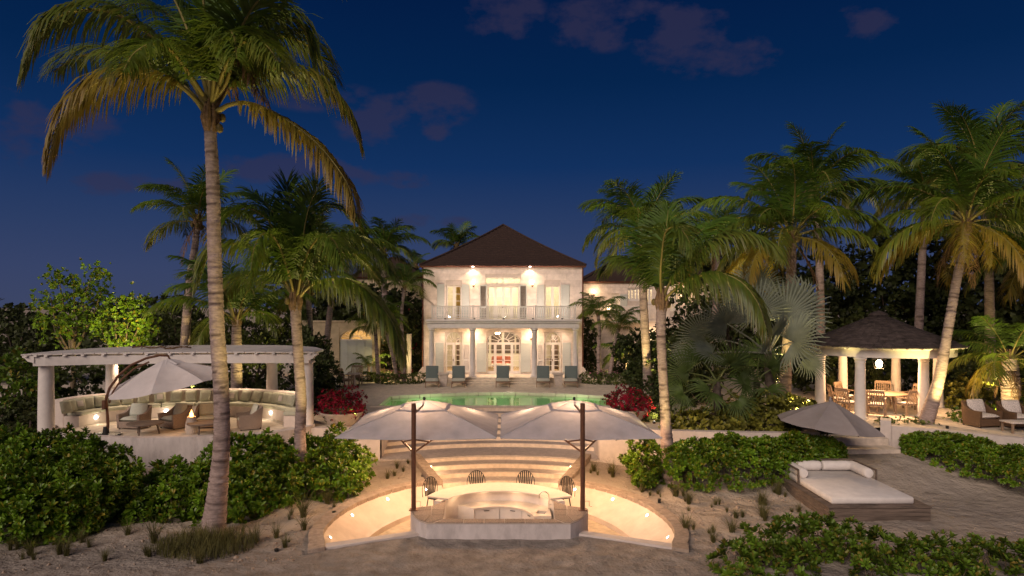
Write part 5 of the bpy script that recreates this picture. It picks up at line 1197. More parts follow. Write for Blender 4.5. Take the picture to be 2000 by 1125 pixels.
# ================================================================== POOL LOUNGERS, PLANTERS, SMALL TABLE
def make_lounger():
    t = T('sun_lounger', None, 'sun lounger', group='sun loungers facing the pool'); w = 0.68
    for sx in (-1, 1):
        MB().box(sx*w/2-0.025, sx*w/2+0.025, -1.0, 0.95, 0.26, 0.31).build('side_rail', m_teak, t)
        for y in (-0.92, 0.75): MB().box(sx*w/2-0.025, sx*w/2+0.025, y-0.03, y+0.03, 0, 0.26).build('leg', m_teak, t)
    MB().box(-w/2, w/2, -1.0, -0.95, 0.25, 0.31).build('end_rail', m_teak, t)
    MB().pillow((0, -0.42, 0.35), w, 1.12, 0.09, Matrix.Rotation(R(90), 3, 'X'), 8, 12).build('seat_pad', m_mint, t, merge=True)
    rot = Matrix.Rotation(R(-32), 3, 'X'); MB().pillow((0, 0.36, 0.66), w, 0.80, 0.08, rot, 8, 12).build('back_pad', m_teal, t, merge=True)
    MB().cbox((0, 0.41, 0.62), (w-0.04, 0.03, 0.78), rot).build('back_frame', m_teak, t)
    return t
l0 = make_lounger()
ll = ['teal backed sun lounger at the left end of the row before the villa', 'teal backed sun lounger just right of the left square planter', 'teal backed sun lounger standing alone before the centre doors', 'teal backed sun lounger just left of the right square planter', 'teal backed sun lounger at the right end of the row before the villa']
for i, (px, sk_) in enumerate(((844, -6), (895.5, -3), (982, 0), (1061, 3), (1115, 6))):
    o = l0 if i == 0 else dup(l0); D = 37.0; put(o, (wx(px, D), D, TZ+0.005), R(-sk_), 1.02); o['label'] = ll[i]
for px, lab in ((866.5, 'square tapered white planter between the two left loungers'), (1090, 'square tapered white planter between the two right loungers')):
    D = 36.9; x = wx(px, D); t = T('planter', lab, 'planter', (x, D, TZ))
    def sq(r, z): return [(x-r, D-r, TZ+z), (x+r, D-r, TZ+z), (x+r, D+r, TZ+z), (x-r, D+r, TZ+z)]
    b = MB(); vs = sq(0.18, 0)+sq(0.23, 0.60)+sq(0.28, 0.61)+sq(0.29, 0.70)+sq(0.24, 0.70)+sq(0.23, 0.62); b.add(vs, [(3,2,1,0)]+[(4*k+i, 4*k+(i+1) % 4, 4*k+4+(i+1) % 4, 4*k+4+i) for k in range(5) for i in range(4)]+[(20,21,22,23)])
    b.build('pot', m_planter, t, smooth=0)
D = 36.4; x = wx(692, D); t = T('small_table', 'round pale bistro table on the terrace left of the pool', 'table', (x, D, TZ))
MB().lathe([(0, 0.68), (0.40, 0.68), (0.41, 0.70), (0.40, 0.72), (0, 0.72)], (x, D, TZ), 20).build('table_top', m_plaster, t)
MB().lathe([(0.25, 0), (0.06, 0.06), (0.05, 0.66), (0, 0.68)], (x, D, TZ), 12).build('pedestal', m_plaster, t)
tc_ = make_dchair('wooden_chair', m_teak)
for i, (px, D, rz, lab) in enumerate(((677, 35.6, -100, 'brown wooden chair left of the small terrace table, nearer the pool'), (694, 37.4, 175, 'brown wooden chair behind the small terrace table'))):
    o = tc_ if i == 0 else dup(tc_); put(o, (wx(px, D), D, TZ+0.005), R(rz), 1.05); o['label'] = lab; o['group'] = 'chairs at the small terrace table'
# ================================================================== VEGETATION TOOLS
def multi_mesh(name, groups, parent=None, smooth=False, local=False):
    """groups: list of (V, Q, mat, attr) joined in one mesh with one slot each; Q are quads"""
    me = bpy.data.meshes.new(name); Vs = []; Qs = []; mi = []; at = []; n = 0
    for k, (V, Q, mat, a) in enumerate(groups):
        Vs.append(np.asarray(V, np.float32)); Qs.append(np.asarray(Q, np.int32)+n); n += len(V); mi.append(np.full(len(Q), k, np.int32)); at.append(np.zeros(len(V), np.float32) if a is None else np.asarray(a, np.float32)); me.materials.append(mat)
    V = np.concatenate(Vs); Q = np.concatenate(Qs); 
    if parent is not None and not local: V = V-np.array(worldloc(parent), np.float32)
    me.vertices.add(len(V)); me.vertices.foreach_set('co', V.ravel()); me.loops.add(Q.size); me.loops.foreach_set('vertex_index', Q.ravel())
    me.polygons.add(len(Q)); me.polygons.foreach_set('loop_start', np.arange(0, Q.size, 4, dtype=np.int32)); me.polygons.foreach_set('material_index', np.concatenate(mi)); me.update(calc_edges=True)
    a = me.attributes.new('t', 'FLOAT', 'POINT'); a.data.foreach_set('value', np.concatenate(at))
    if smooth: me.shade_smooth()
    return me
def nrm(v): return v/np.maximum(1e-9, np.linalg.norm(v, axis=-1, keepdims=True))
def resample(P, n):
    P = np.asarray(P, float)
    # Catmull-Rom through the points
    Q = np.vstack([2*P[0]-P[1], P, 2*P[-1]-P[-2]]); out_ = []
    for i in range(1, len(Q)-2):
        t = np.linspace(0, 1, 12, endpoint=False)[:, None]
        a, b, c, d = Q[i-1], Q[i], Q[i+1], Q[i+2]
        out_.append(0.5*((2*b)+(-a+c)*t+(2*a-5*b+4*c-d)*t**2+(-a+3*b-3*c+d)*t**3))
    C = np.vstack(out_+[P[-1:]]); s = np.concatenate([[0], np.cumsum(np.linalg.norm(np.diff(C, axis=0), axis=1))]); u = np.linspace(0, s[-1], n)
    return np.stack([np.interp(u, s, C[:, k]) for k in range(3)], 1), s[-1]
def tube_np(P, rad, n=5):
    P = np.asarray(P, float); k = len(P); Tn = nrm(np.gradient(P, axis=0)); ref = np.tile(np.array([0.13, 0.07, 1.0]), (k, 1)); A = nrm(np.cross(Tn, ref)); B = np.cross(Tn, A)
    an = np.arange(n)*2*np.pi/n
    V = P[:, None]+(A[:, None]*np.cos(an)[None, :, None]+B[:, None]*np.sin(an)[None, :, None])*np.asarray(rad)[:, None, None]
    i = np.arange(k-1)[:, None]*n; j = np.arange(n)[None]; jn = (j+1) % n
    Q = np.stack([i+j, i+jn, i+n+jn, i+n+j], -1).reshape(-1, 4)
    return V.reshape(-1, 3), Q
def leaf_age(V, per, seed, p=9):
    r = np.random.RandomState(seed+77); return np.repeat(np.clip(r.rand(len(V)//per)**p*1.1, 0, 1), per)
def frond_geo(P, leaf, seed, lmul=1.0, n=58, hang=0.30, age=0.0, width=0.045, start=0.16, stalk=0.035, gaps=0.05, lift=0.25, side=None, split=1.0):
    """feather palm leaf along the spine P: leaflets of three blades sections that bend down with their weight"""
    r = np.random.RandomState(seed); C, L = resample(P, 26); Tn = nrm(np.gradient(C, axis=0))
    s = np.repeat(np.linspace(start, 0.995, n), 2)+r.uniform(-0.006, 0.006, 2*n); sg = np.tile([1.0, -1.0], n)
    keep = r.rand(2*n) > gaps; s, sg = s[keep], sg[keep]; m = len(s); u = np.clip(s, 0, 1)*25; i = np.minimum(u.astype(int), 24); f = (u-i)[:, None]
    p = C[i]*(1-f)+C[i+1]*f; t = nrm(Tn[i]*(1-f)+Tn[i+1]*f)
    hd = C[-1]-C[0]; hd[2] = 0; hd = hd/max(1e-6, np.linalg.norm(hd)); sd0 = np.array([hd[1], -hd[0], 0.0]) if side is None else np.asarray(side, float)
    sd = sd0[None]-t*(t@sd0)[:, None]; sd = nrm(sd); nn_ = np.cross(sd, t); nn_ = np.where((nn_[:, 2:3] < -0.2), -nn_, nn_)
    prof_ = np.interp(s, [0, start, 0.30, 0.55, 0.8, 1.0], [0.4, 0.55, 0.95, 1.0, 0.8, 0.42])
    ln = leaf*lmul*prof_*r.uniform(0.82, 1.12, m)*np.where(r.rand(m) < 0.05, 0.55, 1.0); cl = np.sin(s*r.uniform(55, 75)+r.uniform(0, 6)+sg)*0.6+np.sin(s*r.uniform(20, 30)+r.uniform(0, 6))*0.6; a = np.radians(np.interp(s, [0, 0.3, 0.8, 1.0], [22, 33, 48, 68])+r.normal(0, 6, m)+cl*5)
    d = nrm(sd*(sg*np.cos(a))[:, None]+t*np.sin(a)[:, None]+nn_*(lift*r.uniform(0.5, 1.4, m))[:, None])
    g = np.array([0, 0, -1.0])[None]; hv = (hang*r.uniform(0.6, 1.45, m)*(1+0.2*cl))[:, None]; w = width*r.uniform(0.8, 1.15, m)*np.interp(s, [0, 0.3, 0.85, 1], [0.7, 1, 0.9, 0.6])
    pts = [p]; dirs = [d]; cur = p; dd = d
    for seg in (0.30, 0.36, 0.34):
        cur = cur+dd*(ln*seg)[:, None]; pts.append(cur); dd = nrm(dd+g*hv*1.15); dirs.append(dd)
    V = []
    for q_, e, k in zip(pts, dirs, (0.55, 1.0, 0.85, 0.10)):
        wv = nrm(t-e*(t*e).sum(1)[:, None]+1e-4); V += [q_-wv*(w*k*0.5)[:, None], q_+wv*(w*k*0.5)[:, None]]
    V = np.stack(V, 1); b = np.arange(m)[:, None]*8; Q = np.concatenate([np.concatenate([b+2*k, b+2*k+1, b+2*k+3, b+2*k+2], 1) for k in range(3)])
    uu = np.array([0, 0, .3, .3, .66, .66, 1, 1])[None]; at = np.clip(age*(0.25+0.5*s[:, None]**2+0.75*uu**2)*r.uniform(0.5, 1.5, (m, 1)), 0, 1)
    RV, RQ = tube_np(C, np.interp(np.linspace(0, 1, 26), [0, 0.06, 0.25, 1], [stalk*1.9, stalk*1.15, stalk, stalk*0.22]), 5)
    return V.reshape(-1, 3), Q, at.ravel(), RV, RQ
def frond_mesh(name, P, leaf, seed, mat=None, **kw):
    V, Q, at, RV, RQ = frond_geo(P, leaf, seed, **kw); return multi_mesh(name, [(V, Q, mat or m_frond, at), (RV, RQ, m_rachis if mat is not m_frondd else m_frondd, None)])
def spine(e0, L, droop, pw=1.35, sway=0.0):
    P = [np.zeros(3)]; n = 14
    for i in range(n):
        s = (i+0.5)/n; e = R(e0-droop*s**pw); y = R(sway*s*s); P.append(P[-1]+np.array([math.cos(e)*math.cos(y), math.cos(e)*math.sin(y), math.sin(e)])*L/n)
    return np.array(P)
LIB = {}
for k, (e, dr, hg, ag) in enumerate(((84, 40, 0.16, 0.0), (76, 62, 0.22, 0.0), (66, 78, 0.28, 0.05), (56, 82, 0.26, 0.1), (45, 88, 0.32, 0.15), (34, 92, 0.38, 0.25), (22, 92, 0.42, 0.35), (9, 84, 0.46, 0.5), (-6, 70, 0.50, 0.75), (-22, 55, 0.52, 1.0))):
    for v in range(2): LIB[(k, v)] = (e, frond_mesh('frond', spine(e, 1.0, dr*(1+0.12*v), 1.35, (-1)**v*12), 0.36, 40+k*2+v, m_frondy if ag >= 0.75 else m_frond, n=68, hang=hg*1.6, age=ag, width=0.0155, stalk=0.010, gaps=0.05, lift=0.12))
DRY = frond_mesh('frond', spine(-50, 1.0, 38), 0.22, 5, m_frondd, n=30, hang=0.8, width=0.016, stalk=0.012, gaps=0.3)
def trunk_geo(P, rad, nring=60, n=14, seed=0, amp=0.03):
    r = np.random.RandomState(seed); C, L = resample(P, nring*2+1); s = np.linspace(0, 1, nring*2+1)
    rr = np.interp(s, np.linspace(0, 1, len(rad)), rad)*(1+np.where(np.arange(len(s)) % 2 == 0, amp, -amp*0.6)*r.uniform(0.3, 1.4, len(s)))
    C = C.copy(); C[1:-1] += (r.uniform(-1, 1, (len(s)-2, 3))*np.array([1, 1, 0.6]))*0.004
    V, Q = tube_np(C, rr, n); V += r.normal(0, 0.0035, V.shape); k = len(s); a_ = np.zeros((k, n))
    for i in range(1, k, 2):
        if r.rand() < 0.55:
            j0, w_ = r.randint(n), r.randint(3, n); a_[i, (j0+np.arange(w_)) % n] = r.uniform(0.35, 0.95)
    TRUNK_T[0] = a_.ravel(); return V, Q
TRUNK_T = [None]
def add_frond(me, parent, loc, az, sc, tilt=0):
    o = bpy.data.objects.new('frond', me); COL.objects.link(o); o.parent = parent; o.location = Vector(loc)-worldloc(parent)
    o.rotation_euler = (R(tilt), 0, az); o.scale = (sc, sc, sc); return o
def crown(t, top, nf, L, seed, kmin=0, kmax=9, dry=1, skip=None, jit=0.12):
    r = random.Random(seed); top = Vector(top); g0 = r.uniform(0, 6.28)
    for i in range(nf):
        u = i/(max(1, nf-1)); k = min(9, max(0, round(kmin+(kmax-kmin)*u+r.uniform(-0.6, 0.6)))); az = g0+i*2.39996+r.uniform(-0.25, 0.25)
        if skip and skip(az % (2*math.pi), k): continue
        e, me = LIB[(k, r.randrange(2))]
        add_frond(me, t, top+Vector((math.cos(az)*0.10, math.sin(az)*0.10, 0.12*(1-u)-0.05)), az, L*r.uniform(1-jit, 1+jit)*(0.86+0.2*math.sin(math.pi*min(1, u*1.2))), r.uniform(-14, 14))
    for i in range(dry): add_frond(DRY, t, top+Vector((0, 0, -0.15)), r.uniform(0, 6.28), L*r.uniform(0.45, 0.7))
def heart(t, top, s=1.0, nuts=5, seed=1):
    r = random.Random(seed); top = Vector(top); b = MB()
    for i in range(9):
        a = i*2.4; d = Vector((math.cos(a), math.sin(a), 0)); b.tube([top+d*0.10*s+Vector((0, 0, -0.45*s)), top+d*0.17*s+Vector((0, 0, -0.1*s)), top+d*0.10*s+Vector((0, 0, 0.35*s))], [0.05*s, 0.075*s, 0.03*s], 6)
    b.build('crown_shaft', m_barkf, t)
    for i in range(nuts):
        a = r.uniform(0, 6.28); c = top+Vector((math.cos(a)*0.27*s, math.sin(a)*0.27*s, -r.uniform(0.05, 0.4)*s)); MB().lathe([(0, -0.12*s), (0.07*s, -0.08*s), (0.09*s, 0.0), (0.065*s, 0.08*s), (0, 0.12*s)], tuple(c), 9).build('coconut', m_nut, t)
m_barkf = M('leaf_base_fibre', (0.20, 0.125, 0.065), 0.9, 0.35, 12, bump=0.5)
m_nut = M('coconut_husk', (0.16, 0.12, 0.035), 0.6, 0.3, 8)
def palm(name, label, P, rad, nf, L, seed, group=None, kmin=0, kmax=9, dry=1, nuts=5, rings=46, hs=1.0, skip=None, bark=None, jit=0.12):
    P = [Vector(p) for p in P]; t = T(name, label, 'palm tree', P[0], group=group)
    V, Q = trunk_geo([tuple(p) for p in P], rad, rings, 12, seed); np_mesh('trunk', V, Q, bark or m_bark, t, smooth=True, attr=TRUNK_T[0])
    crown(t, P[-1], nf, L, seed, kmin, kmax, dry, skip, jit)
    if hs: heart(t, P[-1], hs, nuts, seed)
    return t
def spy(label_pts, D0, D1):
    n = len(label_pts); return [w3(px, py, D0+(D1-D0)*(i/(n-1))) for i, (px, py) in enumerate(label_pts)]
def hero_frond(t, pts, D0, D1, leaf, seed, mat=None, **kw):
    me = frond_mesh('frond', spy(pts, D0, D1), leaf, seed, mat, **kw); o = bpy.data.objects.new('frond', me); COL.objects.link(o); o.parent = t; o.location = -worldloc(t); return o

def rosettes(P, Nn, nl, L, W, seed, spread=(25, 75), kite=False):
    """leaf rosettes: nl cupped obovate leaves round every point P"""
    r = np.random.RandomState(seed); m = len(P); Nn = nrm(Nn); ref = np.where(np.abs(Nn[:, 2:3]) > 0.9, np.array([[1.0, 0, 0]]), np.array([[0, 0, 1.0]])); A = nrm(np.cross(Nn, ref)); B = np.cross(Nn, A)
    an = (np.arange(nl)[None]*2.39996+r.uniform(0, 6.28, (m, 1))+r.normal(0, 0.25, (m, nl))); el = np.radians(np.linspace(spread[0], spread[1], nl)[None]+r.normal(0, 9, (m, nl)))
    rad_ = A[:, None]*np.cos(an)[..., None]+B[:, None]*np.sin(an)[..., None]; d = nrm(rad_*np.sin(el)[..., None]+Nn[:, None]*np.cos(el)[..., None]); side = nrm(np.cross(d, Nn[:, None]+1e-3)); up = np.cross(side, d)
    rs = r.uniform(0.62, 1.22, (m, 1)); ln = (L*rs*r.uniform(0.75, 1.2, (m, nl)))[..., None]; w = (W*rs*r.uniform(0.75, 1.15, (m, nl)))[..., None]; base = P[:, None]+d*ln*0.06
    if kite:
        V = np.stack([base, base+d*ln*0.58+side*w+up*w*0.25, base+d*ln, base+d*ln*0.58-side*w+up*w*0.25], 2); V = V.reshape(-1, 3); q = np.arange(len(V)).reshape(-1, 4); return V, q
    tip = base+d*ln-up*ln*0.10
    V = np.stack([base, base+d*ln*0.45+side*w*0.85+up*w*0.3, base+d*ln*0.86+side*w*0.75+up*w*0.1, tip, base+d*ln*0.86-side*w*0.75+up*w*0.1, base+d*ln*0.45-side*w*0.85+up*w*0.3], 2).reshape(-1, 6, 3)
    k = len(V); b = np.arange(k)[:, None]*6; Q = np.concatenate([np.concatenate([b, b+1, b+2, b+3], 1), np.concatenate([b, b+3, b+4, b+5], 1)]); return V.reshape(-1, 3), Q
def blob_points(blobs, dens, seed, inner=0.45, flat=1.0, floor=None, upw=0.5, lump=0.14):
    """points in the outer shell of a union of lumpy ellipsoids"""
    r = np.random.RandomState(seed); Ps = []; Ns = []
    for (x, y, z, rx_, ry_, rz2) in blobs:
        n = int(dens*4*math.pi*((rx_*ry_+rx_*rz2+ry_*rz2)/3)); v = nrm(r.normal(size=(n, 3)))
        k = 1-inner*r.rand(n)**2.2; k = k*(1+lump*np.sin(v[:, 0]*5.1+x*3)*np.sin(v[:, 1]*4.3+y*2)+lump*0.8*np.sin(v[:, 2]*6+v[:, 0]*4+x)); p = np.array([x, y, z])+v*np.array([rx_, ry_, rz2])*k[:, None]; nv = nrm(v/np.array([rx_, ry_, rz2])); keep = np.ones(n, bool)
        for (a, b, c, d, e, f) in blobs:
            if (a, b, c) == (x, y, z): continue
            keep &= (((p-np.array([a, b, c]))/np.array([d, e, f]))**2).sum(1) > 0.62
        keep &= p[:, 2] > (floor if floor is not None else -9)
        Ps.append(p[keep]); Ns.append(nv[keep])
    P = np.concatenate(Ps); Nn = np.concatenate(Ns); Nn = nrm(Nn+np.array([0, 0, upw])+r.normal(0, 0.28, Nn.shape)); return P, Nn
def stems(t, blobs, n, z0, seed, rad=0.016, mat=None):
    r = random.Random(seed); G = []
    for i in range(n):
        x, y, z, rx_, ry_, rz2 = r.choice(blobs); zb = gz(x, y) if z0 is None else z0; a = r.uniform(0, 6.28); q = (x+rx_*0.9*math.cos(a)*r.random(), y+ry_*0.9*math.sin(a)*r.random(), z+rz2*r.uniform(-0.2, 0.75))
        b0 = (x+r.uniform(-.3, .3)*rx_, y+r.uniform(-.3, .3)*ry_, zb-0.05); mid = ((b0[0]*0.6+q[0]*0.4)+r.uniform(-.12, .12), b0[1]*0.6+q[1]*0.4+r.uniform(-.12, .12), b0[2]*0.5+q[2]*0.5)
        C, _ = resample([b0, mid, q], 7); G.append(tube_np(C, np.linspace(rad, rad*0.35, 7), 5))
    V = np.concatenate([g[0] for g in G]); off_ = np.cumsum([0]+[len(g[0]) for g in G[:-1]]); Q = np.concatenate([g[1]+o for g, o in zip(G, off_)])
    np_mesh('stems', V, Q, mat or m_stem, t, kind='stuff', smooth=True)
def bush(name, label, cat, blobs, dens, L, W, seed, mat, nl=9, group=None, base=None, stem=14, kite=False, inner=0.45, upw=0.5, spread=(25, 75), floor=None, lump=0.20, srad=0.016, extra=None, z0=None):
    x = sum(b[0] for b in blobs)/len(blobs); y = sum(b[1] for b in blobs)/len(blobs); zb = base if base is not None else gz(x, y)
    t = T(name, label, cat, (x, y, zb), group=group); P, Nn = blob_points(blobs, dens, seed, inner, 1, floor, upw, lump); V, Q = rosettes(P, Nn, nl, L, W, seed, spread, kite)
    np_mesh('foliage', V, Q, mat, t, kind='stuff', attr=leaf_age(V, 4 if kite else 6, seed))
    if extra:
        m2_, fr, L2, W2 = extra; r = np.random.RandomState(seed+5); k = r.rand(len(P)) < fr; V, Q = rosettes(P[k]+Nn[k]*0.04, Nn[k], 5, L2, W2, seed+9, (20, 85), True); np_mesh('blossom', V, Q, m2_, t, kind='stuff')
    if stem: stems(t, blobs, stem, z0 if z0 is not None else base, seed, srad)
    return t
def hedge(name, label, line, dens, L, W, seed, mat, nl=9, p=3.2):
    """clipped hedge along a line of (x, y, half width, ground, top); leaves on a boxy, slightly uneven shell"""
    r = np.random.RandomState(seed); A = np.array(line, float); seg = np.linalg.norm(np.diff(A[:, :2], axis=0), axis=1); S_ = np.concatenate([[0], np.cumsum(seg)]); Lt = S_[-1]; n = int(dens*Lt*3.4)
    u = r.uniform(-0.03, 1.03, n)*Lt; uc = np.clip(u, 0, Lt); C = np.stack([np.interp(uc, S_, A[:, k]) for k in range(5)], 1); dd = np.stack([np.interp(uc, S_, np.gradient(A[:, k], S_)) for k in (0, 1)], 1); dd = nrm(dd); nn_ = np.stack([-dd[:, 1], dd[:, 0]], 1)
    th = r.uniform(-0.12, math.pi+0.12, n); cs, sn = np.cos(th), np.sin(th); k = 1-0.30*r.rand(n)**2.0; k = k*(1+0.07*np.sin(u*2.3+seed)+0.06*np.sin(u*5.1+th*3)); ex = np.abs(cs)**(2/p)*np.sign(cs); ez = np.abs(sn)**(2/p)*np.sign(sn)
    end = np.minimum(1, np.minimum(u+0.03*Lt, 1.03*Lt-u)/0.35); end = np.sqrt(np.clip(1-(1-end)**2, 0.02, 1)); ov = (u-uc)
    P = np.stack([C[:, 0]+nn_[:, 0]*ex*C[:, 2]*k*end+dd[:, 0]*ov, C[:, 1]+nn_[:, 1]*ex*C[:, 2]*k*end+dd[:, 1]*ov, C[:, 3]+(C[:, 4]-C[:, 3])*np.clip(ez*k, -0.05, 2)*(0.75+0.25*end)], 1)
    Nn = nrm(np.stack([nn_[:, 0]*cs, nn_[:, 1]*cs, sn*0.9+0.35], 1)+r.normal(0, 0.3, (n, 3)))
    t = T(name, label, 'hedge', (A[len(A)//2][0], A[len(A)//2][1], A[len(A)//2][3])); V, Q = rosettes(P, Nn, nl, L, W, seed, (12, 80)); np_mesh('foliage', V, Q, mat, t, kind='stuff', attr=leaf_age(V, 6, seed))
    stems(t, [(a[0], a[1], (a[3]+a[4])/2, a[2], a[2], (a[4]-a[3])/2) for a in line], 40, None, seed); return t
def B(px, pytop, D, r, rz2=None, ry_=None):      # a lobe whose top is seen at a photo pixel
    x, y, z = w3(px, pytop, D); rz2 = rz2 or r; return (x, y, z-rz2, r, ry_ or r, rz2)

# ================================================================== PALMS
# tall palm in the left foreground
D = 16.8; base = (wx(414, D), D, 0.0); top = w3(411, 222, D)
hp = T('coconut_palm', 'tall coconut palm in the left foreground with arching lit fronds', 'palm tree', base)
V, Q = trunk_geo([w3(412, 1075, D), w3(419, 1015, D), w3(426, 950, D), w3(433, 860, D), w3(432, 760, D), w3(424, 640, D), w3(419, 500, D), w3(416, 360, D), w3(411, 260, D), top], [0.34, 0.25, 0.20, 0.185, 0.18, 0.172, 0.165, 0.16, 0.15, 0.135], 84, 20, 3, 0.032); np_mesh('trunk', V, Q, m_bark, hp, smooth=True, attr=TRUNK_T[0])
heart(hp, top, 1.0, 2, 2)
HF = dict(n=150, width=0.052, stalk=0.050, gaps=0.04, lmul=1.38)
for pts, D1, leaf, kw, mt in (
    ([(405, 210), (349, 120), (292, 67), (225, 26), (169, 19), (115, 32), (75, 75), (49, 131)], 15.0, 1.05, dict(hang=0.75, age=0.35, lift=0.15), None),
    ([(404, 222), (375, 187), (337, 159), (270, 140), (210, 150), (152, 187), (116, 240), (97, 305)], 15.6, 1.10, dict(hang=0.85, age=0.75, lift=0.1), m_frondy),
    ([(404, 215), (340, 150), (280, 118), (210, 102), (150, 112), (105, 140)], 18.6, 1.0, dict(hang=0.6, age=0.3), None),
    ([(418, 222), (450, 204), (495, 204), (555, 232), (615, 277), (660, 330), (684, 372), (694, 415)], 15.4, 0.85, dict(hang=0.95, age=0.95, lift=0.05, gaps=0.12), m_frondy),
    ([(416, 215), (455, 165), (502, 139), (562, 133), (619, 150), (667, 195), (692, 240), (701, 272)], 17.2, 0.95, dict(hang=0.8, age=0.6, lift=0.1), None),
    ([(416, 210), (440, 130), (490, 85), (550, 70), (610, 95), (650, 150)], 19.0, 1.0, dict(hang=0.6, age=0.3), None),
    ([(414, 205), (419, 142), (428, 90), (444, 60), (458, 75), (462, 115)], 14.4, 0.95, dict(hang=0.6, age=0.2, lift=0.3), None),
    ([(416, 205), (446, 150), (469, 64), (490, 20), (530, -30)], 15.6, 1.0, dict(hang=0.35, age=0.1), None),
    ([(414, 205), (470, 100), (520, 50), (565, 36), (596, 60), (606, 110)], 17.5, 0.95, dict(hang=0.65, age=0.25), None),
    ([(412, 200), (405, 80), (392, -40), (370, -150)], 16.0, 1.0, dict(hang=0.2), None), ([(414, 200), (432, 70), (455, -60), (490, -150)], 17.6, 1.0, dict(hang=0.22), None),
    ([(410, 200), (375, 80), (330, -20), (270, -80), (205, -95)], 16.0, 1.0, dict(hang=0.4, age=0.1), None), ([(412, 205), (390, 110), (330, 30), (270, 5), (215, 20)], 18.8, 1.0, dict(hang=0.5, age=0.1), None),
    ([(414, 200), (460, 60), (520, -30), (590, -60), (650, -30)], 18.5, 1.0, dict(hang=0.45, age=0.1), None), ([(410, 205), (360, 130), (330, 95), (300, 85), (262, 105), (240, 140)], 13.6, 0.9, dict(hang=0.6, age=0.2), None),
    ([(414, 205), (445, 120), (480, 80), (520, 90), (548, 130)], 14.2, 0.85, dict(hang=0.7, age=0.3), None)):
    k = dict(HF); k.update(kw); hero_frond(hp, pts, D, D1, leaf, len(pts)*7+int(D1*10), mt, **k)
hero_frond(hp, [(420, 215), (470, 120), (488, 140), (503, 175), (521, 205)], D, 15.8, 0.45, 77, m_frondd, n=44, width=0.06, hang=1.2, gaps=0.1, lmul=1.4)
hero_frond(hp, [(408, 215), (425, 150), (445, 160), (462, 190)], D, 17.8, 0.5, 78, m_frondd, n=30, width=0.05, hang=1.2, gaps=0.2)
# palm in front of the pergola's right end
D = 20.2; zb = gz(wx(588, D), D)
p2 = T('coconut_palm', 'mid height coconut palm standing before the right end of the pergola', 'palm tree', (wx(588, D), D, zb))
top2 = w3(577, 590, D); V, Q = trunk_geo([(wx(590, D), D, zb-0.1), w3(588, 930, D), w3(586, 850, D), w3(588, 780, D), w3(583, 700, D), w3(579, 640, D), top2], [0.24, 0.18, 0.16, 0.155, 0.15, 0.15, 0.16], 46, 16, 4, 0.025); np_mesh('trunk', V, Q, m_bark, p2, smooth=True, attr=TRUNK_T[0]); heart(p2, (top2[0], top2[1], top2[2]+0.1), 0.95, 3, 3)
HF = dict(n=120, width=0.05, stalk=0.038, gaps=0.05, lmul=1.25)
for pts, D1, leaf, kw in (
    ([(576, 585), (552, 540), (519, 504), (480, 481), (433, 477), (405, 505), (386, 552)], 19.6, 0.95, dict(hang=0.75, age=0.3)), ([(577, 580), (539, 457), (504, 414), (465, 408), (433, 434)], 19.0, 1.0, dict(hang=0.5, age=0.1)),
    ([(578, 580), (574, 500), (570, 430), (560, 355)], 20.5, 1.0, dict(hang=0.2)), ([(579, 580), (605, 457), (640, 406), (691, 425), (712, 460)], 21.2, 1.0, dict(hang=0.45, age=0.1)),
    ([(579, 588), (598, 565), (621, 551), (672, 545), (719, 570), (766, 629), (786, 690)], 19.4, 1.15, dict(hang=0.95, age=0.35, lift=0.05)), ([(579, 582), (612, 520), (640, 477), (680, 461), (731, 488), (765, 535)], 19.8, 1.0, dict(hang=0.7, age=0.2)),
    ([(578, 580), (590, 480), (602, 410), (622, 360)], 19.6, 1.0, dict(hang=0.25)), ([(577, 580), (558, 480), (530, 410), (490, 375)], 21.2, 1.0, dict(hang=0.3)), ([(577, 585), (560, 520), (540, 470), (518, 455), (498, 480), (490, 530)], 17.8, 0.9, dict(hang=0.8, age=0.2)),
    ([(579, 585), (595, 510), (622, 465), (652, 470), (672, 520)], 17.8, 0.95, dict(hang=0.75, age=0.15)), ([(577, 585), (545, 545), (500, 535), (450, 550), (420, 600)], 21.8, 0.95, dict(hang=0.7, age=0.3)), ([(578, 585), (600, 530), (650, 495), (700, 500), (740, 545)], 22.6, 0.95, dict(hang=0.6, age=0.2))):
    k = dict(HF); k.update(kw); hero_frond(p2, pts, D, D1, leaf, len(pts)*11+int(D1*7+pts[-1][0]), None, **k)
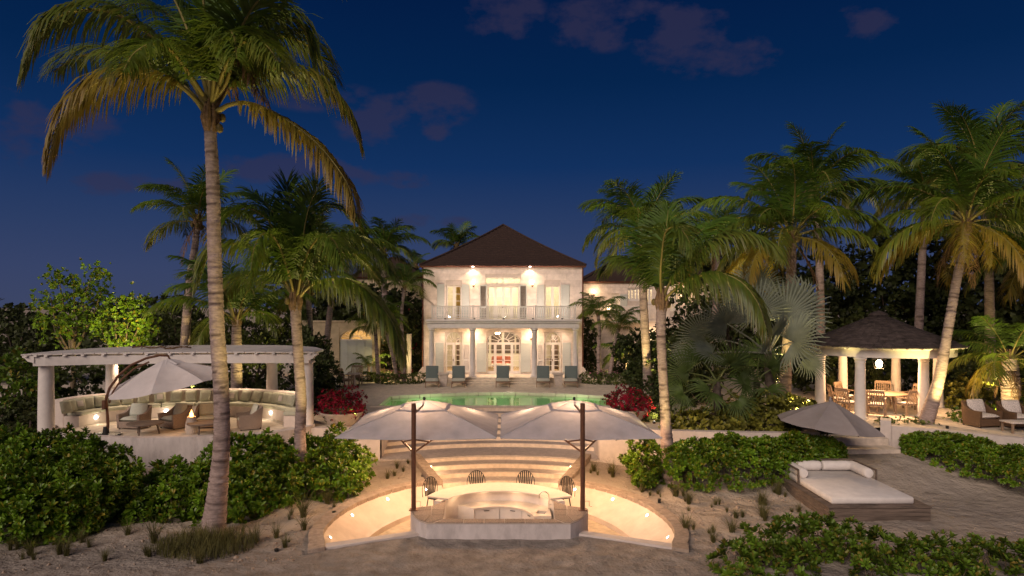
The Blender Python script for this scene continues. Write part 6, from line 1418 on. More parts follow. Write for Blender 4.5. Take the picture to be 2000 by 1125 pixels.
# palm right of the bar
D = 21.0; zb = gz(wx(1312, D), D)
p3 = T('coconut_palm', 'coconut palm right of the bar steps with a long frond reaching right', 'palm tree', (wx(1312, D), D, zb))
top3 = w3(1292, 590, D); V, Q = trunk_geo([(wx(1318, D), D, zb-0.1), w3(1309, 915, D), w3(1303, 870, D), w3(1299, 800, D), w3(1294, 720, D), w3(1291, 650, D), top3], [0.30, 0.21, 0.165, 0.145, 0.14, 0.14, 0.16], 46, 16, 6, 0.025); np_mesh('trunk', V, Q, m_bark, p3, smooth=True, attr=TRUNK_T[0]); heart(p3, (top3[0], top3[1], top3[2]+0.1), 0.95, 3, 4)
for pts, D1, leaf, kw in (
    ([(1294, 590), (1304, 560), (1330, 526), (1388, 475), (1436, 458), (1484, 468), (1520, 500)], 20.0, 1.05, dict(hang=0.75, age=0.3)), ([(1295, 592), (1310, 572), (1350, 545), (1398, 533), (1446, 550), (1479, 590), (1496, 640)], 18.8, 1.2, dict(hang=1.0, age=0.35, lift=0.0)),
    ([(1292, 590), (1290, 540), (1292, 506), (1299, 455), (1320, 442), (1340, 460), (1352, 490)], 19.2, 0.9, dict(hang=0.6, age=0.2)), ([(1292, 590), (1285, 540), (1270, 480), (1245, 440)], 22.4, 1.0, dict(hang=0.3)),
    ([(1291, 590), (1280, 560), (1250, 520), (1210, 505), (1180, 530)], 22.6, 0.9, dict(hang=0.6, age=0.2)), ([(1293, 590), (1296, 520), (1300, 460), (1305, 410)], 22.2, 0.95, dict(hang=0.2)), ([(1294, 590), (1320, 520), (1370, 450), (1420, 425)], 23.2, 0.95, dict(hang=0.35))):
    k = dict(HF); k.update(kw); hero_frond(p3, pts, D, D1, leaf, len(pts)*13+int(D1*9+pts[-1][0]), None, **k)
def P_(pts, D, z0=None):
    q = [w3(px, py, D) for px, py in pts]; 
    if z0 is not None: q[0] = (q[0][0], q[0][1], z0)
    return q
palm('coconut_palm', 'slender coconut palm leaning behind the tall palm, against the sky at left', P_([(360, 690), (369, 560), (381, 480), (386, 432)], 34), [0.24, 0.2, 0.17, 0.15], 17, 3.3, 21, kmax=7, dry=1)
palm('coconut_palm', 'dark crowned palm rising behind the left wing roof', P_([(752, 690), (752, 600), (748, 495)], 45), [0.2, 0.18, 0.17], 18, 3.0, 22, kmax=7, nuts=3)
palm('coconut_palm', 'palm with a leaning grey trunk before the ochre wing', P_([(634, 735), (640, 650), (650, 560), (655, 500)], 36.5, TZ), [0.2, 0.17, 0.15, 0.14], 18, 3.2, 23, kmin=1, kmax=8)
palm('coconut_palm', 'thin palm trunk at the left edge of the ochre wing', P_([(604, 720), (606, 640), (600, 560)], 34, TZ), [0.17, 0.14, 0.13], 14, 2.6, 24, kmin=1, kmax=8)
palm('young_palm', 'young palm with pale arching fronds behind the pergola', P_([(462, 720), (462, 670), (462, 625)], 31, TZ), [0.26, 0.24, 0.2], 15, 3.7, 25, kmin=0, kmax=6, nuts=0, dry=0, jit=0.2)
palm('coconut_palm', 'palm crown peeking over the villa roof at its left slope', P_([(893, 640), (893, 560), (892, 482)], 56), [0.2, 0.18, 0.17], 14, 2.4, 26, kmax=6)
palm('coconut_palm', 'small far palm crown just left of the villa roof edge', P_([(812, 620), (812, 520)], 58), [0.2, 0.18], 10, 1.8, 27, kmax=6)
palm('coconut_palm', 'full crowned palm with dark trunk left of the lit wing windows', P_([(1268, 760), (1262, 680), (1257, 590), (1256, 500), (1258, 458)], 30, TZ), [0.24, 0.19, 0.18, 0.17, 0.16], 24, 3.1, 28, kmax=8, dry=2)
palm('coconut_palm', 'big dark crowned palm between the silver fan palm and the sky', P_([(1530, 760), (1540, 640), (1545, 540), (1546, 462)], 27.5, TZ), [0.26, 0.22, 0.2, 0.18], 24, 3.7, 33, kmax=9, dry=3)
palm('coconut_palm', 'dark palm behind the big right crown, reaching higher', P_([(1604, 740), (1600, 500), (1590, 372)], 35), [0.24, 0.2, 0.18], 22, 3.6, 30, kmax=8)
palm('coconut_palm', 'curved leaning palm crossing in front of the round pavilion', P_([(1808, 824), (1834, 740), (1852, 640), (1868, 550), (1884, 470), (1888, 432)], 25, TZ), [0.27, 0.20, 0.17, 0.16, 0.15, 0.14], 25, 3.7, 31, kmax=9, dry=3, rings=60)
palm('coconut_palm', 'tallest right palm with dark crown touching the frame edge', P_([(1935, 780), (1930, 500), (1915, 330)], 31), [0.24, 0.19, 0.16], 21, 3.8, 32, kmax=9, dry=2)
palm('coconut_palm', 'dark palm between the two highest right crowns', P_([(1790, 740), (1800, 520), (1808, 380)], 36), [0.24, 0.2, 0.18], 18, 3.3, 36, kmax=8)
palm('young_palm', 'short palm with thick shaggy trunk beside the patterned armchairs', P_([(1972, 790), (1974, 750), (1972, 700)], 26, TZ), [0.24, 0.32, 0.26], 15, 2.6, 35, kmin=1, kmax=9, dry=3, nuts=0)
palm('coconut_palm', 'palm at the far right with fronds hanging beside the pavilion', P_([(2040, 760), (2050, 600), (2040, 500)], 28), [0.26, 0.2, 0.18], 20, 3.6, 37, kmax=9)
palm('coconut_palm', 'dark low palm right of the lit wing, behind the reaching frond', P_([(1395, 640), (1400, 540), (1402, 470)], 40), [0.2, 0.18, 0.17], 18, 2.8, 38, kmax=8)
for i, (pts, D, nf, L, lab) in enumerate((([(740, 742), (736, 690), (733, 640)], 38.2, 10, 1.7, 'slim garden palm before the shutter doors, left of the garden light'), ([(777, 738), (766, 690), (752, 640), (748, 620)], 38.4, 10, 1.8, 'leaning slim garden palm right of the garden light'),
        ([(789, 738), (787, 680), (784, 620), (790, 560)], 38.4, 12, 2.0, 'slim garden palm close to the left corner of the villa'), ([(1171, 735), (1169, 690), (1171, 650), (1168, 612)], 38.5, 12, 1.7, 'white stemmed garden palm close to the right corner of the villa'), ([(1188, 736), (1196, 700), (1203, 660), (1208, 640)], 38.0, 12, 1.7, 'leaning white stemmed garden palm before the right wing'))):
    palm('garden_palm', lab, P_(pts, D, TZ), [0.13, 0.11, 0.095, 0.09][:len(pts)], nf, L, 50+i, 'slim palms in the garden beds', kmin=1, kmax=6, dry=0, nuts=0, rings=26, hs=0.5)
palm('garden_palm', 'bushy low palm beside the white shutter of the right wing', P_([(1225, 735), (1226, 700)], 40, TZ), [0.12, 0.10], 14, 1.9, 58, 'slim palms in the garden beds', kmin=1, kmax=6, dry=0, nuts=0, rings=12, hs=0.4)
palm('garden_palm', 'bushy low palm under the ochre wing doors', P_([(720, 735), (720, 715)], 39.5, TZ), [0.10, 0.09], 10, 1.2, 59, 'slim palms in the garden beds', kmin=1, kmax=6, dry=0, nuts=0, rings=8, hs=0.3)

# ---- fan palms
def fan_mesh(nseg=46, span=285, split=0.52, seed=1, mat=None, droop=0.10):
    r = np.random.RandomState(seed); V = []; Q = []
    for i in range(nseg):
        a0_ = R(-span/2+span*i/nseg); a1_ = R(-span/2+span*(i+1)/nseg); am = (a0_+a1_)/2; edge = abs(i-(nseg-1)/2)/(nseg/2); Rr = (1-0.22*edge**2)*r.uniform(0.93, 1.05); dz = r.uniform(0.4, 1.6)*droop
        def pt(a, rad_, z): return [math.sin(a)*rad_, math.cos(a)*rad_, z]
        n0 = len(V); cone = 0.10
        V += [pt(a0_, 0.03, 0), pt(am, 0.03, 0.005), pt(a1_, 0.03, 0), pt(a0_, split*Rr, cone*0.5-0.02), pt(am, split*Rr, cone*0.5+0.03), pt(a1_, split*Rr, cone*0.5-0.02), pt(am-(am-a0_)*0.46, 0.78*Rr, cone-0.012-dz*0.3), pt(am, 0.78*Rr, cone+0.024-dz*0.3), pt(am+(a1_-am)*0.46, 0.78*Rr, cone-dz*0.3), pt(am-0.006, Rr, cone-dz), pt(am, Rr, cone+0.004-dz), pt(am+0.006, Rr, cone-dz)]
        for k in range(3): Q += [[n0+3*k, n0+3*k+1, n0+3*k+4, n0+3*k+3], [n0+3*k+1, n0+3*k+2, n0+3*k+5, n0+3*k+4]]
    return multi_mesh('fan_leaf', [(V, Q, mat, None)])
FS = [fan_mesh(36, 265, 0.42, s, m_fan, 0.14) for s in (1, 2)]; FG = [fan_mesh(26, 215, 0.28, s, m_fang, 0.30) for s in (3, 4)]
def fan_palm(name, label, crown_p, base_p, leaves, meshes, D, stalkm, trunk_r):
    t = T(name, label, 'palm tree', base_p); cp = Vector(crown_p); V, Q = trunk_geo([base_p, tuple((Vector(base_p)+cp)/2), crown_p], trunk_r, 16, 12, 5, 0.05); np_mesh('trunk', V, Q, m_bark2, t, smooth=True)
    for i, (px, py, dd, rp, face) in enumerate(leaves):
        hub = Vector(w3(px, py, D+dd)); out_ = (hub-cp); out_.normalize(); out_ = (out_+Vector((0, 0, 0.05))).normalized()
        n_ = Vector((rnd.uniform(-.5, .5)+face*0.8, -0.8, 0.45+rnd.uniform(-.4, .4))); n_ = (n_-out_*n_.dot(out_)).normalized(); x_ = out_.cross(n_)
        o = bpy.data.objects.new('fan_leaf', meshes[i % len(meshes)]); COL.objects.link(o); o.parent = t; sc = 0.92*rp*(D+dd)/F
        M4 = Matrix((x_, out_, n_)).transposed().to_4x4(); M4.translation = hub-worldloc(t); o.matrix_local = M4 @ Matrix.Diagonal((sc, sc, sc, 1))
        mid = (cp+hub)/2+Vector((0, 0, 0.06)); MB().tube([cp, mid, hub], [0.04, 0.028, 0.018], 6).build('leaf_stalk', stalkm, t)
D = 25.2
fan_palm('silver_fan_palm', 'large silver fan palm with round pleated leaves beside the pavilion', w3(1500, 690, D), (wx(1512, D), D, TZ), [(1420, 632, -0.6, 72, -0.4), (1480, 612, 0.4, 76, 0), (1535, 618, 0.3, 98, 0.3), (1508, 655, -1.0, 60, 0.1), (1548, 668, -0.8, 82, 0.5), (1375, 655, 0.2, 62, -0.6), (1392, 690, -0.9, 52, -0.5), (1455, 590, 1.0, 70, -0.2), (1560, 600, 1.2, 78, 0.4), (1352, 690, 0.6, 50, -0.6), (1570, 700, 0.2, 62, 0.6), (1480, 560, 1.4, 66, 0)], FS, D, M('silver_stalk', (0.28, 0.29, 0.22), 0.6), [0.22, 0.2, 0.18])
D = 23.9
fan_palm('green_fan_palm', 'low green fan palm with drooping leaves under the silver one', w3(1400, 745, D), (wx(1400, D), D, TZ), [(1345, 728, 0.2, 58, -0.5), (1372, 705, 0.5, 62, -0.2), (1425, 712, -0.3, 60, 0.2), (1388, 765, -0.7, 58, 0), (1450, 745, 0.2, 56, 0.4), (1335, 768, -0.2, 48, -0.5), (1440, 782, -0.5, 48, 0.3), (1318, 745, 0.8, 46, -0.6)], FG, D, M('green_stalk', (0.14, 0.17, 0.05), 0.6), [0.18, 0.16, 0.14])
D = 24.6
fan_palm('green_fan_palm', 'small green fan palm between silver palm trunk and sea grape bush', w3(1478, 745, D), (wx(1478, D), D, TZ), [(1505, 722, 0, 56, 0.3), (1460, 715, 0.4, 56, -0.2), (1482, 700, 0.5, 58, 0), (1500, 758, -0.5, 46, 0.3), (1455, 750, -0.5, 46, -0.3)], FG, D, bpy.data.materials['green_stalk'], [0.14, 0.13, 0.12])

# ================================================================== SHRUBS AND HEDGES
bush('sea_lettuce_bush', 'big glossy green bush filling the lower left corner', 'bush', [B(-20, 842, 19.6, 0.95), B(60, 842, 19.4, 0.90), B(130, 850, 19.3, 0.90), B(190, 870, 19.0, 0.77), B(236, 903, 18.4, 0.56), B(50, 885, 17.9, 0.90), B(135, 900, 17.8, 0.85), B(200, 925, 17.7, 0.63), B(10, 935, 16.7, 0.90), B(95, 950, 16.6, 0.77), B(165, 975, 16.9, 0.45), B(-70, 900, 17.4, 1.08)], 36, 0.165, 0.042, 101, m_leaf, 12, stem=40, spread=(12, 80))
bush('sea_lettuce_bush', 'wide glossy green bush between the two left palm trunks', 'bush', [B(318, 915, 19.4, 0.65), B(300, 955, 18.3, 0.54), B(360, 905, 19.6, 0.68), B(345, 950, 18.2, 0.56), B(405, 905, 19.2, 0.72), B(450, 852, 20.5, 0.77), B(515, 848, 20.6, 0.81), B(480, 888, 19.6, 0.77), B(420, 945, 18.3, 0.65), B(500, 938, 18.7, 0.56), B(545, 890, 19.8, 0.72), B(555, 928, 19.1, 0.50), B(265, 985, 17.8, 0.36), B(470, 980, 18.0, 0.36)], 36, 0.165, 0.041, 102, m_leaf, 12, stem=44, spread=(12, 80))
bush('sea_lettuce_bush', 'glossy green bush right of the mid height palm trunk, by the sand', 'bush', [B(580, 856, 20.9, 0.8), B(640, 846, 21.2, 0.9), B(682, 872, 20.9, 0.66), B(622, 890, 20.2, 0.75), B(665, 905, 20.2, 0.6), B(595, 915, 19.7, 0.5)], 36, 0.155, 0.039, 103, m_leaf, 12, stem=24, spread=(12, 80))
hedge('round_hedge', 'leafy hedge between the palm right of the bar and the parasol', [(wx(1306, 21.0), 21.05, 0.62, 0.28, 1.42), (wx(1350, 21.0), 21.0, 0.72, 0.3, 1.5), (wx(1420, 21.0), 21.0, 0.74, 0.3, 1.52), (wx(1500, 21.3), 21.3, 0.68, 0.4, 1.5), (wx(1570, 21.8), 21.8, 0.58, 0.5, 1.45), (wx(1632, 22.3), 22.3, 0.42, 0.6, 1.25)], 120, 0.12, 0.034, 104, m_leaf, 10)
bush('sea_lettuce_bush', 'separate round bush left of the palm right of the bar', 'bush', [B(1252, 868, 21.3, 0.55), B(1275, 862, 21.5, 0.5), B(1258, 892, 20.9, 0.42)], 62, 0.12, 0.034, 114, m_leaf, 10, stem=20, spread=(12, 80))
hedge('clipped_hedge', 'dense clipped hedge along the low wall at the right edge', [(wx(1775, 22.9), 23.0, 0.48, 0.6, 1.42), (wx(1830, 22.3), 22.35, 0.55, 0.55, 1.44), (wx(1900, 21.4), 21.5, 0.6, 0.5, 1.42), (wx(1970, 20.6), 20.7, 0.62, 0.48, 1.42), (wx(2050, 19.8), 19.9, 0.65, 0.45, 1.42), (wx(2120, 19.2), 19.3, 0.65, 0.45, 1.4)], 125, 0.105, 0.03, 105, m_leaf, 10)
bush('sea_lettuce_bush', 'ragged green bush with bare twigs in the lower right corner', 'bush', [B(1440, 1066, 14.4, 0.42), B(1490, 1030, 14.9, 0.45), B(1545, 1010, 15.2, 0.45), B(1600, 1012, 15.2, 0.45), B(1660, 1022, 15.1, 0.45), B(1720, 1045, 14.8, 0.45), B(1790, 1058, 14.6, 0.45), B(1850, 1052, 14.7, 0.5), B(1920, 1058, 14.6, 0.5), B(1985, 1062, 14.6, 0.5), B(1460, 1092, 14.0, 0.35), B(1560, 1075, 14.2, 0.4), B(1700, 1085, 14.1, 0.35), B(1880, 1095, 14.0, 0.4), B(2040, 1070, 14.4, 0.5)], 36, 0.14, 0.036, 106, m_leaf2, 11, stem=120, spread=(12, 80), inner=0.25, upw=0.9, srad=0.013)
bush('sea_grape_bush', 'broad sea grape bush with round yellowish leaves before the fan palms', 'bush', [B(1325, 806, 23.9, 0.75), B(1380, 794, 23.9, 0.85), B(1440, 782, 24.0, 0.9), B(1500, 766, 24.1, 0.95), B(1555, 772, 24.3, 0.8), B(1412, 815, 23.4, 0.5), B(1500, 808, 23.4, 0.55), B(1568, 800, 23.8, 0.5), B(1345, 825, 23.4, 0.45), B(1460, 822, 23.3, 0.4), B(1540, 818, 23.4, 0.42)], 40, 0.15, 0.075, 107, m_leafy, 6, stem=30, base=TZ, spread=(30, 85))
for px, py, D, lab in ((668, 762, 24.6, 'crimson bougainvillea overflowing the bowl left of the steps'), (1228, 758, 25.2, 'crimson bougainvillea overflowing the bowl right of the pool')):
    x, y, z = w3(px, py, D); k = 1 if px < 900 else 0.9
    bush('bougainvillea', lab, 'bush', [(x, y, z-0.42*k, 0.72*k, 0.62, 0.50*k), (x-0.45*k, y, z-0.58*k, 0.48*k, 0.5, 0.42*k), (x+0.46*k, y-0.1, z-0.62*k, 0.50*k, 0.5, 0.40*k), (x+0.1, y-0.3, z-0.62*k, 0.6*k, 0.5, 0.42*k)], 75, 0.075, 0.028, 108+px, m_bougain, 6, base=TZ+0.45, stem=12, spread=(20, 90), lump=0.25, extra=(m_leafd, 0.30, 0.09, 0.03))
    t = T('bowl_planter', 'wide pale bowl planter holding the ' + ('left' if px < 900 else 'right') + ' bougainvillea', 'planter', (x, y, TZ))
    MB().lathe([(0.0, 0), (0.40*k, 0), (0.52*k, 0.12), (0.74*k, 0.40), (0.80*k, 0.46), (0.82*k, 0.50), (0.76*k, 0.50), (0.70*k, 0.42), (0, 0.40)], (x, y, TZ), 28).build('bowl', m_planter, t)
def ringhedge(label, cx, cy, rx_, ry_, h, seed, a0=180, a1=360, w=0.42):
    bl = [(cx+rx_*math.cos(R(a)), cy+ry_*math.sin(R(a)), TZ+h*0.45, w, w, h*0.55) for a in np.linspace(a0, a1, 9)]
    return bush('box_hedge', label, 'hedge', bl, 70, 0.09, 0.03, seed, m_leafbox, 5, base=TZ, stem=0, kite=True, floor=TZ, lump=0.04, inner=0.2)
ringhedge('clipped box hedge round the slim palms left of the villa', wx(778, 38.0), 38.6, 1.15, 0.9, 0.55, 120)
ringhedge('clipped box hedge before the shutter doors, left of the garden light', wx(728, 39.5), 39.6, 0.55, 0.5, 0.5, 121)
ringhedge('clipped box hedge round the slim palms right of the villa', wx(1196, 37.8), 38.4, 1.35, 0.9, 0.58, 122)
bush('flower_bed', 'pink flowers inside the left clipped hedge', 'flowers', [(wx(772, 38.3), 38.5, TZ+0.45, 0.7, 0.4, 0.25)], 60, 0.08, 0.03, 123, m_leafbox, 5, base=TZ, stem=0, kite=True, extra=(m_pink, 0.5, 0.08, 0.035))
bush('flower_bed', 'pale flowers inside the right clipped hedge', 'flowers', [(wx(1180, 38.1), 38.3, TZ+0.48, 0.9, 0.4, 0.22)], 60, 0.08, 0.03, 124, m_leafbox, 5, base=TZ, stem=0, kite=True, extra=(m_pink, 0.3, 0.08, 0.035))
bush('box_hedge', 'low rounded hedge before the right pavilion column', 'hedge', [B(1725, 818, 24.9, 0.45, 0.32), B(1760, 816, 25.0, 0.5, 0.34), B(1800, 822, 24.8, 0.45, 0.3), B(1840, 832, 24.4, 0.5, 0.26)], 60, 0.09, 0.03, 125, m_leafbox, 6, base=TZ, stem=0, floor=TZ)
bush('shrub', 'green shrub behind the first patterned armchair', 'bush', [B(1880, 800, 25.6, 0.55), B(1930, 790, 26.0, 0.7), B(1990, 780, 26.3, 0.8), B(2040, 790, 26, 0.8)], 36, 0.12, 0.04, 126, m_leaf2, 7, base=TZ, stem=8)
bush('shrub', 'low bank of mixed shrubs behind the small shaggy palm', 'bush', [B(1880, 742, 29, 1.0), B(1940, 738, 29.5, 1.2), B(2010, 735, 29.5, 1.3), B(2080, 735, 29.5, 1.3)], 20, 0.16, 0.06, 127, m_leafy, 7, base=TZ, stem=12)
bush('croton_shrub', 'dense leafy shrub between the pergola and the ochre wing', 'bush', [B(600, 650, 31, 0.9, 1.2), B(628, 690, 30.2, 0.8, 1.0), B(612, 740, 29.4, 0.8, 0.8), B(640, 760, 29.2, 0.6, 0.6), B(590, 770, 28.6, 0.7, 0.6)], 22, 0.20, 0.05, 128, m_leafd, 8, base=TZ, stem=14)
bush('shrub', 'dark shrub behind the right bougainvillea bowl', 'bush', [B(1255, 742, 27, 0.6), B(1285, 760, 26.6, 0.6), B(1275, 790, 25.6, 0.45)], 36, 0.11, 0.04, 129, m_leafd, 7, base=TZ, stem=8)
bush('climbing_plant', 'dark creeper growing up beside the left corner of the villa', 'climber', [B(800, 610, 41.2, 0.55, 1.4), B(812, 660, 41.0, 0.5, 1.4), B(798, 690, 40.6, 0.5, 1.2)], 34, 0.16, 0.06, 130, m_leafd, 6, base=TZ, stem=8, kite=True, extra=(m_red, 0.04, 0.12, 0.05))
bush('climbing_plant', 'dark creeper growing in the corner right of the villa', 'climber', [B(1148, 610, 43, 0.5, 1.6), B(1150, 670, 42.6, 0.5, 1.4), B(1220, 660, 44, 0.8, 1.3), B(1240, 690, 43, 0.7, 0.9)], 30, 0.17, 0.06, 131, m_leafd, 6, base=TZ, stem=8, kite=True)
pil = T('garden_pillar', 'pale square garden pillar left of the villa corner', 'pillar', (wx(799, 41.0), 40.2, TZ)); MB().box(wx(794, 40), wx(803, 40), 40.0, 40.25, TZ, wz(652, 40)).build('shaft', m_plaster, pil, bevel=0.02)

# ---- trees at the back
def tree(name, label, pxs, D, base_z, dens, L, W, seed, mat, trunk_px=None, nl=6, inner=0.6, r_tr=0.10, limbs=7, kite=True, spread=(20, 80), lump=0.2, limbmat=None):
    blobs = [B(*p) if len(p) > 3 else B(p[0], p[1], D, p[2]) for p in pxs]; x = wx(trunk_px, D) if trunk_px else sum(b[0] for b in blobs)/len(blobs)
    t = T(name, label, 'tree', (x, D, base_z)); P, Nn = blob_points(blobs, dens, seed, inner, 1, base_z, 0.3, lump); V, Q = rosettes(P, Nn, nl, L, W, seed, spread, kite); np_mesh('crown', V, Q, mat, t, kind='stuff', attr=leaf_age(V, 4 if kite else 6, seed))
    r = random.Random(seed); G = []; zt = min(b[2] for b in blobs)
    C, _ = resample([(x, D, base_z-0.1), (x+0.1, D, (base_z+zt)/2), (x, D, zt)], 8); V, Q = tube_np(C, np.linspace(r_tr*1.5, r_tr, 8), 8); np_mesh('trunk', V, Q, limbmat or m_bark2, t, smooth=True)
    for b in blobs[:limbs]:
        q = (b[0]+r.uniform(-.2, .2)*b[3], b[1], b[2]+b[5]*0.5); C, _ = resample([(x, D, base_z+(zt-base_z)*0.6), ((x+q[0])/2+r.uniform(-.2, .2), D, (base_z+zt)/2*0.4+q[2]*0.6-0.2), q], 8); G.append(tube_np(C, np.linspace(r_tr*0.7, r_tr*0.18, 8), 6))
    V = np.concatenate([g[0] for g in G]); of = np.cumsum([0]+[len(g[0]) for g in G[:-1]]); np_mesh('limbs', V, np.concatenate([g[1]+o for g, o in zip(G, of)]), limbmat or m_bark2, t, smooth=True)
    return t
m_limb = M('pale_limb', (0.20, 0.15, 0.10), 0.9, 0.2, 8)
tree('buttonwood_tree', 'airy small tree with lit yellow green leaves at the left sky edge', [(95, 565, 0.75), (115, 520, 0.6), (150, 545, 0.85), (190, 510, 0.6), (170, 585, 0.85), (125, 600, 0.9), (95, 605, 0.6), (200, 560, 0.45)], 31, TZ, 17, 0.16, 0.055, 140, m_leaf, 140, 6, 0.8, 0.09, 8, limbmat=m_limb, lump=0.3)
tree('buttonwood_tree', 'shorter bushy tree right of the airy one, above the pergola roof', [(225, 575, 0.6), (258, 562, 0.6), (282, 600, 0.6), (235, 620, 0.8), (270, 640, 0.8), (195, 620, 0.5), (250, 665, 0.8)], 30, TZ, 18, 0.16, 0.055, 141, m_leaf, 245, 6, 0.8, 0.08, 7, limbmat=m_limb, lump=0.3)
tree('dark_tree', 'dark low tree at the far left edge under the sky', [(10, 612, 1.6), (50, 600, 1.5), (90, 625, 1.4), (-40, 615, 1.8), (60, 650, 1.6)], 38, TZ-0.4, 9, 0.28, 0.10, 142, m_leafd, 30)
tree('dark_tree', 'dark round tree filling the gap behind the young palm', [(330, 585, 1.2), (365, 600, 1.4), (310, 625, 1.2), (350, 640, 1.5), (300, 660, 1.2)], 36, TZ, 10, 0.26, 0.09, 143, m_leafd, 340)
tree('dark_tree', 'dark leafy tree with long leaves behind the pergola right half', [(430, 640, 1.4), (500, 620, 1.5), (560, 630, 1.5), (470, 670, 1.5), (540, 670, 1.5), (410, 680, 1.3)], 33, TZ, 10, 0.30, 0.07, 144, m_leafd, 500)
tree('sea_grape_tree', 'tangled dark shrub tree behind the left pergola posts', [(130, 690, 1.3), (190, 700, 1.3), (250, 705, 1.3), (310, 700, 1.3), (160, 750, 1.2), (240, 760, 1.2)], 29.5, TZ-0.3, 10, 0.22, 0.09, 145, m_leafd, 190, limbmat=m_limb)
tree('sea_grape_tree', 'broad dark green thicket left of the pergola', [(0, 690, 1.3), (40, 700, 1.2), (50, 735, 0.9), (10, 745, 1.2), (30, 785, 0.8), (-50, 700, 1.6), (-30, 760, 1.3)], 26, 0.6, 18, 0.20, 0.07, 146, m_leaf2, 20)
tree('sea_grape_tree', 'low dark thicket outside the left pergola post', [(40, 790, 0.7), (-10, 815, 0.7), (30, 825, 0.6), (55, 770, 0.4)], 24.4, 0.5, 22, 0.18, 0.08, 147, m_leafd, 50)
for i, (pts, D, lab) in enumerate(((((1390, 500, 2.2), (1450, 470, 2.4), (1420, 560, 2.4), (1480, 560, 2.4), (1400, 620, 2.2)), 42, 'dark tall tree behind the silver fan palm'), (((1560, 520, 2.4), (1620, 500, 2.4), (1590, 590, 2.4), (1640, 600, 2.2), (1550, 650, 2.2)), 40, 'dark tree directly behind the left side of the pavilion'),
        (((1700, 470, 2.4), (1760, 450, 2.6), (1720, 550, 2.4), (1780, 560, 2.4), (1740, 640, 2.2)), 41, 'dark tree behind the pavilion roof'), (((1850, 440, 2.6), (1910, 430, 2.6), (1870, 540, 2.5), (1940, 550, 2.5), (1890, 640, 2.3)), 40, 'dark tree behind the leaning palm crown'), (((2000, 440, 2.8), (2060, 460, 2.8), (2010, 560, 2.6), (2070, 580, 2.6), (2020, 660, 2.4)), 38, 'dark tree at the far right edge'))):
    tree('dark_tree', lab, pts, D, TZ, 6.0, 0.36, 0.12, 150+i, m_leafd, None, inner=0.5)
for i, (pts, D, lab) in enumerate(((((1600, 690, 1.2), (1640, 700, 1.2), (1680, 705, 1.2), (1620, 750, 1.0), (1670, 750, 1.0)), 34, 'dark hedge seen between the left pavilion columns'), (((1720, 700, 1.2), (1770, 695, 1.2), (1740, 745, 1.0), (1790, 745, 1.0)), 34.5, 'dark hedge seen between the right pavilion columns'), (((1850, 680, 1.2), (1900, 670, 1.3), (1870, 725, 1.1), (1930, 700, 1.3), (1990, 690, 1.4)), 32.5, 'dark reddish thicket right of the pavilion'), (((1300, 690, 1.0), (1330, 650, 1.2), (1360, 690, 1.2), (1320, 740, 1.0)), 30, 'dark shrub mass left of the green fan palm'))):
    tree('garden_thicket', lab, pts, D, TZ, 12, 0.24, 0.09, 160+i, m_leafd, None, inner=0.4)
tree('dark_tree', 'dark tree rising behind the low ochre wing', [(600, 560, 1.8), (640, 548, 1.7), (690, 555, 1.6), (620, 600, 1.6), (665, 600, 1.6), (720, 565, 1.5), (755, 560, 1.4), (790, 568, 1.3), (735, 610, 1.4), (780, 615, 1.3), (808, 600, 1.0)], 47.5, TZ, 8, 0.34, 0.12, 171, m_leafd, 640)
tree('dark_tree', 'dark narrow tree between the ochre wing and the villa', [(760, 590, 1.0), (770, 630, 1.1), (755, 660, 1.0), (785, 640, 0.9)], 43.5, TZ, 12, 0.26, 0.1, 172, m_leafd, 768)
wood = bush('far_wood', None, None, [(x, 62+8*math.sin(x), 2.6, 5.5, 4, 3.2+0.8*math.sin(x*1.7)) for x in range(-62, 66, 5)], 1.6, 0.55, 0.2, 170, m_leafd, 6, base=TZ, stem=0, kite=True)
for k in ('label', 'category'):
    if k in wood: del wood[k]
wood['kind'] = 'stuff'

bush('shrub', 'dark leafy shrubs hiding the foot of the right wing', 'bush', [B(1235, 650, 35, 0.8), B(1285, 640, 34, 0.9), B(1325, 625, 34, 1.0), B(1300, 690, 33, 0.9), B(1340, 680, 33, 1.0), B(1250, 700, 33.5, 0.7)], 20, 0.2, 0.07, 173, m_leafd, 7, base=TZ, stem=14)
# ---- grass tufts, pebbles
def tuft_mesh(seed, n=34, h=0.34):
    r = np.random.RandomState(seed); V = []; Q = []
    for i in range(n):
        a = r.uniform(0, 6.28); b = r.uniform(0, 6.28); rad_ = 0.05*r.rand()**0.5; p = np.array([math.cos(a)*rad_, math.sin(a)*rad_, -0.03]); d = np.array([math.cos(b), math.sin(b), 0]); ln = h*r.uniform(0.5, 1.2); lean = r.uniform(0.15, 0.95); s = np.array([-d[1], d[0], 0])*0.0042; n0 = len(V)
        for u, w in ((0, 1), (0.4, 0.9), (0.75, 0.6), (1.0, 0.1)):
            q = p+d*lean*ln*u**1.8+np.array([0, 0, 1.0])*ln*(u-0.25*lean*u**2); V += [q-s*w, q+s*w]
        Q += [[n0+2*k, n0+2*k+1, n0+2*k+3, n0+2*k+2] for k in range(3)]
    return multi_mesh('grass_tuft', [(V, Q, m_grassb, None)])
TM = [tuft_mesh(s, 62+14*s, 0.32+0.06*s) for s in range(4)]
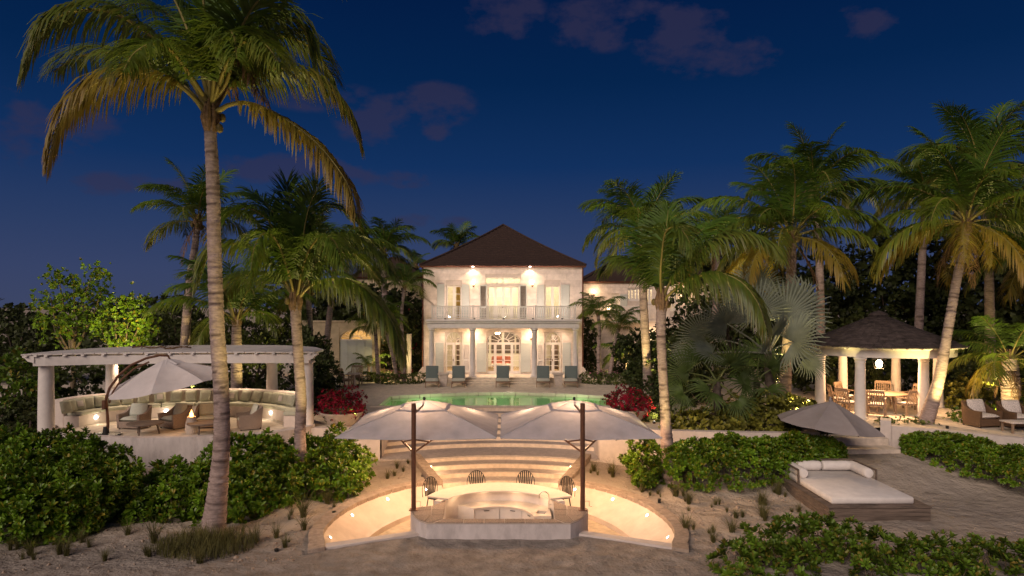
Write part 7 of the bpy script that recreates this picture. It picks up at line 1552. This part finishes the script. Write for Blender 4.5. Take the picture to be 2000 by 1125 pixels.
tp = [(727, 903), (757, 935), (690, 955), (775, 915), (797, 905), (712, 925), (640, 985), (592, 1010), (565, 1015), (600, 1040), (570, 1065), (563, 1090), (475, 1040), (500, 1060), (250, 1045), (285, 1085), (160, 1060), (205, 1095), (130, 1085), (60, 1085), (240, 1010), (445, 985), (300, 1060), (500, 1010), (530, 990),
      (1160, 920), (1190, 925), (1197, 932), (1240, 945), (1285, 965), (1320, 970), (1345, 985), (1345, 998), (1380, 965), (1440, 950), (1420, 1000), (1385, 1040), (1395, 1060), (1370, 1090), (1405, 985), (1470, 960), (1490, 985), (1520, 965), (1450, 1010), (1560, 1000), (1490, 1010), (1340, 940), (1300, 940), (1255, 960), (1430, 1040), (1340, 1035),
      (20, 1075), (340, 1085), (390, 1100), (540, 1050), (620, 950), (655, 960)]
r = np.random.RandomState(11)
tp2 = list(tp)
for px, py in tp:
    for k in range(r.randint(0, 3)): tp2.append((px+r.uniform(-16, 16), py+r.uniform(-7, 9)))
for i, (px, py) in enumerate(tp2):
    x, y, z = gpt(px, py)
    if abs(x) < 4.9 and y < 17.0: continue
    o = bpy.data.objects.new('grass_tuft', TM[i % 4]); COL.objects.link(o); sc = rnd.uniform(0.45, 1.5)*(1 if i < len(tp) else 0.7); o.location = (x, y, z); o.rotation_euler = (0, 0, rnd.uniform(0, 6.28)); o.scale = (sc, sc, sc*rnd.uniform(0.8, 1.2)); tag(o, 'small clump of dry grass growing in the bare sand', 'grass clump', 'grass clumps on the sand')
gm = tuft_mesh(9, 260, 0.55); gm.transform(Matrix.Diagonal((8.5, 5.0, 1.0, 1)))
r = np.random.RandomState(5)
V = []; Q = []
for i in range(2200):
    a = r.uniform(0, 6.28); rr_ = r.rand()**0.6; x, y = base[0]+0.25+1.15*rr_*math.cos(a), 15.9+0.85*rr_*math.sin(a); z = gz(x, y)-0.02; b = r.uniform(0, 6.28); ln = r.uniform(0.2, 0.62)*(1.1-0.5*rr_); le = r.uniform(0.1, 0.7); s = np.array([-math.sin(b), math.cos(b), 0])*0.006; n0 = len(V)
    for u, w in ((0, 1), (0.4, 0.9), (0.75, 0.6), (1.0, 0.1)):
        q = np.array([x+math.cos(b)*le*ln*u**1.8, y+math.sin(b)*le*ln*u**1.8, z+ln*(u-0.25*le*u*u)]); V += [q-s*w, q+s*w]
    Q += [[n0+2*k, n0+2*k+1, n0+2*k+3, n0+2*k+2] for k in range(3)]
o = np_mesh('ground_grass', V, Q, m_grassb, None, kind='stuff')
V = []; Q = []
for i in range(900):
    if i % 2: px, py = r.uniform(440, 800), r.uniform(925, 1100)
    else: px, py = r.uniform(1200, 1560), r.uniform(920, 1110)
    if i % 7 == 0: px, py = r.uniform(0, 600), r.uniform(1030, 1120)
    x, y, z = gpt(px, py)
    if inside([pit_pt(t, -0.45) for t in range(0, 360, 10)], np.array([x]), np.array([y]))[0] or (abs(x) < 4.5 and y < 17.2): continue
    s = 0.012+0.035*r.rand()**3; M3 = np.array(Matrix.Rotation(r.uniform(0, 6.28), 3, (r.rand(), r.rand(), r.rand()+0.1))); c = np.array([[sx, sy, sz] for sz in (-1, 1) for sx, sy in ((-1, -1), (1, -1), (1, 1), (-1, 1))])*s*np.array([1, r.uniform(.6, 1), r.uniform(.4, .8)])*r.uniform(0.7, 1.1, (8, 1)); n0 = len(V); V += list((c@M3.T)+np.array([x, y, z+s*0.2])); Q += [[n0+a for a in f] for f in ((0,3,2,1),(4,5,6,7),(0,1,5,4),(1,2,6,5),(2,3,7,6),(3,0,4,7))]
np_mesh('beach_pebbles', V, Q, m_stone, None, kind='stuff')

V = []; Q = []
for i in range(420):                            # dry leaves and twigs blown over the sand
    if i % 3 == 0: px, py = r.uniform(430, 820), r.uniform(915, 1105)
    elif i % 3 == 1: px, py = r.uniform(1190, 1540), r.uniform(915, 1115)
    else: px, py = r.uniform(0, 640), r.uniform(1010, 1122)
    x, y, z = gpt(px, py)
    if inside([pit_pt(t, -0.45) for t in range(0, 360, 10)], np.array([x]), np.array([y]))[0] or (abs(x) < 4.5 and y < 17.2): continue
    a = r.uniform(0, 6.28); L = r.uniform(0.05, 0.22); w = r.uniform(0.004, 0.022) if L < 0.14 else 0.005; d = np.array([math.cos(a), math.sin(a), 0]); sd = np.array([-d[1], d[0], 0])*w; p = np.array([x, y, z+0.006]); n0 = len(V)
    V += [p-d*L/2-sd*0.3, p-d*L/2+sd*0.3, p+sd+[0, 0, 0.02*r.rand()], p-sd+[0, 0, 0.02*r.rand()], p+d*L/2+sd*0.2+[0, 0, 0.01], p+d*L/2-sd*0.2+[0, 0, 0.01]]; Q += [[n0, n0+1, n0+2, n0+3], [n0+3, n0+2, n0+4, n0+5]]
np_mesh('beach_debris', V, Q, m_bark2, None, kind='stuff')

# ================================================================== GARDEN LIGHTS (uplights in the beds, some of them added for the palms and trees)
def uplight(px, D, z, label, watts, aim, spot=95, col=(1.0, 0.78, 0.28), vis=True):
    x = wx(px, D); t = T('garden_light', label, 'garden light', (x, D, z)); f = MB().lathe([(0.05, -0.02), (0.05, 0.08), (0.055, 0.10), (0.045, 0.10), (0.0, 0.08)], (x, D, z), 10).build('housing', m_black, t)
    MB().lathe([(0.0, 0.09), (0.045, 0.092)], (x, D, z), 10).build('lens', m_ledglow if vis else m_glass, t)
    lamp('SPOT', (x, D, z+0.22), watts, col, 0.05, aim=aim, spot=spot, blend=0.7, name='uplight')
uplight(540, 15.7, -0.06, 'added low uplight in the sand right of the tall left palm', 2638, (wx(415, 16.8), 16.6, 11.0), 40, vis=False)  # this and the next two are invented uplights, added to light palm crowns
uplight(652, 18.4, 0.0, 'small added uplight in the sand by the pit coping left of the bar', 1296, (wx(590, 20.2), 20.2, 6.2), 48, vis=False)
uplight(1288, 19.5, 0.02, 'small added uplight in the sand by the palm right of the bar', 972, (wx(1330, 21), 21, 6.4), 56, vis=False)
uplight(1560, 24.6, TZ, 'garden uplight behind the sea grape bush', 2000, (wx(1560, 27), 27.0, 8.0), 100, vis=False)
uplight(1850, 23.9, TZ, 'garden uplight near the foot of the leaning palm', 1252, (wx(1880, 25), 25.0, 9.0), 95, vis=False)
uplight(1950, 24.9, TZ, 'garden uplight behind the patterned armchairs', 592, (wx(1972, 26), 26.0, 4.5), 100, vis=False)
uplight(530, 30.2, TZ, 'garden uplight under the young palm behind the pergola', 561, (wx(462, 31), 31, 6), 100, vis=False)
uplight(375, 32.5, TZ, 'garden uplight under the slender leaning palm', 1684, (wx(386, 34), 34, 9.5), 60, vis=False)
uplight(1255, 28.6, TZ, 'garden uplight under the full crowned palm', 1312, (wx(1258, 30), 30, 9), 70, vis=False)
uplight(262, 26.8, 4.05, 'small added uplight on the pergola roof aimed at the airy tree', 1000, (wx(140, 31), 31, 6.0), 75, vis=False)  # both roof uplights are added to brighten the trees behind
uplight(318, 27.2, 4.05, 'small added uplight on the pergola roof aimed at the bushy tree', 172, (wx(250, 30), 30, 5.2), 85, vis=False)
uplight(755, 38.9, TZ+0.35, 'bright garden light glowing in the bed before the ochre wing', 210, (wx(760, 38.4), 40.5, 4.5), 140)
lamp('POINT', (wx(755, 38.9), 38.8, TZ+0.62), 60, (1, 0.72, 0.34), 0.06, name='bed_light')
uplight(1183, 38.9, TZ+0.3, 'small garden light in the bed right of the villa', 157, (wx(1190, 38.4), 38.4, 4.5), 140)
uplight(1212, 39.5, TZ+0.3, 'small garden light under the bushy low palm', 140, (wx(1220, 40), 40, 4.0), 140)
uplight(1660, 31.5, TZ, 'added uplight in the planting behind the pavilion', 405, (wx(1600, 34), 34.0, 10.0), 80, vis=False)  # this and the next are added to lift the dark right palms
uplight(1940, 29.4, TZ, 'added uplight under the tallest right palm', 440, (wx(1915, 31), 31.0, 11.0), 75, vis=False)
uplight(700, 24.02, TZ+0.03, 'small added uplight on the white wall left of the steps', 620, (wx(590, 20.2), 20.2, 6.6), 62, vis=False)  # added to backlight the palm crown
uplight(1525, 26.4, TZ, 'garden light glowing behind the silver fan palm trunk', 421, (wx(1520, 25.6), 25.6, 3.2), 140)
uplight(1278, 24.9, TZ, 'garden light beside the right bougainvillea bowl', 76, (wx(1290, 25), 26.0, 2.4), 140)
